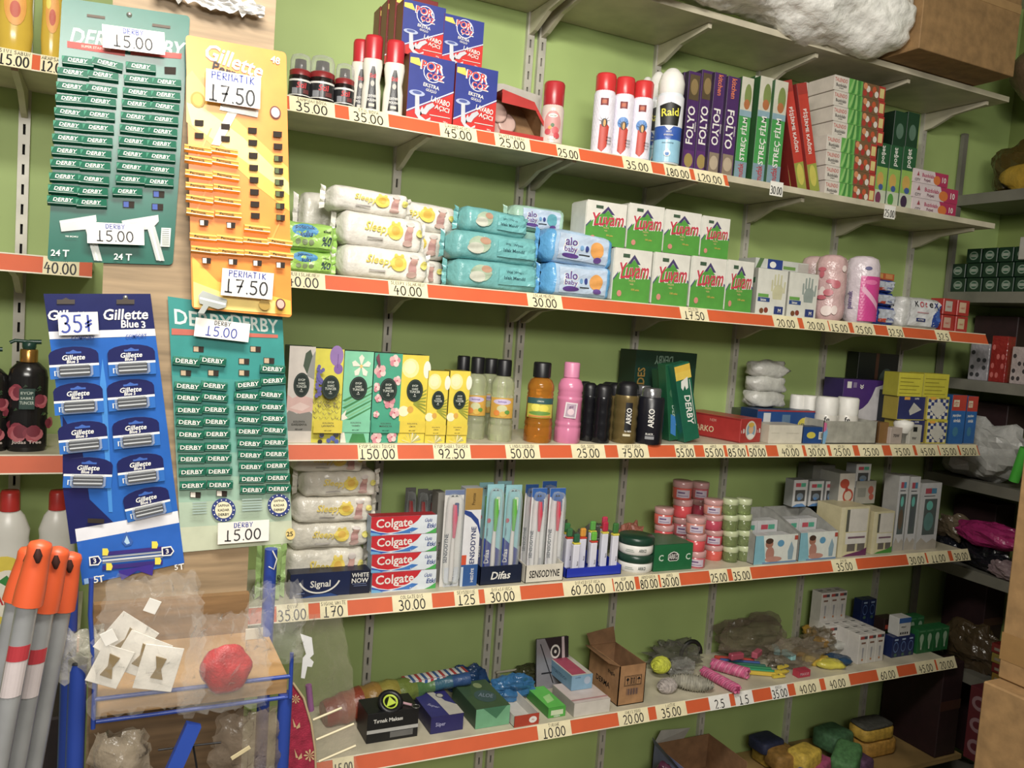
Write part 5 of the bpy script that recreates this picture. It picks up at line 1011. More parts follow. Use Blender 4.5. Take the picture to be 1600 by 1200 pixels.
# --- cream jars
z = ZD; Xc = sx(995, -.27, ZD); r = (sx(1020, -.27, ZD)-sx(970, -.27, ZD))/2*.95
for k, n in enumerate(('lower', 'upper')):
    t = thing('cream_jar', '%s white cream jar with dark green lid' % n, 'jar', (Xc-.002*k, -.255, z), face(Xc, -.255), 'white cream jars with dark green lids'); b = MB()
    b.lathe([(r*.86, 0), (r*.95, .006), (r*.95, .032), (r*.9, .034)], WHITE, 34); a = cyl(b, r*.955, .004, .028, -150, -30); a.text('ARKO', .68, .5, .4, M('#3a4a44'), .22); a.rect(.2, .3, .45, .36, M('#9aa8a0'), 5); a.rect(.22, .5, .42, .56, M('#9aa8a0'), 5); b.build('jar_body', t)
    MB().lathe([(r*.96, .033), (r, .036), (r, .054), (r*.93, .058), (.0001, .058)], M('#1b4030', .3, 'plastic'), 34).build('lid', t); z += .0585
def arkog2(a): 
    a.poly([(.36, .42), (.4, .36), (.6, .36), (.64, .42), (.64, .6), (.58, .68), (.5, .72), (.42, .68), (.36, .6)], WHITE); a.poly([(.375, .44), (.41, .385), (.59, .385), (.625, .44), (.625, .59), (.57, .65), (.5, .69), (.43, .65), (.375, .59)], INK); a.text('ARKO', .5, .53, .2, WHITE, .24); a.text('C', .18, .5, .24, M('#cfe0cf'), .12); a.text('C', .88, .5, .24, M('#cfe0cf'), .12)
carton('cream_box', 'dark green box with a black shield mark beside the cream jars', 'box', 1020, 1080, 852, -.30, ZD, .14, '#166a3c', arkog2, None, '#124a2c', '#2c6a44')
# --- small screw jars
def sjar(px, Y, zb, h, r, col, n, grp, lab=True, clear=None, cn='screw_jar'):
    X = sx(px, Y, zb); key = ('sj', col, round(h, 3), round(r, 3), lab, clear)
    def mk(b):
        b.lathe([(r*.9, 0), (r*.95, .003), (r*.96, h*.62), (r*.85, h*.66)], clear or M(col, .2, 'plastic'), 22)
        if lab: a = cyl(b, r*.97, h*.12, h*.42, -125, -45); a.rect(0, 0, 1, 1, M('#cdbdcc', .4), 8); a.rect(.1, .55, .6, .75, M('#6a4a7a'), 4); a.rect(.1, .2, .85, .3, M('#8a7a9a'), 4)
    t = thing(cn, n, 'jar', (X, Y, zb), face(X, Y), grp); link(cm(key, mk), 'jar_body', t)
    link(cm(('lid', round(h, 3), round(r, 3), col), lambda b: b.lathe([(r*.97, h*.64), (r, h*.66), (r, h*.97), (r*.95, h*.99), (.0001, h*.99)], M('#cf9a98' if clear is None else '#c5cfa2', .2, 'plastic'), 22)), 'screw_lid', t)
PK = 'pink screw jars'; cols = ['#c0465c', '#c8626a', '#d84a50', '#dc5c50', '#cf4a58']
for c, Y, nj, r, cn in ((1036, -.15, 3, .034, 'far left column behind dark green box'), (1065, -.11, 4, .036, 'tallest rear column'), (1093, -.08, 4, .032, 'rear column right of the tallest'), (1086, -.275, 3, .034, 'front left column'), (1113, -.21, 4, .034, 'front right column')):
    h = .052; base = ZD; 
    top_ = {1036: 792, 1065: 750, 1093: 752, 1086: 806, 1113: 779}[c]; X = sx(c, Y, ZD); H = sz(top_, X, Y)-ZD; h = H/nj
    for k in range(nj): sjar(c, Y, ZD+k*h, h-.0004, r, cols[(k+c) % 5] if not (c > 1100 and k > 2) and not (c == 1086 and k == 2) else '#d88a7c', 'pink screw jar, %s %s' % ('lowest' if k == 0 else ('topmost' if k == nj-1 else ORD[k]+' from bottom'), cn), PK, (k+c) % 2 == 0)
for c in (1140, 1161):
    X = sx(c, -.25, ZD); H = sz(778, X, -.25)-ZD; h = H/4
    for k in range(4): sjar(c, -.25, ZD+k*h, h-.0004, .0275, 'clr', 'clear green screw jar, %s in the %s column' % ('lowest' if k == 0 else ('topmost' if k == 3 else ORD[k]+' from the bottom'), 'left' if c == 1140 else 'right'), 'clear green screw jars', False, GL('#b9cc86', .12))
# --- pacifier boxes
GP = M('#9c9c96', .55, 'card')
def win(a, c='#7a8a9a', c2='#5a8ac0', t1='#c04a5a'): a.rect(.15, .2, .85, .62, M('#4a4a4c', .2)); a.ell(.5, .38, .24, .13, M(c, .2)); a.ell(.45, .3, .12, .06, M(c2, .2)); a.rect(.15, .74, .5, .88, M(t1)); a.rect(.52, .74, .85, .88, M('#4aa88a')); a.poly([(0, 0), (1, 0), (.7, .12), (.3, .1)], M(c2))
def winbox(p0, p1, pt, Y, z, label, d=.045, grp='white pacifier window boxes', art=win, cf='#cfcfd0', side='#8f9190'): return carton('pacifier_box', label, 'box', p0, p1, pt, Y, z, d, cf, art, grp, side)
def baby(a):
    a.rect(0, 0, 1, 1, M('#dce0d8')); a.poly([(0, 0), (0, 1), (.18, 1), (.28, 0)], M('#7fb8c8')); a.ell(.33, .7, .09, .15, M('#a8705a')); a.ell(.33, .8, .09, .1, M('#4a3428')); a.ell(.36, .35, .1, .25, M('#b88070')); a.ell(.45, .15, .2, .1, M('#c08a7a')); a.ell(.6, .7, .08, .12, M('#5a9ac0')); a.poly([(.8, .1), (.9, .1), (.92, .5), (.85, .75), (.78, .4)], M('#8aa8b8')); a.rect(.92, .8, 1, .95, M('#b84a3a')); a.rect(.2, 0, 1, .06, M('#6a8ab0'))
def disp(p0, p1, ptf, ptb, Y, d, label, art):
    X0, X1 = sx(p0, Y, ZD), sx(p1, Y, ZD); w = X1-X0; h = sz(ptf, X0, Y)-ZD; t = thing('display_box', label, 'display box', (X0, Y, ZD), None, 'pacifier display boxes'); hb = ptb
    b = MB(); b.box(0, w, 0, .002, 0, h, M('#dcdcd2', .5)); art(front(b, w, h)); b.build('front_panel', t)
    b = MB(); e = .002
    for x in (0, w-e): b.prism([(0, 0), (d, 0), (d, hb), (d*.72, hb), (.0, h)], x, x+e, GP, 'x')
    b.box(0, w, d-e, d, 0, hb, GP); b.box(0, w, 0, d, 0, e, GP); b.build('display_body', t); return X0, w, h
Xa, wa, ha = disp(1177, 1243, 838, .155, -.31, .20, 'left pacifier display box with a baby print on its front', baby)
Xb, wb_, hb_ = disp(1247, 1305, 833, .155, -.31, .20, 'right pacifier display box with a baby print on its front', baby)
for X, w, n in ((Xa, wa, 'left'), (Xb, wb_, 'right')):
    for i in range(2):
        for j in range(2):
            b = MB(); bw = w/2-.006; b.bbox(0, bw, 0, .045, 0, .125-.035*(1-j), M('#c9c9ca', .4), .001); win(front(b, bw, .125-.035*(1-j)))
            tag(b.build('pacifier_box', None, (X+.004+i*(bw+.003), -.30+.07*j+.02, ZD+.003)), 'white pacifier box in the %s display, %s row, %s' % (n, ('front', 'rear')[j], ('left', 'right')[i]), 'box', 'white pacifier window boxes')
def creamb(c): return lambda a: (a.rect(0, 0, .14, 1, M('#d6cda8')), a.rect(.2, .5, .3, .95, M('#5a5a50')), a.rect(.3, .5, .95, .96, M('#cfcac0')), a.rect(.22, .25, .95, .48, M('#d8d4cc')), a.rect(.3, .1, .58, .25, M('#6a625c')), a.rect(.66, .1, .92, .25, M('#6a625c')), a.poly([(.14, 0), (1, 0), (1, .16), (.8, .1), (.3, .04)], M(c)), a.rect(.3, .36, .9, .4, M('#7a5a6a')))
carton('nipple_box', 'cream coloured box with purple wave right of the pacifier displays', 'box', 1308, 1352, 793, -.30, ZD, .12, '#cfc69c', creamb('#6a2c5a'), 'cream coloured boxes with a wave', '#c4ba90')
carton('nipple_box', 'cream coloured box with green corner left of the narrow boxes', 'box', 1360, 1392, 800, -.295, ZD, .12, '#cfc69c', creamb('#3f8a2c'), 'cream coloured boxes with a wave', '#c4ba90')
zt = ZD+.16; 
for p0, p1, pt, n in ((1237, 1259, 750, 'left'), (1262, 1284, 752, 'middle'), (1287, 1302, 752, 'right')): winbox(p0, p1, pt, -.155, zt, 'small pacifier box on top of the displays, %s of the row' % n)
def redp(a): a.rect(0, 0, 1, 1, M('#cfc8bc')); a.ell(.35, .68, .3, .15, M('#b84a34')); a.ell(.62, .3, .34, .22, M('#b84a34')); a.ell(.62, .3, .24, .15, M('#cfc0ac')); a.ell(.5, .5, .1, .08, M('#a83c2c'))
def cps(a): a.rect(0, 0, 1, 1, M('#cfc69c')); a.text('os', .4, .8, .12, M('#4a7a3a'), .5); a.rect(.0, .7, .2, .85, M('#b84a34'))
carton('pacifier_box', 'box with big red pacifier print above the displays', 'box', 1308, 1332, 740, -.20, ZD+.17, .10, '#cfc8bc', redp, None, '#8c8c84')
carton('pacifier_box', 'grey box with small red pacifier print beside the big print', 'box', 1335, 1366, 752, -.19, ZD+.17, .08, '#a9a69a', lambda a: (a.ell(.75, .6, .14, .18, M('#b05a48')), a.ell(.8, .3, .12, .14, M('#b05a48')), a.rect(.1, .3, .5, .7, M('#8a8a80'))), None, '#8c8c84')
winbox(1335, 1358, 725, -.185, ZD+.235, 'topmost white pacifier box touching the shelf above', .05)
carton('pacifier_box', 'grey cardboard box at the back under the cologne shelf', 'box', 1266, 1300, 727, -.10, ZD+.17, .08, '#6a6a62', None, None, '#5a5a54')
MB_ = carton('box', 'grey supporting box beneath the red pacifier print', 'box', 1304, 1345, 790, -.17, ZD, .12, '#97958a', None, None, '#807e74')
def narrow(c): return lambda a: (a.rect(.22, .22, .84, .76, M('#5a6464', .2)), a.ell(.5, .42, .24, .14, M(c, .2)), a.ell(.48, .66, .16, .07, M('#6ac0b4', .2)), a.rect(.2, .84, .5, .92, M('#b84a5a')), a.rect(.5, .84, .75, .92, M('#4a8ab0')), a.rect(.15, .8, .7, .81, INK), a.poly([(0, 0), (1, 0), (1, .12), (.8, .16), (.5, .1), (.2, .18), (0, .1)], M('#b4aca0')))
NB = 'narrow white baby bottle boxes'
carton('baby_bottle_box', 'narrow white baby bottle box, leftmost of three', 'box', 1394, 1409, 744, -.28, ZD, .07, '#cdcdd0', narrow('#6a5a4a'), NB, '#9c9c98')
carton('baby_bottle_box', 'narrow white baby bottle box, middle of three', 'box', 1411, 1427, 745, -.28, ZD, .07, '#cdcdd0', narrow('#5a6066'), NB, '#9c9c98')
carton('baby_bottle_box', 'narrow white baby bottle box with teal bottle, rightmost of three', 'box', 1430, 1461, 755, -.29, ZD, .07, '#cdcdd0', narrow('#5f8a88'), NB, '#9c9c98')

# ================================================================== SHELF E
def bagz(label, px, py, rx, ry, rz, col, seed, amp=.2, name='plastic_bag', kind='haze', y=None, cat='bag'):
    p = PZ(px, py, ZE); return tag(MB().blob(0, 0, rz, rx, ry, rz, M(col, .2, kind), seed, amp, 26, 16, .8, 5.0, .06).build(name, None, (p.x, p.y if y is None else y, ZE+.003)), label, cat)
def obox(name, label, px, pyb, w, d, h, cf, art=None, side=None, tp=None, tart=None, sart=None, z=ZE, rz=0, cat='box', grp=None, kind='paper'):
    p = PZ(px, pyb, z); b = MB(); mf = M(cf, .4, kind); b.bbox(0, w, 0, d, 0, h, M(side or cf, .45, kind), .001)
    front(b, w-.001, h-.001, 0, .0001, .0005, .0005).rect(0, 0, 1, 1, mf); top(b, w-.002, d-.002, h).rect(.002, .002, 1, 1, M(tp or cf, .4, kind))
    if art: art(front(b, w, h, 0, .0004))
    if tart: tart(top(b, w, d, h, .0005))
    if sart: sart(left(b, d, h))
    tag(b.build(name, None, (p.x, p.y, z+.0003), (0, 0, math.radians(rz))), label, cat, grp); return p
# feather duster, rainbow
b = MB(); P0 = PZ(510, 1092, ZE); n = 30; rnd = random.Random(2)
cols = ['#7e2c24', '#8c3c26', '#94702c', '#8a8030', '#66762e', '#4c7440', '#2c5a6e', '#2a4a7a']
for s_ in range(8):
    pts = []; rr = []
    for k in range(5):
        u = (s_+k/4)/8; pts.append((.47*u, .02*math.sin(u*3), .035+.05*u)); rr.append((.02+.03*math.sin(PI*min(1, u*1.3+.12))**.6)*(1+.06*math.sin(u*60)))
    b.tube(pts, rr, M(cols[s_], .35, 'crinkle'), 14, s_ in (0, 7))
tag(b.build('feather_duster', None, (P0.x-.05, -.13, ZE)), 'rainbow coloured duster in clear wrap at the back of the shelf', 'duster')
def strp(a): 
    for k in range(21): a.rect(k/21, 0, (k+1)/21, 1, M(('#b8343c', '#e0dedc', '#2f5a9a', '#e0dedc')[k % 4]))
obox('striped_case', 'long case with red white and blue stripes', 634, 1083, .215, .045, .034, '#e0dedc', strp, '#7a4a50', '#e0dedc', strp, rz=3, cat='case', z=ZE+.063)
o = obox('nail_clipper_box', 'black box with white lettering for nail clippers', 572, 1163, .155, .10, .088, '#17181a', lambda a: (a.text('Tırnak Makası', .4, .72, .13, WHITE, .6), a.rect(0, .32, 1, .44, M('#b8b8b4')), a.rect(.45, .1, .9, .3, M('#6a6a68'))), '#101012', '#1b1c1e')
p = PZ(628, 1122, ZE+.09); t = thing('neon_ring', 'black ring with neon yellow centre lying on the black box', 'ring', (p.x-.01, p.y+.085, ZE+.096), (math.radians(38), 0, 0))
for r_, q, mt, nm, yy in ((.03, .009, BLACK, 'outer_ring', 0), (.021, .004, M('#c6e02c', .4), 'neon_band', .0)):
    MB().tube([(r_*math.cos(2*PI*k/20), r_*math.sin(2*PI*k/20), 0.008+yy) for k in range(21)], q, mt, 8, False).build(nm, t)
MB().prism([(-.015, -.014), (.016, -.006), (.0, .016)], .006, .011, M('#c6e02c', .4), 'z').build('neon_tag', t)
t = MB().tube([(0, 0, .004), (.03, -.02, .004), (.05, -.04, .004)], .004, M('#c49aa4', .3, 'plastic')); t.tube([(.06+.011*math.cos(2*PI*k/12), -.05+.011*math.sin(2*PI*k/12), .003) for k in range(13)], .0012, M('#9a9a9a', .3, 'metal', .8), 6, False)
tag(t.build('key_chain', None, (o.x+.085, o.y+.05, ZE+.0895)), 'small pink key chain with a steel ring on the black box', 'key chain')
def ptop(a): a.poly([(.55, 0), (1, 0), (1, .35), (.75, .55), (.6, 1), (.4, 1), (.5, .6)], M('#c2beb4')); a.ell(.72, .78, .12, .1, M('#4a4a5a')); a.ell(.72, .78, .09, .07, M('#c2beb4')); a.text('Super', .3, .4, .16, M('#a8a8d0'), .3, -50)
obox('purple_box', 'dark purple box with cream swoosh beside the black box', 672, 1148, .105, .165, .052, '#2c2a66', lambda a: a.text('Süper', .3, .5, .3, M('#a8a8d0'), .3), '#22204a', '#35327a', ptop)
def gtop(a): a.ell(.6, .8, .12, .1, M('#8a9a6a')); a.ell(.55, .4, .3, .22, M('#3f5a5a')); a.text('ALOE', .58, .42, .14, M('#7a8a9a'), .4, -30)
obox('green_box', 'dark green box with oval mark on its lid', 742, 1140, .115, .19, .062, '#6fae84', lambda a: a.poly([(.2, 1), (.6, .4), (.9, 1)], M('#3f7a58')), '#34503a', '#3f5a3c', gtop)
p = PZ(803, 1137, ZE); t = thing('open_tray', 'open white cardboard tray with red front edge', 'tray', (p.x, p.y, ZE)); wt = M('#cfccc4', .6); b = MB()
b.box(0, .085, 0, .17, 0, .002, wt); b.box(0, .002, 0, .17, 0, .035, wt); b.box(.083, .085, 0, .17, 0, .035, wt); b.box(0, .085, .168, .17, 0, .035, wt); b.build('tray_body', t)
b = MB(); b.box(0, .085, -.001, .002, 0, .035, M('#b84028', .45)); a = front(b, .085, .035, -.001); a.ell(.75, .5, .16, .3, WHITE); a.text('dry', .75, .5, .2, M('#b84028'), .2); b.build('front_panel', t)
obox('green_box', 'bright green low box right of the open tray', 856, 1123, .063, .15, .034, '#4aa83c', lambda a: (a.rect(.15, .25, .85, .72, M('#cfe0b8')), a.text('GREEN', .5, .14, .16, WHITE, .5)), '#3a8a30', '#5fc84a', lambda a: a.poly([(.2, .2), (.7, .3), (.8, .6), (.3, .5)], M('#a8e08a')))
def foil(a): a.rect(0, 0, 1, 1, M('#9a99a0', .3, 'paper', .3)); a.poly([(.25, 1), (1, 1), (1, .2), (.85, .1)], M('#3a3438', .2, 'paper', .2)); a.poly([(.78, 1), (.86, 1), (.9, .3), (.8, .3)], M('#d8c8cc', .2, 'paper', .1)); a.ell(.58, .72, .15, .14, WHITE); a.ell(.58, .72, .11, .1, M('#2a2a2c')); a.ell(.58, .72, .04, .035, WHITE); a.poly([(.1, .9), (.5, .1), (.53, .1), (.13, .9)], INK); a.rect(.15, .3, .7, .33, M('#24242a'))
p = PZ(838, 1078, ZE); b = MB(); b.bbox(0, .125, 0, .012, 0, .17, M('#5a5a5c', .2, 'paper', .6), .003); foil(front(b, .125, .17)); tag(b.build('foil_packet', None, (p.x-.002, -.105, ZE), (math.radians(-8), 0, 0)), 'shiny silver and black packet standing behind the boxes', 'packet')
q = obox('white_box', 'plain white box under the blue and pink box', 896, 1121, .135, .145, .045, '#d5cfc4', None, '#a8a49a', '#d8c8c2', lambda a: a.rect(0, .1, 1, .16, M('#c08a8a')))
obox('tissue_box', 'light blue box with a pink lid on the plain white box', 892, 1080, .08, .19, .05, '#7fa8c4', lambda a: (a.ell(.75, .6, .16, .26, M('#a8b8cc')), a.text('LATEX', .3, .85, .1, M('#3a5a7a'), .3)), '#6b93b0', '#d2ccc0', lambda a: a.rect(.06, .04, .74, .96, M('#b84a68')), lambda a: a.text('COTTON TOUCH', .5, .5, .22, M('#3a5a74'), .7), z=ZE+.046)
bagz('crumpled blue plastic bag behind the open white tray', 800, 1090, .075, .04, .035, '#2f6a9c', 76, .15, kind='crinkle', y=-.13)
bagz('dark blue clear bag at the right end of the duster', 715, 1070, .07, .03, .045, '#1f3f6a', 77, .15, kind='crinkle', y=-.06)
tag(MB().tube([(sx(775, -.04, ZE+.05), -.04, ZE+.05), (sx(836, -.04, ZE+.05), -.04, ZE+.052)], .004, M('#a8a490', .5, 'plastic'), 8).build('duster_stick', None), 'pale thin duster stick behind the blue bag', 'stick')
bagz('dark domed cap lying at the back near the silver packet', 806, 1052, .05, .03, .03, '#3a3c24', 78, .08, kind='crinkle', y=-.045)
# brown carton
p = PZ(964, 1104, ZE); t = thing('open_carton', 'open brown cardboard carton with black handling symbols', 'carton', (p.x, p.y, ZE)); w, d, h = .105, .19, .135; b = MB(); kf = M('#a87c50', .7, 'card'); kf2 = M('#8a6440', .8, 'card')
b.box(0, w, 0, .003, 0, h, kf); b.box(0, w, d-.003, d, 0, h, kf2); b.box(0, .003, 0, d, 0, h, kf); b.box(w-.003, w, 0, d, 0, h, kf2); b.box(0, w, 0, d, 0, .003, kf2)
a = front(b, w, h); a.rect(.2, .48, .85, .74, INK); a.rect(.215, .49, .835, .73, kf)
for k in range(3): x0 = .23+k*.205; a.rect(x0, .5, x0+.19, .72, INK); a.rect(x0+.012, .51, x0+.178, .71, kf)
a.ell(.32, .65, .05, .04, INK); a.rect(.31, .53, .335, .63, INK); a.poly([(.46, .53), (.49, .53), (.49, .66), (.51, .66), (.475, .7), (.44, .66), (.46, .66)], INK); a.poly([(.54, .53), (.57, .53), (.57, .66), (.59, .66), (.555, .7), (.52, .66), (.54, .66)], INK); a.poly([(.66, .63), (.74, .7), (.81, .63)], INK); a.rect(.73, .54, .745, .64, INK)
for k in range(9): a.rect(.3+.05*k, .26, .3+.05*k+(.03 if k % 2 else .015), .42, M('#4a4050'))
a = left(b, d, h); a.text('DERMA', .5, .35, .14, INK, .6); a.text('fragile', .75, .7, .12, INK, .3); b.build('carton_body', t)
b = MB(); b.add([(0, d, h), (w, d, h), (w+.0, d+.02, h+.05), (0, d+.03, h+.03)], [(0, 1, 2, 3)], kf2); b.add([(0, 0, h), (0, d, h), (-.035, d*.9, h+.012), (-.03, d*.12, h+.005)], [(0, 1, 2, 3)], kf2); b.build('flap', t)
# yarn
def skein(name, label, px, py, rx, ry, rz, col, rot, seed, grp=None, zz=0):
    p = PZ(px, py, ZE); b = MB(); n = 26; cc = M(col, .6, 'cloth')
    b.blob(0, 0, rz*.9, rx*.93, ry*.93, rz*.93, cc, seed, .04, 20, 12)
    for k in range(n):
        t0 = PI*(k+.5)/n; ax = math.cos(t0)*rx; q = math.sin(t0); tw = .25*math.sin(k*1.7)
        b.tube([(ax+tw*.01*math.cos(a_*2), ry*q*math.cos(a_), rz*.9+rz*q*math.sin(a_)) for a_ in [2*PI*i/14 for i in range(15)]], .0022, cc, 4, False)
    tag(b.build(name, None, (p.x, p.y+ry*.6, ZE+zz+.002), (0, 0, math.radians(rot))), label, 'yarn', grp)
skein('yarn_ball', 'neon yellow yarn ball right of the brown carton', 1036, 1062, .038, .032, .028, '#cfd42c', 20, 3, None, .02)
skein('yarn_ball', 'whitish yarn ball below the neon yellow one', 1046, 1085, .036, .028, .024, '#b8aea8', 10, 4)
skein('yarn_skein', 'long silvery grey skein with a paper band pointing right', 1085, 1082, .075, .032, .028, '#a09c8c', -38, 5)
def ropeb(label, p1, p2, r, col, seed):
    A, B = PZ(*p1, ZE), PZ(*p2, ZE); b = MB(); cc = M(col, .6, 'cloth'); c2 = M('#b03a68', .6, 'cloth'); D = B-A; N = D.cross(Vector((0, 0, 1))).normalized()
    b.tube([A-A, D*.5, D], r*.75, c2, 10)
    for s_ in range(5):
        pts = []
        for i in range(40):
            u = i/39; a_ = u*22+s_*2*PI/5; pts.append(D*u+N*(r*.8*math.cos(a_))+Vector((0, 0, r*.8*math.sin(a_))))
        b.tube(pts, r*.3, cc if s_ % 2 else M('#cf5a8a', .6, 'cloth'), 6)
    A.z = ZE+r*1.15; tag(b.build('rope_bundle', None, A), label, 'rope', 'pink rope bundles')
ropeb('pink rope bundle nearest the shelf edge', (1098, 1056), (1152, 1086), .017, '#d06a94', 1)
ropeb('pink rope bundle lying further back, upper one', (1112, 1046), (1168, 1062), .02, '#d67a9c', 2)
bagz('grey clear bag with dark strap behind the yarn', 1052, 1046, .10, .05, .05, '#6c6a60', 71, .22)
bagz('clear wrapped white item behind the neon yarn', 1062, 1056, .055, .03, .03, '#a8a8a0', 72, .15)
b = MB(); b.tube([(.045*math.cos(PI*k/12), 0, .05*math.sin(PI*k/12)) for k in range(13)], .008, M('#141412', .5, 'plastic'), 8)
p = PZ(1066, 1040, ZE); tag(b.build('strap_loop', None, (p.x, -.12, ZE+.06)), 'black curved strap loop sticking out of the grey bag', 'strap')
bagz('large brownish clear bag heaped at the back', 1160, 1020, .16, .05, .07, '#7c6f5c', 73, .2, y=-.08)
bagz('clear crinkled bag with pink and blue pegs inside', 1205, 1022, .12, .045, .05, '#8e8270', 74, .2, y=-.205)
for i, (px, py, c, n) in enumerate(((1150, 1028, '#a8445a', 'dark pink'), (1182, 1024, '#b8566a', 'rose'), (1212, 1018, '#7ab0b4', 'pale blue'), (1232, 1026, '#8ac0c0', 'light teal'))):
    p = PZ(px, py, ZE+.05); b = MB(); b.bbox(-.03, .03, -.012, .012, 0, .024, M(c, .35, 'plastic'), .004)
    tag(b.build('peg_bundle', None, (p.x, p.y, ZE+.045), (0, 0, .5*i)), '%s peg bundle inside the clear crinkled bag' % n, 'pegs', 'peg bundles in the clear bag')
cs = ['#b83c2c', '#3a5a9a', '#2f6a5a', '#2f8a5a', '#2a9a6a', '#d8b82c']
for i, c in enumerate(cs):
    A = PZ(1142+9*i, 1046+3*i, ZE); b = MB(); b.bbox(-.075, .075, -.007, .007, 0, .014, M(c, .4, 'plastic'), .003)
    tag(b.build('peg_strip', None, (A.x+.03, A.y+.02-.0*i, ZE+.002+.004*(5-i)), (0, 0, math.radians(-28))), '%s plastic peg strip in the fanned bundle beside the rope' % ('red', 'blue', 'dark teal', 'green', 'emerald', 'yellow')[i], 'pegs', 'fanned plastic peg strips')
for i in range(4):
    A = PZ(1207+4*i, 1060-1.5*i, ZE); b = MB(); b.prism([(0, 0), (.05, .003), (.05, .009), (0, .012)], -.006, .006, M('#d8c02c', .4, 'plastic'), 'y'); b.tube([(.025, 0, .0), (.025, 0, .013)], .004, M('#8a8a80', .3, 'metal', .6), 6)
    tag(b.build('clothes_peg', None, (A.x, A.y, ZE+.002+.013*(i % 3)), (0, 0, math.radians(8*i-10))), 'yellow clothes peg in the small pile, %s one' % ORD[i], 'peg', 'yellow clothes pegs')
obox('small_pack', 'small pink red pack with white lettering near the shelf edge', 1247, 1060, .06, .03, .026, '#b8344a', lambda a: a.text('MAX10', .5, .5, .4, M('#d8a8b0'), .7), z=ZE)
for i, (px, py, c, n, zz, r) in enumerate(((1258, 1030, '#c8962c', 'orange', 0, 20), (1280, 1040, '#d8b42c', 'yellow', .0, -15), (1300, 1046, '#cfc43a', 'pale yellow', .0, -25), (1292, 1022, '#d8a02a', 'amber', .03, 10), (1316, 1040, '#2a4a6a', 'blue', .0, -20), (1312, 1026, '#b8b8b0', 'grey', .03, -10), (1275, 1012, '#e0a82c', 'bright amber', .05, 0))):
    p = PZ(px, py, ZE); b = MB(); b.blob(0, 0, .016, .05, .032, .016, M(c, .25, 'crinkle'), 80+i, .15, 16, 8, .6)
    tag(b.build('small_packet', None, (p.x, p.y+.02, ZE+zz), (0, 0, math.radians(r))), 'crumpled %s packet in the heap beside the white bulb boxes' % n, 'packet', 'crumpled coloured packets')
bagz('clear crinkled bag over the coloured packets', 1262, 1016, .07, .05, .05, '#7a6a4c', 75, .2, y=-.15)
# bulb boxes
def wbulb(a): a.rect(.1, .84, .9, .94, M('#a8443c')); a.rect(.55, .84, .9, .94, M('#4a4a50')); a.rect(.25, .68, .75, .74, M('#7a5a4a')); a.poly([(.45, .2), (.55, .2), (.6, .55), (.4, .55)], M('#9a9aa0')); a.ell(.5, .14, .1, .04, M('#b8784a'))
WBL = 'white bulb boxes'
p = PZ(1326, 1032, ZE); bw, bd, bh = .047, .054, .118
me = MB(); me.bbox(0, bw-.001, 0, bd-.001, 0, bh, M('#cfcbc4', .4), .001); wbulb(front(me, bw, bh)); a = top(me, bw, bd, bh); a.rect(.1, .45, .6, .55, INK); me = me.mesh('wb')
for i in range(3):
    for j in range(4):
        tag(link(me, 'bulb_box', None, (p.x+i*bw, -.27+j*bd, ZE)), 'white bulb box on the lower level, %s row, %s' % (('front', 'second', 'third', 'rear')[j], ('left', 'middle', 'right')[i]), 'box', WBL)
for j in range(2): tag(link(me, 'bulb_box', None, (p.x-bw*1.02, -.27+bd*(j+2), ZE)), 'white bulb box at the left flank of the block, %s one' % ('front', 'rear')[j], 'box', WBL)
for i in range(3): tag(link(me, 'bulb_box', None, (p.x-bw+i*bw*1.01, -.27+3*bd, ZE+bh)), 'white bulb box on the upper level, %s of three' % ('left', 'middle', 'right')[i], 'box', WBL)
def bbulb(a): a.ell(.5, .5, .34, .26, M('#5a78b0')); a.ell(.5, .5, .28, .21, M('#1e2c5c')); a.rect(.25, .82, .75, .9, M('#9ab0d0')); a.ell(.5, .12, .2, .08, M('#4a6a5a'))
BBL = 'blue bulb boxes'; p = PZ(1390, 1028, ZE)
for i in range(3): 
    b = MB(); b.bbox(0, .042, 0, .042, 0, .085, M('#1e2c5c', .35), .001); bbulb(front(b, .042, .085)); tag(b.build('bulb_box', None, (p.x+.004+i*.043, -.262, ZE)), 'blue bulb box on the shelf, %s of three' % ('left', 'middle', 'right')[i], 'box', BBL)
for i in range(2):
    b = MB(); b.bbox(0, .042, 0, .042, 0, .085, M('#1e2c5c', .35), .001); bbulb(front(b, .042, .085)); tag(b.build('bulb_box', None, (p.x+.0+i*.043, -.10, ZE+.0985)), 'blue bulb box at the back beside the upper white ones, %s' % ('left', 'right')[i], 'box', BBL)
    b = MB(); b.bbox(0, .042, 0, .042, 0, .098, M('#1e2c5c', .35), .001); tag(b.build('bulb_box', None, (p.x+.0+i*.043, -.10, ZE)), 'blue bulb box hidden under the back ones, %s' % ('left', 'right')[i], 'box', BBL)
b = MB(); b.bbox(0, .07, 0, .05, 0, .075, M('#c9c9c4', .4), .001); a = front(b, .07, .075); a.rect(0, .72, 1, 1, M('#2a5a9c')); a.text('ampul', .4, .5, .14, INK, .5); [a.rect(.15+.18*k, .1, .26+.18*k, .22, INK) for k in range(4)]; tag(b.build('bulb_box', None, (p.x+.03, -.262, ZE+.086)), 'white and blue box on top of the blue bulb boxes', 'box')
b = MB(); b.bbox(0, .075, 0, .05, 0, .05, M('#2a1c1a', .4), .001); a = front(b, .075, .05); a.rect(.1, .15, .7, .5, M('#a8402c')); tag(b.build('bulb_box', None, (p.x+.02, -.20, ZE+.0865)), 'black and red small box behind the white and blue one', 'box')
def gbulb(a): a.ell(.5, .62, .26, .2, M('#9ab89a')); a.poly([(.3, .55), (.7, .55), (.58, .25), (.42, .25)], M('#9ab89a')); a.rect(.42, .16, .58, .26, M('#c0c8b8')); a.rect(.1, .9, .9, .96, M('#4a8a5a'))
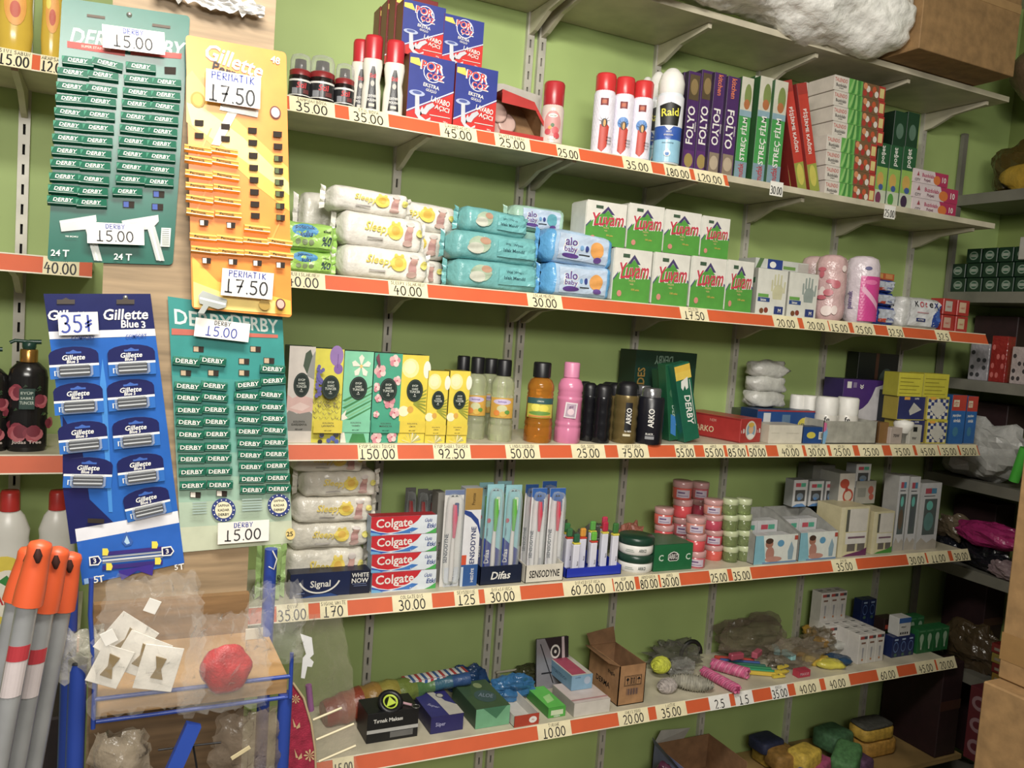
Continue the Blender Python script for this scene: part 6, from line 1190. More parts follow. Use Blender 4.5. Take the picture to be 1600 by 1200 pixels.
p = PZ(1438, 1025, ZE)
for i in range(4):
    for j in range(2):
        b = MB(); b.bbox(0, .047, 0, .05, 0, .10, M('#1f6a38', .35), .001); gbulb(front(b, .047, .10)); tag(b.build('bulb_box', None, (p.x+i*.0475, -.262+.12*j, ZE)), 'green bulb box with pale bulb print, %s row, %s from the left' % (('front', 'rear')[j], ORD[i]), 'box', 'green bulb boxes')

# ================================================================== SHELF F
p = PZ(1075, 1235, ZF)
X0 = sx(1072, -.25, ZF+.1); t = thing('open_carton', 'open blue grey carton with pink script on the lowest shelf', 'carton', (X0, -.27, ZF)); b = MB(); bg = M('#6f7596', .6); w, d, h = .26, .22, .135
b.box(0, w, 0, .003, 0, h*.75, bg); b.box(0, .003, 0, d, 0, h, bg); b.box(0, w, d-.003, d, 0, h, kf2); b.box(w-.003, w, 0, d, 0, h, kf2); b.box(0, w, 0, d, 0, .003, kf2)
a = front(b, w, h*.75); a.ell(.4, .6, .3, .34, M('#8a90b4')); a.text('derma', .42, .6, .3, M('#b02c6a'), .5, 0, .2); b.build('carton_body', t)
b = MB(); b.add([(.0, d, h), (.14, d, h), (.15, d-.02, h+.05), (.02, d-.01, h+.055)], [(0, 1, 2, 3)], M('#b4b2a8', .6)); b.add([(0, 0, h*.75), (.0, d, h), (-.012, d, h+.03), (-.02, .02, h)], [(0, 1, 2, 3)], bg); b.build('flap', t)
def sponge(px, py, Y, w, d, h, col, label, rz=0, ry=0, zz=0, mat2=None, cat='sponge', nm='sponge', n=4):
    X = sx(px, Y, ZF+zz); b = MB(); b.blob(0, 0, h/2, w/2, d/2, h/2, M(col, .7, 'cloth'), 7, .015, 20, 12, .35)
    if mat2: b.blob(0, 0, h+.003, w*.48, d*.48, .008, M(mat2, .9, 'cloth'), 8, .02, 16, 6, .35)
    tag(b.build(nm, None, (X, Y, ZF+zz), (0, math.radians(ry), math.radians(rz))), label, cat, 'sponges and cloths on the lowest shelf')
sponge(1362, 0, -.18, .19, .10, .07, '#b8882a', 'large ochre sponge under the yellow scouring sponge', zz=0)
sponge(1360, 0, -.18, .18, .10, .055, '#c8a02a', 'large yellow scouring sponge with dark top layer', zz=.071, mat2='#4a4a42')
sponge(1255, 0, -.24, .13, .09, .075, '#c8a82c', 'bright yellow sponge in the middle of the pile', 12, zz=.045)
sponge(1222, 0, -.2, .12, .10, .07, '#8a6420', 'dull orange brown sponge left of the bright yellow one', -8, zz=.035)
sponge(1196, 0, -.12, .12, .10, .05, '#1d2440', 'dark navy cloth pack behind the sponges', 5, zz=.07, cat='cloth', nm='cloth_pack')
sponge(1205, 0, -.1, .15, .10, .07, '#a08220', 'dim yellow sponge at the back under the shelf', 4, zz=.0)
sponge(1300, 0, -.14, .14, .12, .08, '#3f6a44', 'dull green cloth bundle behind the pink one', 8, zz=.03, cat='cloth', nm='cloth_pack')
sponge(1280, 0, -.26, .12, .06, .06, '#a04468', 'pink cloth bundle between green ones', 20, ry=-10, zz=.01, cat='cloth', nm='cloth_pack')
sponge(1322, 0, -.27, .15, .10, .085, '#4a7c46', 'green cloth bundle in front of the big sponge', 30, ry=-18, zz=.02, cat='cloth', nm='cloth_pack')
sponge(1345, 0, -.29, .07, .07, .07, '#5a3a58', 'purple rolled cloth beside the green bundle', 0, zz=.0, cat='cloth', nm='cloth_pack')
sponge(1256, 0, -.30, .05, .06, .075, '#2a4a9c', 'blue and red small pack at the front of the sponges', 10, zz=.0, cat='cloth', nm='cloth_pack')
bagz2 = tag(MB().blob(0, 0, .06, .055, .05, .07, M('#5a2c44', .25, 'crinkle'), 91, .2).build('plastic_bag', None, (sx(1030, -.2, ZF), -.2, ZF+.005)), 'dark purple and green bag left of the blue grey carton', 'bag')
sponge(1180, 0, -.29, .08, .05, .05, '#b4b4b4', 'small pale grey crumpled pack in front of the navy cloth', 15, ry=12, zz=.05, cat='cloth', nm='cloth_pack')

# ================================================================== RIGHT HAND UNIT
RX = 3.28; GS = M('#6f6d62', .5, 'melamine')
RZ = [2.434, 2.02, 1.65, 1.231, .859, .43]
for k, z in enumerate(RZ):
    tag(MB().box(RX, 3.615, -2.4, -.03, z-.045, z, GS).build('side_shelf', None), 'dark grey right wall shelf, %s' % ('topmost', 'second from the top, under dark green packs', 'third from the top, under foil packs', 'fourth from the top, under the white bag', 'fifth from the top, under black bags', 'lowest one')[k], 'shelf', 'right wall shelves')
for y, n in ((-.012, 'in the corner'), (-1.2, 'further forward')):
    tag(MB().box(RX+.004, RX+.03, y-.018, y, 0, 2.7, GS).build('shelf_upright', None), 'grey post of the right wall shelves %s' % n, 'upright')
def rbox(name, label, p0, p1, pt, z, cf, art=None, grp=None, X=3.30, d=.12, cat='box', kind='paper', h=None, rough=.4):
    Y0 = PXX(p0, 600, X); zm = z
    def yy(px):
        a = (px-800)/FPX; n = R-F*a; c = Vector((X, 0, zm))-CAM; return -(n.x*c.x+n.z*c.z)/n.y+CAM.y
    ya, yb = yy(p0), yy(p1); w = ya-yb
    if h is None: h = sz(pt, X, ya)-z
    b = MB(); b.bbox(0, d, 0, w, 0, h, M(cf, rough, kind), .002)
    if art: art(Art(b, lambda u, v, k: (-k, w*(1-u), v*h), w, h, .0004))
    return tag(b.build(name, None, (X, yb, z)), label, cat, grp)
def gp(a): a.ell(.5, .5, .3, .3, M('#7a8a7c')); a.ell(.5, .5, .22, .22, M('#24503a')); a.rect(.3, .4, .7, .6, M('#8a9488'))
z = RZ[1]
for r_ in range(3):
    for c in range(5):
        p0 = 1484+25*c; 
        if r_ == 2 and c < 1: continue
        rbox('dark_green_pack', 'dark green pack on the right wall, %s row, %s from the corner' % (('lowest', 'middle', 'top')[r_], ORD[c]), p0, p0+23, 0, z+.062*r_, '#12301f', gp, 'dark green packs on the right wall', h=.06)
rbox('white_box', 'pale white box at the right frame edge above the dark green packs', 1590, 1625, 0, z+.13, '#a8a69e', None, None, h=.09, X=3.29)
def blob2(name, label, px, py, X, rx, ry, rz, col, seed, z, kind='crinkle', amp=.15, jit=.04, cat='bag', rough=.2):
    p = PXX(px, py, X); return tag(MB().blob(0, 0, rz, rx, ry, rz, M(col, rough, kind), seed, amp, 26, 16, .85, 4.0, jit).build(name, None, (X, p.y, z+.003)), label, cat)
blob2('spotted_bag', 'dark and yellow spotted bag on the topmost right shelf', 1603, 250, 3.42, .10, .13, .105, '#4a3c14', 101, RZ[0], 'crinkle', .08, .02)
p = PXX(1598, 268, 3.30); tag(MB().blob(0, 0, 0, .02, .10, .05, M('#a8861c', .3, 'crinkle'), 102, .1, 18, 10).build('yellow_pack', None, (3.31, p.y, RZ[0]+.055)), 'yellow pack in front of the dark spotted bag', 'pack')
def foilp(c): return lambda a: [a.ell(.2+.3*(i % 3), .15+.2*(i//2 % 4), .1, .06, M(c)) for i in range(7)]
z = RZ[2]
for p0, p1, h, c, c2, n in ((1511, 1541, .155, '#98949a', '#3a3a3e', 'silver foil pack with dark squiggles'), (1543, 1568, .19, '#8e2420', '#c0605a', 'red and white printed foil pack'), (1576, 1603, .15, '#a89a98', '#3a3436', 'whitish foil pack with a dark label')):
    rbox('foil_pack', '%s on the right wall shelf' % n, p0, p1, 0, z, c, foilp(c2), 'foil packs on the right wall', h=h, d=.05, rough=.2, kind='crinkle')
blob2('white_bag', 'crumpled white plastic bag on the right wall shelf', 1535, 700, 3.355, .10, .165, .12, '#a8a8a4', 103, RZ[3], 'crinkle', .14, .02, 'bag', .35)
A, B = PXX(1584, 752, 3.28), PXX(1602, 700, 3.28); tag(MB().tube([A, B], .02, M('#3fb82c', .35, 'plastic'), 12).build('green_tube', None), 'bright green tube leaning beside the white plastic bag', 'tube')
blob2('pink_bag', 'hot pink bag in clear wrap among the black bags', 1550, 818, 3.34, .06, .13, .05, '#a8246a', 104, RZ[4]+.10, 'crinkle', .1)
blob2('beige_bag', 'beige bundle in clear wrap left of the pink bag', 1488, 815, 3.36, .05, .07, .05, '#7a6a54', 105, RZ[4]+.085)
blob2('black_bag', 'glossy black bag under the pink bag', 1540, 865, 3.36, .07, .10, .05, '#1c1c22', 106, RZ[4])
blob2('black_bag', 'glossy dark grey bag near the corner under the beige bundle', 1482, 865, 3.37, .07, .05, .045, '#2a2c36', 107, RZ[4])
blob2('pale_bag', 'pale pinkish bag in front of the black bag at the frame edge', 1582, 885, 3.30, .035, .09, .035, '#8a767a', 108, RZ[4])
blob2('brown_bag', 'brownish clear bag on the lowest right wall shelf', 1525, 980, 3.36, .06, .11, .09, '#4a3c28', 109, RZ[5])
for k in range(4): rbox('striped_pack', 'red and yellow pack in the right wall stack, %s from the bottom' % ORD[k], 1548, 1600, 0, RZ[5]+.04*k, ('#8a6a1c', '#6a1c1c', '#8a7a2c', '#7a2420')[k], lambda a: a.rect(.1, .3, .8, .6, M('#8a8070')), 'red and yellow packs', h=.038)
def redpat(a):
    for i in range(3): a.ell(.5, .2+.3*i, .35, .1, M('#8a6a70')); a.ell(.5, .2+.3*i, .2, .05, M('#5a1c28'))
rbox('red_pattern_box', 'dark red patterned box low behind the cardboard cartons', 1504, 1536, 0, .12, '#5c1c28', redpat, None, h=.30, X=3.2)
for z, h, n in ((.0, .36, 'on the floor'), (RZ[5], .33, 'on the lowest side shelf'), (RZ[4], .26, 'behind the black bags'), (RZ[3], .32, 'behind the white plastic bag'), (RZ[2], .28, 'behind the foil packs')):
    b = MB(); b.bbox(0, .13, 0, .20, 0, h, M('#2a1216', .6, 'card'), .003); b.box(.0, .13, -.0012, -.0002, h*.45, h*.55, M('#4a2a24', .4))
    tag(b.build('dark_carton', None, (3.475, -.235, z)), 'dark maroon filler carton in the corner %s' % n, 'carton', 'dark maroon filler cartons in the corner')  # dark boxes added to keep the corner bays near black
b = MB(); b.bbox(0, .125, 0, .28, 0, .40, M('#2a1216', .6, 'card'), .003); b.box(.0, .125, -.0012, -.0002, .2, .24, M('#4a2a24', .4)); tag(b.build('dark_carton', None, (2.98, -.29, .0)) if 0 else b.build('dark_carton', None, (3.145, -.31, ZF+.001)), 'dark maroon filler carton standing right of the wall shelves', 'carton')  # one more box added to keep the low corner dark
# cardboard cartons at the right edge
for z0, z1, X0, n in ((0, .935, 2.02, 'lower'), (.937, 1.71, 2.075, 'upper')):
    t = thing('moving_carton', '%s tall plain cardboard carton at the right edge of the frame' % n, 'carton', (X0, -1.75, z0), None, 'cardboard cartons at the right')
    b = MB(); b.bbox(0, .5, 0, .55, 0, z1-z0, CARD, .004); b.build('carton_body', t)
    b = MB(); b.box(-.0012, -.0002, .0, .55, (z1-z0)*.0+.05, (z1-z0)*.0+.12, M('#8a241c', .5) if n == 'lower' else M('#94703f', .5)); b.build('tape', t)
    if n == 'lower': MB().box(-.0015, -.0003, .0, .55, .44, .62, M('#8a241c', .5)).build('red_print', t)
    b = MB(); b.box(.0, .5, .0, .272, z1-z0+.0003, z1-z0+.0012, M('#a8834f', .7, 'card')); b.build('top_flap', t)

# ================================================================== PILLAR BOARD
YP = -1.10
b = MB(); b.box(-.008, .223, YP, YP+.16, 0, 3.29, M('#917a5a', .6, 'wood')); tag(b.build('display_board', None), 'tall beige wooden board carrying the razor cards', 'board')
b = MB(); n = 24; TL = PY(243, -30, YP-.012); BR = PY(412, 30, YP-.012); v = []; rnd = random.Random(8)
W_ = (BR.x-TL.x); Hh = TL.z-BR.z
for j in range(9):
    for i in range(n+1):
        u = i/n; e = rnd.uniform(-.006, .006) if j in (0, 8) else 0
        v.append((u*W_, rnd.uniform(-.005, .005)-.004, -Hh*j/8+e-.02*u*0))
b.add(v, [(j*(n+1)+i, j*(n+1)+i+1, (j+1)*(n+1)+i+1, (j+1)*(n+1)+i) for j in range(8) for i in range(n)], M('#d8d6d2', .3, 'crinkle'))
tag(b.build('tape_patch', None, TL), 'crumpled silvery tape patch at the top of the board', 'tape')

# ================================================================== RAZOR CARDS
class Card:
    def __init__(s, tl, tr, bl, br, Y, label, mat, corner=.006):
        s.Y = Y; s.o = PY(*tl, Y); s.q = [PY(*p, Y)-s.o for p in (tl, tr, bl, br)]
        s.w = (s.q[1].length+(s.q[3]-s.q[2]).length)/2; s.h = (s.q[2].length+(s.q[3]-s.q[1]).length)/2
        s.t = thing('razor_card', label, 'display card', s.o, None, 'hanging razor display cards')
        s.b = MB(); n = 5; pts = []; qx, qy = corner/s.w, corner/s.h
        for cx, cy, a0 in ((1-qx, 1-qy, 90), (1-qx, qy, 0), (qx, qy, -90), (qx, 1-qy, -180)): pts += [(cx+qx*math.cos(math.radians(a0-90*i/n)), cy+qy*math.sin(math.radians(a0-90*i/n))) for i in range(n+1)]
        s.b.prism([(lambda k: (k[0], k[2]))(s.P(u, v, 0)) for u, v in pts], 0, .0012, mat); s.a = Art(s.b, s.P, s.w, s.h, .0003)
    def P(s, u, v, k):
        p = (s.q[0]*(1-u)+s.q[1]*u)*v+(s.q[2]*(1-u)+s.q[3]*u)*(1-v); return (p.x, -k, p.z)
    def uv(s, px, py):
        d = PY(px, py, s.Y)-s.o; u, v = .5, .5
        for _ in range(8):
            p = s.P(u, v, 0); ex, ez = d.x-p[0], d.z-p[2]; a = s.P(u+.01, v, 0); b = s.P(u, v+.01, 0)
            ax, az, bx, bz = (a[0]-p[0])*100, (a[2]-p[2])*100, (b[0]-p[0])*100, (b[2]-p[2])*100; D = ax*bz-az*bx
            u += (ex*bz-ez*bx)/D; v += (ax*ez-az*ex)/D
        return u, v
    def angle(s, px, py): u, v = s.uv(px, py); a = s.P(u-.02, v, 0); b = s.P(u+.02, v, 0); return math.atan2(-(b[2]-a[2]), b[0]-a[0])
    def text(s, t, px, py, hpx, mat, wpx=999, rot=0, **k):
        u, v = s.uv(px, py); s.a.text(t, u, v, hpx/s.pxh, mat, wpx/s.pxw, rot, **k)
    def rectp(s, x0, y0, x1, y1, mat): u0, v0 = s.uv(x0, y0); u1, v1 = s.uv(x1, y1); s.a.rect(min(u0, u1), min(v0, v1), max(u0, u1), max(v0, v1), mat)
    def polyp(s, pts, mat): s.a.poly([(min(1, max(0, q[0])), min(1, max(0, q[1]))) for q in (s.uv(*p) for p in pts)], mat)
    def ellp(s, px, py, rx, ry, mat, n=20): u, v = s.uv(px, py); s.a.ell(u, v, rx/s.pxw, ry/s.pxh, mat, n)
    def hole(s, px, py, w=12, h=9, back=None):
        s.polyp([(px-w/2, py-h/2), (px+w/2, py-h/2+1), (px+w/2-.5, py+h/2+1), (px-w/2, py+h/2)], M('#2a2018', .9)); 
        if back: s.polyp([(px-w/2+1, py-h/2+1), (px, py-h/2+1.2), (px, py+h/2), (px-w/2+1, py+h/2-.5)], M(back))
    def done(s): s.b.build('card_sheet', s.t)
    def text(s, t, px, py, hpx, mat, wpx=999, rot=0, **k):
        u, v = s.uv(px, py); s.a.text(t, u, v, hpx/s.pxh, mat, wpx/s.pxw, rot, **k)
    def rectp(s, x0, y0, x1, y1, mat): u0, v0 = s.uv(x0, y0); u1, v1 = s.uv(x1, y1); s.a.rect(min(u0, u1), min(v0, v1), max(u0, u1), max(v0, v1), mat)
    def polyp(s, pts, mat): s.a.poly([s.uv(*p) for p in pts], mat)
    def ellp(s, px, py, rx, ry, mat, n=20): u, v = s.uv(px, py); s.a.ell(u, v, rx/s.pxw, ry/s.pxh, mat, n)
    def hole(s, px, py, w=12, h=9, back=None):
        s.polyp([(px-w/2, py-h/2), (px+w/2, py-h/2+1), (px+w/2-.5, py+h/2+1), (px-w/2, py+h/2)], M('#2a2018', .9)); 
        if back: s.polyp([(px-w/2+1, py-h/2+1), (px, py-h/2+1.2), (px, py+h/2), (px-w/2+1, py+h/2-.5)], M(back))
def sticker(card, cx, cy, wpx, hpx, price, small, label, sy=.38, blue=True, dy=.0025):
    p = PY(cx, cy, card.Y); s_ = card.w/card.pxw; w, h = wpx*s_, hpx*s_; b = MB(); b.box(-w/2, w/2, -.0012, .0, -h/2, h/2, M('#e6e2da', .4)); a = front(b, w, h, -.0012, .0002, -w/2, -h/2)
    if small: a.hand(small, .5, .84, .22, BLUEINK if blue else INK, .8, .17)
    a.hand(price, .5, sy, .5 if small else .75, INK if blue else BLUEINK, .88, .12)
    tag(b.build('price_sticker', None, (p.x, card.Y-dy-.0095, p.z), (0, card.angle(cx, cy), 0)), label, 'price tag', 'white handwritten stickers on the razor cards')
def pack(kind):
    def mk(b):
        if kind == 'g': w, h, c = .0405, .0118, M('#11634a', .25); l = M('#0c4434', .3); e = M('#9fb8ac', .3)
        elif kind == 't': w, h, c = .0395, .0125, M('#14604a', .25); l = M('#0c4434', .3); e = M('#5a8a78', .3)
        else: w, h, c = .039, .0088, M('#f3ab34', .3); l = M('#d8781c', .3); e = M('#f2dca8', .3)
        b.prism([(-.0, -h/2-.003), (-.0075, -h/2), (-.0085, h/2-.002), (-.003, h/2), (0, h/2)], -w/2, w/2, c, 'x')
        def P(u, v, k): return (-w/2+u*w, -.0076-k-.001*v, -h/2+v*(h-.002))
        a = Art(b, P, w, h, .0002)
        a.poly([(0, 0), (1, 0), (1, .16), (0, .22)], l); a.rect(.02, .02, .98, .1, e)
        if kind == 'y': a.rect(0, 0, 1, .2, M('#f8ecd0', .3)); a.rect(0, .8, 1, 1, M('#f8d070', .3)); a.text('Permatik', .45, .52, .5, INK, .6, -3)
        else: a.poly([(0, .25), (.1, 1), (0, 1)], M('#2f8a6a')); a.text('DERBY', .5, .62, .62 if kind == 't' else .5, WHITE, .82, 0, 0 if kind == 't' else .25); a.rect(.25, .26, .8, .32, M('#b8ccc4'))
    return cm(('blade_pack', kind), mk)
def packs(card, kind, pts, lab, grp):
    rnd = random.Random(5)
    for px, py, l in pts:
        p = PY(px, py, card.Y); r_ = l[1] if isinstance(l, tuple) else 0; l0 = l[0] if isinstance(l, tuple) else l
        o = link(pack(kind), 'blade_pack', None, (p.x, card.Y-.0006, p.z), (0, card.angle(px, py)+math.radians(r_+rnd.uniform(-1.5, 1.5)), 0)); tag(o, lab % l0, 'blade pack', grp)
lerp = lambda a, b, t: a+(b-a)*t
def rw(n): return ('top', 'second', 'third', 'fourth', 'fifth', 'sixth', 'seventh', 'eighth', 'ninth', 'tenth', 'eleventh', 'lowest')[n]
# --- card 1
c = Card((97, -4), (297, 25), (74, 408), (270, 414), YP-.0035, 'upper green razor card with rows of dark green blade packs', M('#175f50', .25)); c.pxw, c.pxh = 200, 412
DGc = M('#17674f', .25)
c.text('DERBY', 158, 62, 26, M('#d8dcd0'), 90, shear=.18); c.text('DERBY', 246, 74, 26, M('#d8dcd0'), 88, shear=.18)
c.polyp([(105, 64), (196, 76), (195, 88), (105, 74)], M('#c8382e')); c.polyp([(204, 76), (284, 84), (283, 92), (204, 86)], M('#c8382e')); c.text('SUPER STAINLESS', 150, 75, 4, M('#e8b0a0'), 60)
for x, y in ((150, 22), (252, 37)): c.rectp(x-14, y, x+14, y+8, M('#4a3a28'))
c.hole(266, 110, 18, 11)
c.hole(248, 303, 18, 10, '#2a4a9a'); c.hole(201, 319, 18, 10, '#2a4a9a'); c.hole(246, 323, 18, 10, '#2a4a9a')
sil = M('#b8bdb8', .25, 'metal', .3); sil2 = M('#e0e2dc', .2)
for dx, dy in ((0, 0), (97, 0)):
    c.polyp([(93+dx, 345+dy), (150+dx, 336+dy), (151+dx, 346+dy), (140+dx, 358+dy), (96+dx, 362+dy)], sil); c.polyp([(95+dx, 347+dy), (149+dx, 339+dy), (149+dx, 342+dy), (95+dx, 350+dy)], sil2)
    c.polyp([(133+dx, 356+dy), (145+dx, 354+dy), (160+dx, 408+dy), (147+dx, 407+dy)], sil); c.polyp([(137+dx, 356+dy), (140+dx, 355+dy), (154+dx, 408+dy), (151+dx, 407+dy)], sil2)
c.text('24', 87, 395, 10, sil2, 18); c.text('T', 103, 396, 11, sil2); c.text('24', 185, 401, 10, sil2, 18); c.text('T', 201, 402, 11, sil2); c.text('TEK BIÇAKLI', 112, 370, 3, sil2, 30)
c.rectp(252, 356, 265, 386, M('#c8ccc4')); [c.rectp(253, 358+3*k, 264, 359+3*k, INK) for k in range(9)]
c.done(); c1 = c
P = [(122, 97, 'top row, first'), (168, 101, ('top row, second', 6))]
ly = [115, 137, 156, 177, 197, 217, 237, 256, 277, 296, 313]
for i, y in enumerate(ly): t = i/10; P += [(lerp(115, 99, t), y, rw(i+1)+' row, first'), (lerp(161, 143, t), y+4, rw(i+1)+' row, second')]
P += [(220, 106, 'top row, third')]
for i, y in enumerate([126, 146, 164, 184, 203, 222, 242, 262, 281]): t = i/8; P += [(lerp(217, 204, t), y, rw(i+1)+' row, third'), (lerp(260, 248, t), y+4, rw(i+1)+' row, fourth')]
P += [(199, 300, 'eleventh row, third')]
packs(c, 'g', P, 'dark green blade pack on the upper card, %s from the left', 'green blade packs on the upper card')
sticker(c, 209, 66, 98, 38, '15.00', 'DERBY', 'white 15.00 sticker at the top of the upper green card'); sticker(c, 181, 366, 90, 36, '15.00', 'DERBY', 'white 15.00 sticker at the bottom of the upper green card')
tag(MB().lathe([(.004, 0), (.0035, .0015), (.0001, .002)], M('#b8b8b0', .2, 'metal', .8), 12).build('screw', None, PY(202, 23, YP-.0036), (PI/2, 0, 0)), 'steel screw holding the upper green card', 'screw')
# --- card 4 (teal)
c = Card((262, 463), (441, 489), (283, 863), (457, 848), YP-.0035, 'lower teal to beige razor card with rows of green blade packs', M('#2f8a84', .25)); c.pxw, c.pxh = 179, 385
for k in range(10):
    f = k/10; col = tuple(int(lerp(a, b, max(0, f*1.3-.3) if k else 0)) for a, b in ((0x2f, 0xd2), (0x8a, 0xcc), (0x84, 0xae))); c.a.rect(0, 1-.1*(k+1), 1, 1-.1*k, M('#%02x%02x%02x' % col, .25)); c.a.k -= .00012
c.a.k += .0003
c.text('DERBY', 318, 500, 22, M('#c8d4cc'), 88); c.text('DERBY', 398, 506, 22, M('#c8d4cc'), 76); c.polyp([(268, 513), (434, 523), (434, 528), (268, 523)], M('#b85a48'))
for x, y in ((310, 545), (399, 545), (381, 564), (420, 563), (381, 582), (290, 582), (333, 582)): c.hole(x, y, 17, 9, '#b8a080')
for x, y in ((305, 772), (346, 770)): c.hole(x, y, 17, 9, '#dcd4c8')
for x, y in ((349, 796), (435, 788)):
    c.ellp(x, y, 19, 19, M('#2a3a7a'), 26); c.ellp(x, y, 13.5, 13.5, M('#e0d8b4'), 22)
    for k, q in enumerate(('SAPINA', 'KADAR', 'DERBY')): c.text(q, x, y-7+7*k, 4, INK, 18)
    for k in range(14): q = 2*PI*k/14; c.ellp(x+16*math.cos(q), y+16*math.sin(q), 1.1, 1.1, WHITE, 5)
for k in range(5): c.rectp(300, 783+4*k, 322, 784+4*k, M('#9ab0a8')); c.rectp(377, 778+4*k, 408, 779+4*k, M('#9ab0a8'))
c.ellp(452, 832, 8, 10, M('#d8c070')); c.text('25', 451, 832, 8, INK, 12); c.done(); c4 = c
P = []
for i, y in enumerate([564, 603, 621, 640, 659, 678, 698, 716, 736, 757]): t = (y-564)/193; P += [(lerp(291, 301, t), y, rw(i)+' row of the left block, left'), (lerp(332, 343, t), y-1, rw(i)+' row of the left block, right')]
P += [(425, 576, ('top row of the right block, single', -3)), (387, 600, ('second row of the right block, left', -9)), (426, 594, ('second row of the right block, right', -9))]
for i, y in enumerate([618, 637, 655, 673, 692, 710, 728, 747, 764]): t = (y-618)/146; P += [(lerp(385, 394, t), y, rw(i+2)+' row of the right block, left'), (lerp(423, 434, t), y-2, rw(i+2)+' row of the right block, right')]
packs(c, 't', P, 'green blade pack on the teal card, %s', 'green blade packs on the teal card')
sticker(c, 346, 515, 84, 30, '15.00', 'DERBY', 'white 15.00 sticker at the top of the teal card', blue=False); sticker(c, 379, 828, 82, 36, '15.00', 'DERBY', 'white 15.00 sticker at the bottom of the teal card')
# --- card 2 (orange)
c = Card((290, 54), (447, 82), (300, 482), (456, 496), YP-.022, 'orange and yellow razor card overlapping the teal card', M('#ee8a22', .28), .006); c.pxw, c.pxh = 158, 425
yl = M('#f4b83a', .28); yy_ = M('#f6d878', .28)
c.polyp([(291, 120), (300, 110), (330, 150), (450, 262), (452, 330), (400, 290), (340, 235), (291, 190)], yl); c.polyp([(291, 160), (320, 170), (380, 215), (451, 285), (452, 305), (380, 250), (300, 195)], yy_)
c.polyp([(300, 400), (340, 440), (454, 470), (455, 492), (303, 480)], yl); c.polyp([(302, 440), (350, 458), (430, 470), (430, 490), (303, 480)], yy_)
for x0, y0 in ((305, 250), (305, 330), (420, 380)): c.polyp([(x0, y0), (x0+24, y0-50), (x0+26, y0-49), (x0+3, y0+1)], M('#f29a3a', .28))
c.text('Gillette', 367, 96, 25, WHITE, 92, -12, shear=.15); c.text('48', 430, 94, 11, M('#e6e0d0'), 19, -8); c.text('Permatik', 370, 117, 15, INK, 80, -12)
c.ellp(309, 156, 11, 12, M('#b8902c')); c.ellp(309, 156, 8, 9, M('#cfa83c')); c.ellp(430, 176, 9, 10, M('#5a1c20')); c.ellp(430, 176, 7, 8, M('#e0b8a8'))
c.polyp([(345, 162), (404, 172), (402, 184), (343, 172)], sil); c.polyp([(347, 164), (402, 173), (401, 176), (347, 168)], sil2); c.polyp([(356, 174), (370, 178), (343, 228), (330, 226)], M('#d8d4cc')); c.polyp([(300, 475), (313, 462), (330, 474), (312, 492)], sil) if 0 else None
for x, ys in ((311, (192, 212)), (352, (198, 217)), (394, (204, 223, 243, 262, 281, 300, 319, 337)), (433, (210, 229, 248, 267, 285, 303, 322, 340))):
    for k, y in enumerate(ys): c.hole(lerp(x, x+(5 if x > 380 else 0), k/8), y, 14, 9, None if x < 380 or y < 235 else '#4a5a2a' if x > 420 else None)
for x, y in ((318, 348), (360, 352)): c.hole(x, y, 14, 9, '#d8cfc4')
for x, y in ((322, 407), (363, 409), (401, 411), (437, 414)): c.hole(x, y, 14, 9, '#d8cfc4')
c.polyp([(309, 462), (316, 454), (354, 468), (352, 480), (340, 483), (311, 474)], sil); c.polyp([(312, 464), (352, 474), (351, 477), (311, 467)], sil2); c.polyp([(318, 474), (326, 477), (318, 490), (308, 489)], sil)
c.ellp(412, 476, 9, 9, M('#a8862a')); c.ellp(437, 475, 8, 9, M('#5a1c20')); c.ellp(437, 475, 6, 7, M('#e0a898')); c.done(); c2 = c
P = []
for i, y in enumerate([233, 250, 272, 291, 311, 332]): P += [(309+i*.6, y, '%s short row, left' % rw(i)), (350+i*1.2, y+3, '%s short row, right' % rw(i))]
P += [(401, 357, 'single one above the full rows')]
for x, y, n in ((317, 370, 'first'), (358, 373, 'second'), (399, 376, 'third'), (436, 378, 'fourth')): P += [(x, y, 'upper full row, %s' % n), (x+2, y+20, 'lower full row, %s' % n)]
packs(c, 'y', P, 'orange blade pack on the orange card, %s', 'orange blade packs on the orange card')
sticker(c, 363, 142, 84, 50, '17.50', 'PERMATIK', 'white 17.50 sticker at the top of the orange card', .3); sticker(c, 385, 444, 82, 44, '17.50', 'PERMATIK', 'white 17.50 sticker at the bottom of the orange card')
# --- card 3 (blue)
c = Card((68, 459), (235, 459), (129, 914), (288, 879), YP-.0045, 'dark blue razor card with nine small blister packs', M('#1b5fb4', .22), .007); c.pxw, c.pxh = 166, 448
nv = M('#1d2358', .22); 
c.a.rect(0, .87, 1, 1, nv); c.a.rect(0, .85, 1, .875, M('#dcdce2', .3))
c.polyp([(98, 650), (128, 700), (140, 780), (200, 838), (110, 850), (98, 760)], nv); c.polyp([(160, 560), (166, 600), (176, 800), (170, 800), (156, 600)], M('#3a86d0', .25))
c.a.rect(0, .155, 1, .2, M('#dcdce2', .3)); c.a.rect(0, 0, 1, .155, M('#1f5fba', .25))
c.text('Gillette', 110, 492, 15, WHITE, 74, shear=.2); c.text('Gillette', 197, 491, 17, WHITE, 72, shear=.2); c.text('Blue', 203, 506, 12, WHITE, 28, shear=.1); c.text('3', 224, 507, 11, WHITE, 9); c.text('PLUS', 221, 517, 6, WHITE, 17); c.text('COMFORT', 213, 525, 6, M('#2a4a9a'), 34); c.text('COMFORT', 130, 528, 6, M('#2a4a9a'), 36)
for x, y in ((103, 470), (196, 470)): c.polyp([(x-14, y-2), (x-6, y-2), (x, y-5), (x+6, y-2), (x+14, y-2), (x+14, y+5), (x-14, y+5)], M('#3a3026'))
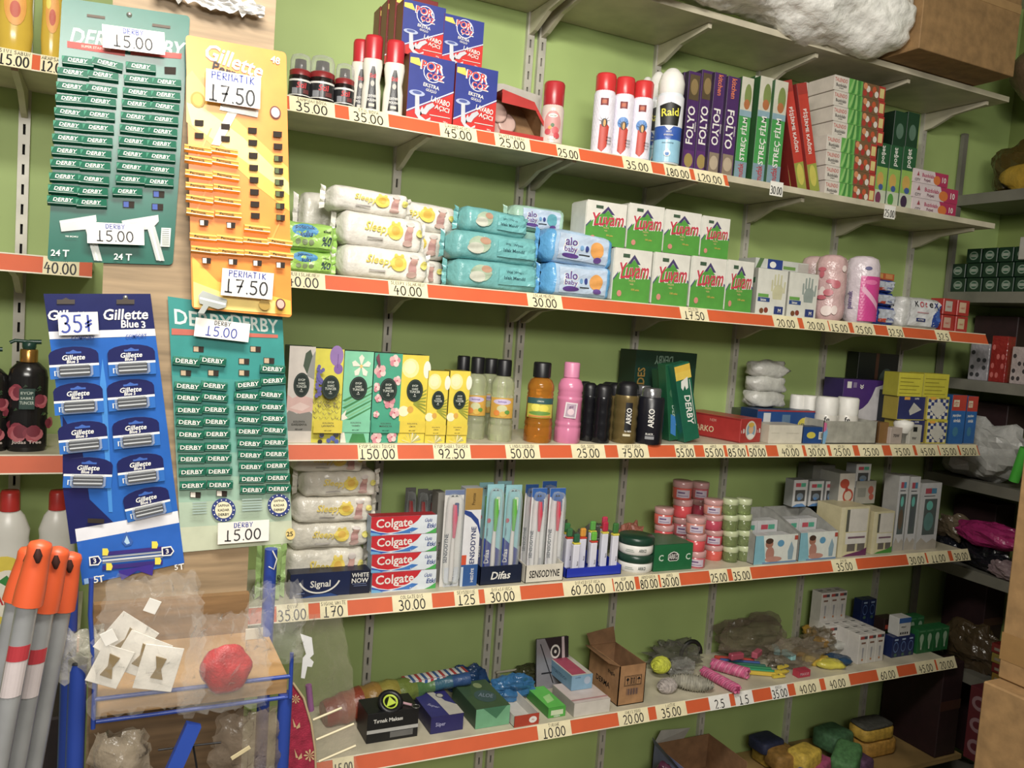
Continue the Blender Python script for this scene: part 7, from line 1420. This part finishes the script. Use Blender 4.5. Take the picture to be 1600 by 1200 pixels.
c.polyp([(197, 830), (190, 846), (196, 853), (205, 851), (208, 845)], M('#2a5aa8')); c.polyp([(198, 836), (194, 846), (198, 850), (203, 848)], M('#a8c8e0'))
for k, (y, cc, hh) in enumerate(((858, '#3a2c7a', 6), (865, '#9aa0a8', 3), (870, '#c8ccd0', 3), (874, '#7a8088', 2), (879, '#3a2c7a', 7))): c.polyp([(160, y+4), (254, y-5), (254, y-5+hh), (160, y+4+hh)], M(cc, .3))
for x, y, d in ((164, 861, 1), (241, 850, 1), (170, 884, -1), (246, 875, -1)): c.polyp([(x-4, y-5), (x+4, y-5), (x+6, y), (x+4, y+6), (x-4, y+6)], M('#e0d02c'))
for x, y in ((148, 875), (261, 860)): c.polyp([(x-9, y-6), (x+6, y-8), (x+11, y), (x+6, y+7), (x-8, y+8)], WHITE); c.polyp([(x-7, y-4), (x+5, y-6), (x+9, y), (x+5, y+5), (x-6, y+6)], nv); c.text('3', x, y, 8, WHITE, 8)
c.text('5', 150, 904, 11, WHITE); c.text('T', 158, 903, 11, WHITE); c.text('5', 275, 885, 9, WHITE); c.text('T', 283, 884, 10, WHITE); c.rectp(131, 903, 139, 910, M('#8ab0e0')); c.polyp([(185, 890), (240, 880), (238, 898), (215, 890), (190, 905)], M('#34208a'))
c.hole(150, 812, 26, 7); c.done(); c3 = c
def mini(b):
    w, h = .0655, .047; n = 8
    pts = [(-w/2, -h/2), (w/2, -h/2), (w/2, h*.25)]+[(w/2*math.cos(PI*k/n*1.0), h*.25+h*.25*math.sin(PI*k/n)) for k in range(1, n)]+[(-w/2, h*.25)]
    b.prism(pts, -.002, 0, M('#1f2358', .22)); a = front(b, w, h, -.002, .0003, -w/2, -h/2)
    a.rect(0, 0, 1, .42, M('#2468b8', .25)); a.rect(0, .38, 1, .45, WHITE); a.poly([(.35, .84), (.42, .84), (.5, .9), (.58, .84), (.66, .84), (.66, .78), (.35, .78)], M('#2a5ab0'))
    a.text('Gillette', .5, .66, .16, WHITE, .5, 0, .2); a.text('Blue', .44, .53, .1, WHITE, .2, 0, .1); a.text('3', .57, .53, .1, WHITE); a.text('1', .1, .18, .16, WHITE); a.text('T', .16, .18, .16, M('#9ac0e8'))
def ministuff(b):
    b.bbox(-.02, .021, -.009, -.002, -.019, -.004, M('#3a3c42', .3, 'metal', .5), .002); b.box(-.019, .02, -.0095, -.0091, -.016, -.014, M('#c8ccd0', .2)); b.box(-.019, .02, -.0095, -.0091, -.010, -.009, M('#c8ccd0', .2))
for x, y, n, r_ in ((116, 566, 'first row, left', 0), (206, 562, 'first row, right', 0), (123, 622, 'second row, left', 1), (205, 616, 'second row, right', 0), (130, 682, 'third row, left', 1), (213, 675, 'third row, right', 1), (138, 738, 'fourth row, left and tilted', 10), (220, 732, 'fourth row, right', 1), (230, 785, 'fifth row, right', -4)):
    p = PY(x, y, c.Y); t = thing('blister_pack', 'small navy and blue razor blister pack, %s of the blue card' % n, 'blister pack', (p.x, c.Y-.0008, p.z), (0, c.angle(x, y)+math.radians(r_), 0), 'small blister packs on the blue card')
    link(cm('mini', mini), 'backing_card', t); link(cm('ministuff', ministuff), 'cartridge', t)
    link(cm('minishell', lambda b: b.bbox(-.0235, .0245, -.012, -.0022, -.0215, -.002, M('#e8eef2', .05, 'thin'), .003)), 'clear_shell', t)
sticker(c, 123, 505, 60, 38, '35l', '', 'white 35 lira sticker at the top of the blue card', .5, False)
tag(MB().lathe([(.0035, 0), (.003, .0015), (.0001, .002)], M('#b8b8b0', .2, 'metal', .8), 12).build('screw', None, PY(196, 465, YP-.0047), (PI/2, 0, 0)), 'steel screw holding the blue card', 'screw')

# ================================================================== BLUE RACK
YF = -1.30; BM = M('#1f3f96', .35, 'plastic'); t = thing('blue_rack', 'blue tubular metal rack with a wooden shelf under the razor cards', 'rack', (.12, YF+.1, 0))
def rel(p): return (p[0]-.12, p[1]-(YF+.1), p[2])
def tb(nm, pts, r_, mt=BM): MB().tube([rel(p) for p in pts], r_, mt, 10).build(nm, t)
L0 = PY(122, 1035, YF); R0 = PY(447, 1062, YF)
tb('front_post', [(L0.x, YF, L0.z), (L0.x, YF, 0)], .0115); tb('front_post', [(R0.x, YF, R0.z-.02), (R0.x, YF, 0)], .0105)
MB().lathe([(.0118, 0), (.0118, .004), (.0001, .004)], M('#14181c', .6, 'plastic'), 14).build('end_cap', t, rel((L0.x, YF, L0.z)))
a_, b_ = PY(147, 1093, YF-.012), PY(455, 1058, YF-.012); tb('rail', [a_, (b_.x, b_.y, a_.z)], .003)
a2, b2 = PY(149, 1128, YF-.008), PY(456, 1087, YF-.008); tb('rail', [a2, (b2.x, b2.y, a2.z)], .003)
tb('basket_wire', [PY(143, 903, YF-.012), PY(141, 960, YF-.012), PY(148, 1060, YF-.012), (a_.x, a_.y, a_.z-.04)], .003)
tb('basket_wire', [PY(456, 1020, YF-.012), (b_.x, b_.y, a2.z)], .003)
YB = -1.135; p = PY(116, 870, YB); tb('rear_post', [(p.x-.003, YB, p.z), (p.x-.003, YB, 0)], .0105); p = PY(414, 858, YB); tb('rear_post', [(p.x+.01, YB, p.z), (p.x+.01, YB, 0)], .0105)
tb('hook', [(p.x+.01, YB-.012, p.z-.0), (p.x+.016, YB-.02, p.z-.012), (p.x+.012, YB-.022, p.z-.028), (p.x+.004, YB-.018, p.z-.024)], .0012, STEEL)
x0, x1 = a_.x+.004, b_.x-.003; zt_ = a_.z-.004
b = MB(); b.box(*[x0-.12, x1-.12], -.1, .095, zt_-.026, zt_+.0, M('#b38a54', .6, 'wood')); b.build('wood_shelf', t)
b = MB(); b.box(-.004-.12, .225-.12, .083, .098, zt_, PY(300, 935, -1.12).z, M('#86653c', .65, 'wood')); b.build('back_panel', t)
b = MB(); b.box(-.004-.12, .225-.12, .083, .098, .0, zt_-.03, M('#7a5f40', .65, 'wood')); b.build('lower_panel', t)
p = PY(300, 1135, YF-.02); q = PY(268, 1215, YF-.03); MB().prism([(-.010, -.006), (.010, -.006), (.010, .006), (-.010, .006)], 0, .088, M('#2148a8', .35, 'plastic'), 'z').build('loose_bar', t, rel((q.x-.006, q.y, q.z-.01)), (0, math.radians(21), 0))
for (a0, a1, a2_) in (((247, 1172), (292, 1166), (345, 1160)), ((302, 1166), (306, 1190), (312, 1230))): tb('black_wire', [PY(*k, YF-.01) for k in (a0, a1, a2_)], .0014, BLACK)

# ================================================================== HANGING BAGS
def film(name, label, px0, py0, px1, py1, Y, mat, seed, nx=16, ny=18, bulge=.02, jag=.006, cat='bag', top_=None):
    A = PY(px0, py0, Y); B = PY(px1, py1, Y); w = B.x-A.x; h = A.z-B.z; rnd = random.Random(seed); b = MB()
    for sgn in (1, -1):
        v = []
        for j in range(ny+1):
            for i in range(nx+1):
                u, q = i/nx, j/ny; e = math.sin(PI*u)*math.sin(PI*min(1, q*1.1+.05)); pinch = 1-(.25*(1-q)**3 if top_ is None else top_*(1-q)**2)
                v.append(((u-.5)*w*pinch+w/2+(rnd.uniform(-jag, jag) if 0 < i < nx or 1 else 0), -sgn*(.001+bulge*e)+rnd.uniform(-.006, .006)*e, -q*h+rnd.uniform(-jag, jag)))
        b.add(v, [(j*(nx+1)+i, j*(nx+1)+i+1, (j+1)*(nx+1)+i+1, (j+1)*(nx+1)+i) for j in range(ny) for i in range(nx)], mat, True)
        if sgn == 1 and bulge < .004: break
    return tag(b.build(name, None, A), label, cat)
YG = YF-.035
film('clear_bag', 'large clear plastic bag with white hair clip cards inside', 148, 905, 318, 1098, YG-.012, FILM, 201)
film('clear_bag', 'small clear plastic bag sticking out left of the blue rack', 92, 985, 170, 1060, YG+.03, M('#c8c4b4', .2, 'haze'), 202, 8, 8, .01)
for k, (x, y, w, h, r_) in enumerate(((198, 1005, 62, 62, 38), (222, 1028, 64, 58, 28), (248, 1045, 54, 66, 14), (172, 1040, 44, 56, 24))):
    p = PY(x, y, YG+.0+.0); s_ = .00092; b = MB(); b.bbox(-w*s_/2, w*s_/2, -.0012, 0, -h*s_/2, h*s_/2, M('#e6e0d4', .4), .0005)
    t = thing('hair_clip_card', 'white card with a brown bow clip in the clear bag, %s' % ('upper', 'middle', 'right', 'left')[k], 'card', (p.x, YG+.012-.0045*k, p.z), (0, math.radians(r_), 0), 'hair clip cards in the clear bag'); b.build('card_sheet', t)
    b = MB(); gd = M('#8a7038', .4, 'metal', .1); b.prism([(-.008, .016), (.006, .014), (.003, 0), (.009, -.014), (-.007, -.013), (-.003, 0)], -.004, -.0013, gd); b.build('bow_clip', t)
for k, (x, y) in enumerate(((238, 947), (170, 996))):
    p = PY(x, y, YG-.03); tag(MB().bbox(-.008, .008, -.001, 0, -.009, .009, M('#dcd8d0', .4), .0004).build('label_sticker', None, p, (0, math.radians(25-50*k), 0)), 'small white sticker on the clear bag, %s' % ('upper right', 'lower left')[k], 'sticker')
p = PY(353, 1045, YG+.012); tag(MB().blob(0, 0, 0, .034, .014, .036, M('#b8262a', .35, 'cloth'), 203, .06, 26, 16).build('red_bundle', None, p), 'red crumpled fabric item in the clear bag on the rack', 'cloth')
film('clear_bag', 'clear plastic bag hanging around the red fabric item', 288, 965, 420, 1100, YG-.0, FILM, 204, 14, 14, .022)
film('clear_bag', 'clear crinkled bag hanging at the right end of the blue rack', 385, 915, 472, 1030, YG+.02, FILM, 205, 12, 14, .02)
p = PY(397, 990, YG+.01); tag(MB().bbox(-.012, .012, -.001, 0, -.008, .008, M('#c8bca8', .5), .0004).build('label_sticker', None, p), 'small beige sticker inside the bag at the right rack end', 'sticker')
# tall brownish bag with white labels, stakes and purple content
YK = -1.0
film('stake_bag', 'long clear bag of plant stakes hanging right of the rack', 432, 965, 556, 1235, YK, M('#c2b8a4', .2, 'film'), 206, 14, 22, .02, .004, 'bag', .62)
for k, (a0, a1) in enumerate((((489, 1125), (534, 1106)), ((494, 1156), (553, 1131)), ((498, 1190), (556, 1165)))):
    tag(MB().tube([PY(*a0, YK-.03), PY(*a1, YK-.03)], .0024, M('#d0c4a0', .5, 'plastic'), 6).build('plant_stake', None), 'beige stake across the clear bag, %s of three' % ('upper', 'middle', 'lower')[k], 'stake', 'beige stakes on the bag')
tag(MB().tube([PY(482, 1070, YK-.004), PY(486, 1110, YK-.004)], .006, M('#8a4a8a', .4, 'plastic'), 8).build('purple_stick', None), 'purple stick inside the long clear bag', 'stick')
b = MB(); q = [PY(*k, YK-.03) for k in ((469, 990), (487, 996), (490, 1022), (484, 1028), (490, 1034), (487, 1042), (480, 1041), (476, 1060), (470, 1059), (473, 1028), (478, 1022))]; o_ = q[0]
b.prism([(k.x-o_.x, k.z-o_.z) for k in q], -.001, 0, M('#d8d8d8', .4)); tag(b.build('paper_label', None, o_), 'white folded paper label on the long clear bag', 'label')
# red flowered kite-like bag
q = [(457, 1066), (474, 1090), (486, 1130), (492, 1170), (495, 1260), (440, 1260), (448, 1130)]; q = [PY(*k, -1.04) for k in q]; o_ = q[0]; b = MB(); b.prism([(k.x-o_.x, k.z-o_.z) for k in q], 0, .006, M('#9c1c3c', .5, 'cloth'))
t = thing('ironing_board', 'dark red flowered ironing board edge right of the blue rack', 'ironing board', o_); b.build('cover', t); cr = M('#c8a878', .5); w_, h_ = .1, .2
ap = lambda x, y: (lambda P_: (P_.x-o_.x, -.0008, P_.z-o_.z))(PY(x, y, -1.04))
def fl(cx, cy, r_, n=8):
    b = MB()
    for k in range(n): q_ = 2*PI*k/n; b.add([ap(cx, cy), ap(cx+r_*math.cos(q_-.2), cy+r_*math.sin(q_-.2)), ap(cx+r_*1.25*math.cos(q_), cy+r_*1.25*math.sin(q_)), ap(cx+r_*math.cos(q_+.2), cy+r_*math.sin(q_+.2))], [(0, 1, 2, 3)], cr)
    b.build('flower_print', t)
fl(462, 1092, 6); fl(484, 1180, 8)
for cx, cy in ((463, 1134), (466, 1182)): MB().add([ap(cx-6, cy-12), ap(cx, cy+2), ap(cx+5, cy-6), ap(cx+6, cy+2), ap(cx, cy+5), ap(cx-4, cy+2)], [(0, 1, 5), (1, 2, 3, 4)], cr).build('butterfly_print', t)
b = MB(); b.tube([(k.x-o_.x, -.001, k.z-o_.z) for k in q[:5]], .0022, M('#b8a47c', .5), 6, False); b.build('piping', t)
film('clear_bag', 'crinkled clear bag low under the wooden rack shelf', 140, 1150, 235, 1230, YG+.02, M('#a89a84', .2, 'haze'), 207, 10, 10, .03)
film('clear_bag', 'dull clear bag hanging under the right end of the rack', 330, 1120, 438, 1235, YG+.03, M('#8a7a68', .25, 'haze'), 208, 12, 12, .02)
p = PY(376, 1176, YG-.0); tag(MB().bbox(-.014, .014, -.001, 0, -.003, .003, M('#c8b88c', .5), .0004).build('label_sticker', None, p, (0, math.radians(-28), 0)), 'small cream strip on the dull bag under the rack', 'sticker')

# ================================================================== MOP HANDLES
OG = M('#e0561c', .4, 'plastic'); AL_ = M('#a6a8aa', .3, 'metal', .35)
for k, (tp_, bt, lo, Y, n) in enumerate(((( 48, 858), (26, 938), (-25, 1180), -1.35, 'leftmost'), ((64, 848), (43, 944), (-4, 1195), -1.43, 'second from the left'), ((92, 858), (69, 953), (22, 1210), -1.375, 'third from the left'), ((112, 866), (96, 952), (48, 1215), -1.32, 'rightmost'))):
    T0, M0, L0_ = PY(*tp_, Y), PY(*bt, Y), PY(*lo, Y); d = (L0_-M0).normalized(); end = M0+d*((M0.z-.005)/-d.z)
    t = thing('mop_handle', '%s grey aluminium mop handle with orange grip' % n, 'mop handle', end, None, 'mop handles with orange grips'); r_ = .0125
    MB().tube([M0-end+d*-.03, M0-end+d*.2, (0, 0, 0)], [r_*.93, r_*.93, r_*.93], AL_, 14).build('pole', t)
    a0 = M0-end; ax = (T0-M0); b = MB(); b.tube([a0, a0+ax*.25, a0+ax*.55, a0+ax*.8, a0+ax*.93, a0+ax*1.0, a0+ax*1.04], [r_*1.28, r_*1.25, r_*1.12, r_*1.0, r_*1.05, r_*.9, r_*.3], OG, 16); b.build('orange_grip', t)
    hp = a0+ax*.84; b = MB(); b.tube([hp+Vector((-.0, -r_*1.06, -.008)), hp+Vector((0, -r_*1.13, 0)), hp+Vector((0, -r_*1.06, .008))], [.002, .0048, .002], M('#3a1408', .8), 8); b.build('hanging_hole', t)
    if k in (1, 2):
        q0 = a0+d*.045; b = MB(); n_ = 7
        vv = []
        for i in range(n_+1):
            an = math.radians(-150+120*i/n_); 
            for s_ in (0, 1): base = q0+d*(.06*s_); vv.append((base.x+r_*.97*math.cos(an), base.y+r_*.97*math.sin(an), base.z))
        b.add(vv, [(2*i, 2*i+2, 2*i+3, 2*i+1) for i in range(n_)], M('#c8bcbc', .4))
        vv2 = []
        for i in range(n_+1):
            an = math.radians(-150+120*i/n_)
            for s_ in (0, .3): base = q0+d*(.06*s_); vv2.append((base.x+r_*1.0*math.cos(an), base.y+r_*1.0*math.sin(an), base.z))
        b.add(vv2, [(2*i, 2*i+2, 2*i+3, 2*i+1) for i in range(n_)], M('#b8303a', .4)); b.build('sticker', t)
# stuff behind on the floor at the left
b = MB(); b.bbox(0, .30, 0, .25, 0, .62, M('#6a5a46', .8, 'card'), .004); tag(b.build('floor_carton', None, (-.42, -.62, 0)), 'dull brown carton on the floor behind the mop handles', 'carton')
b = MB(); b.bbox(0, .10, 0, .2, 0, .98, M('#241a1a', .7, 'card'), .004); tag(b.build('dark_carton', None, (-.125, -.85, 0)), 'dark narrow carton standing between mop handles and rack', 'carton')
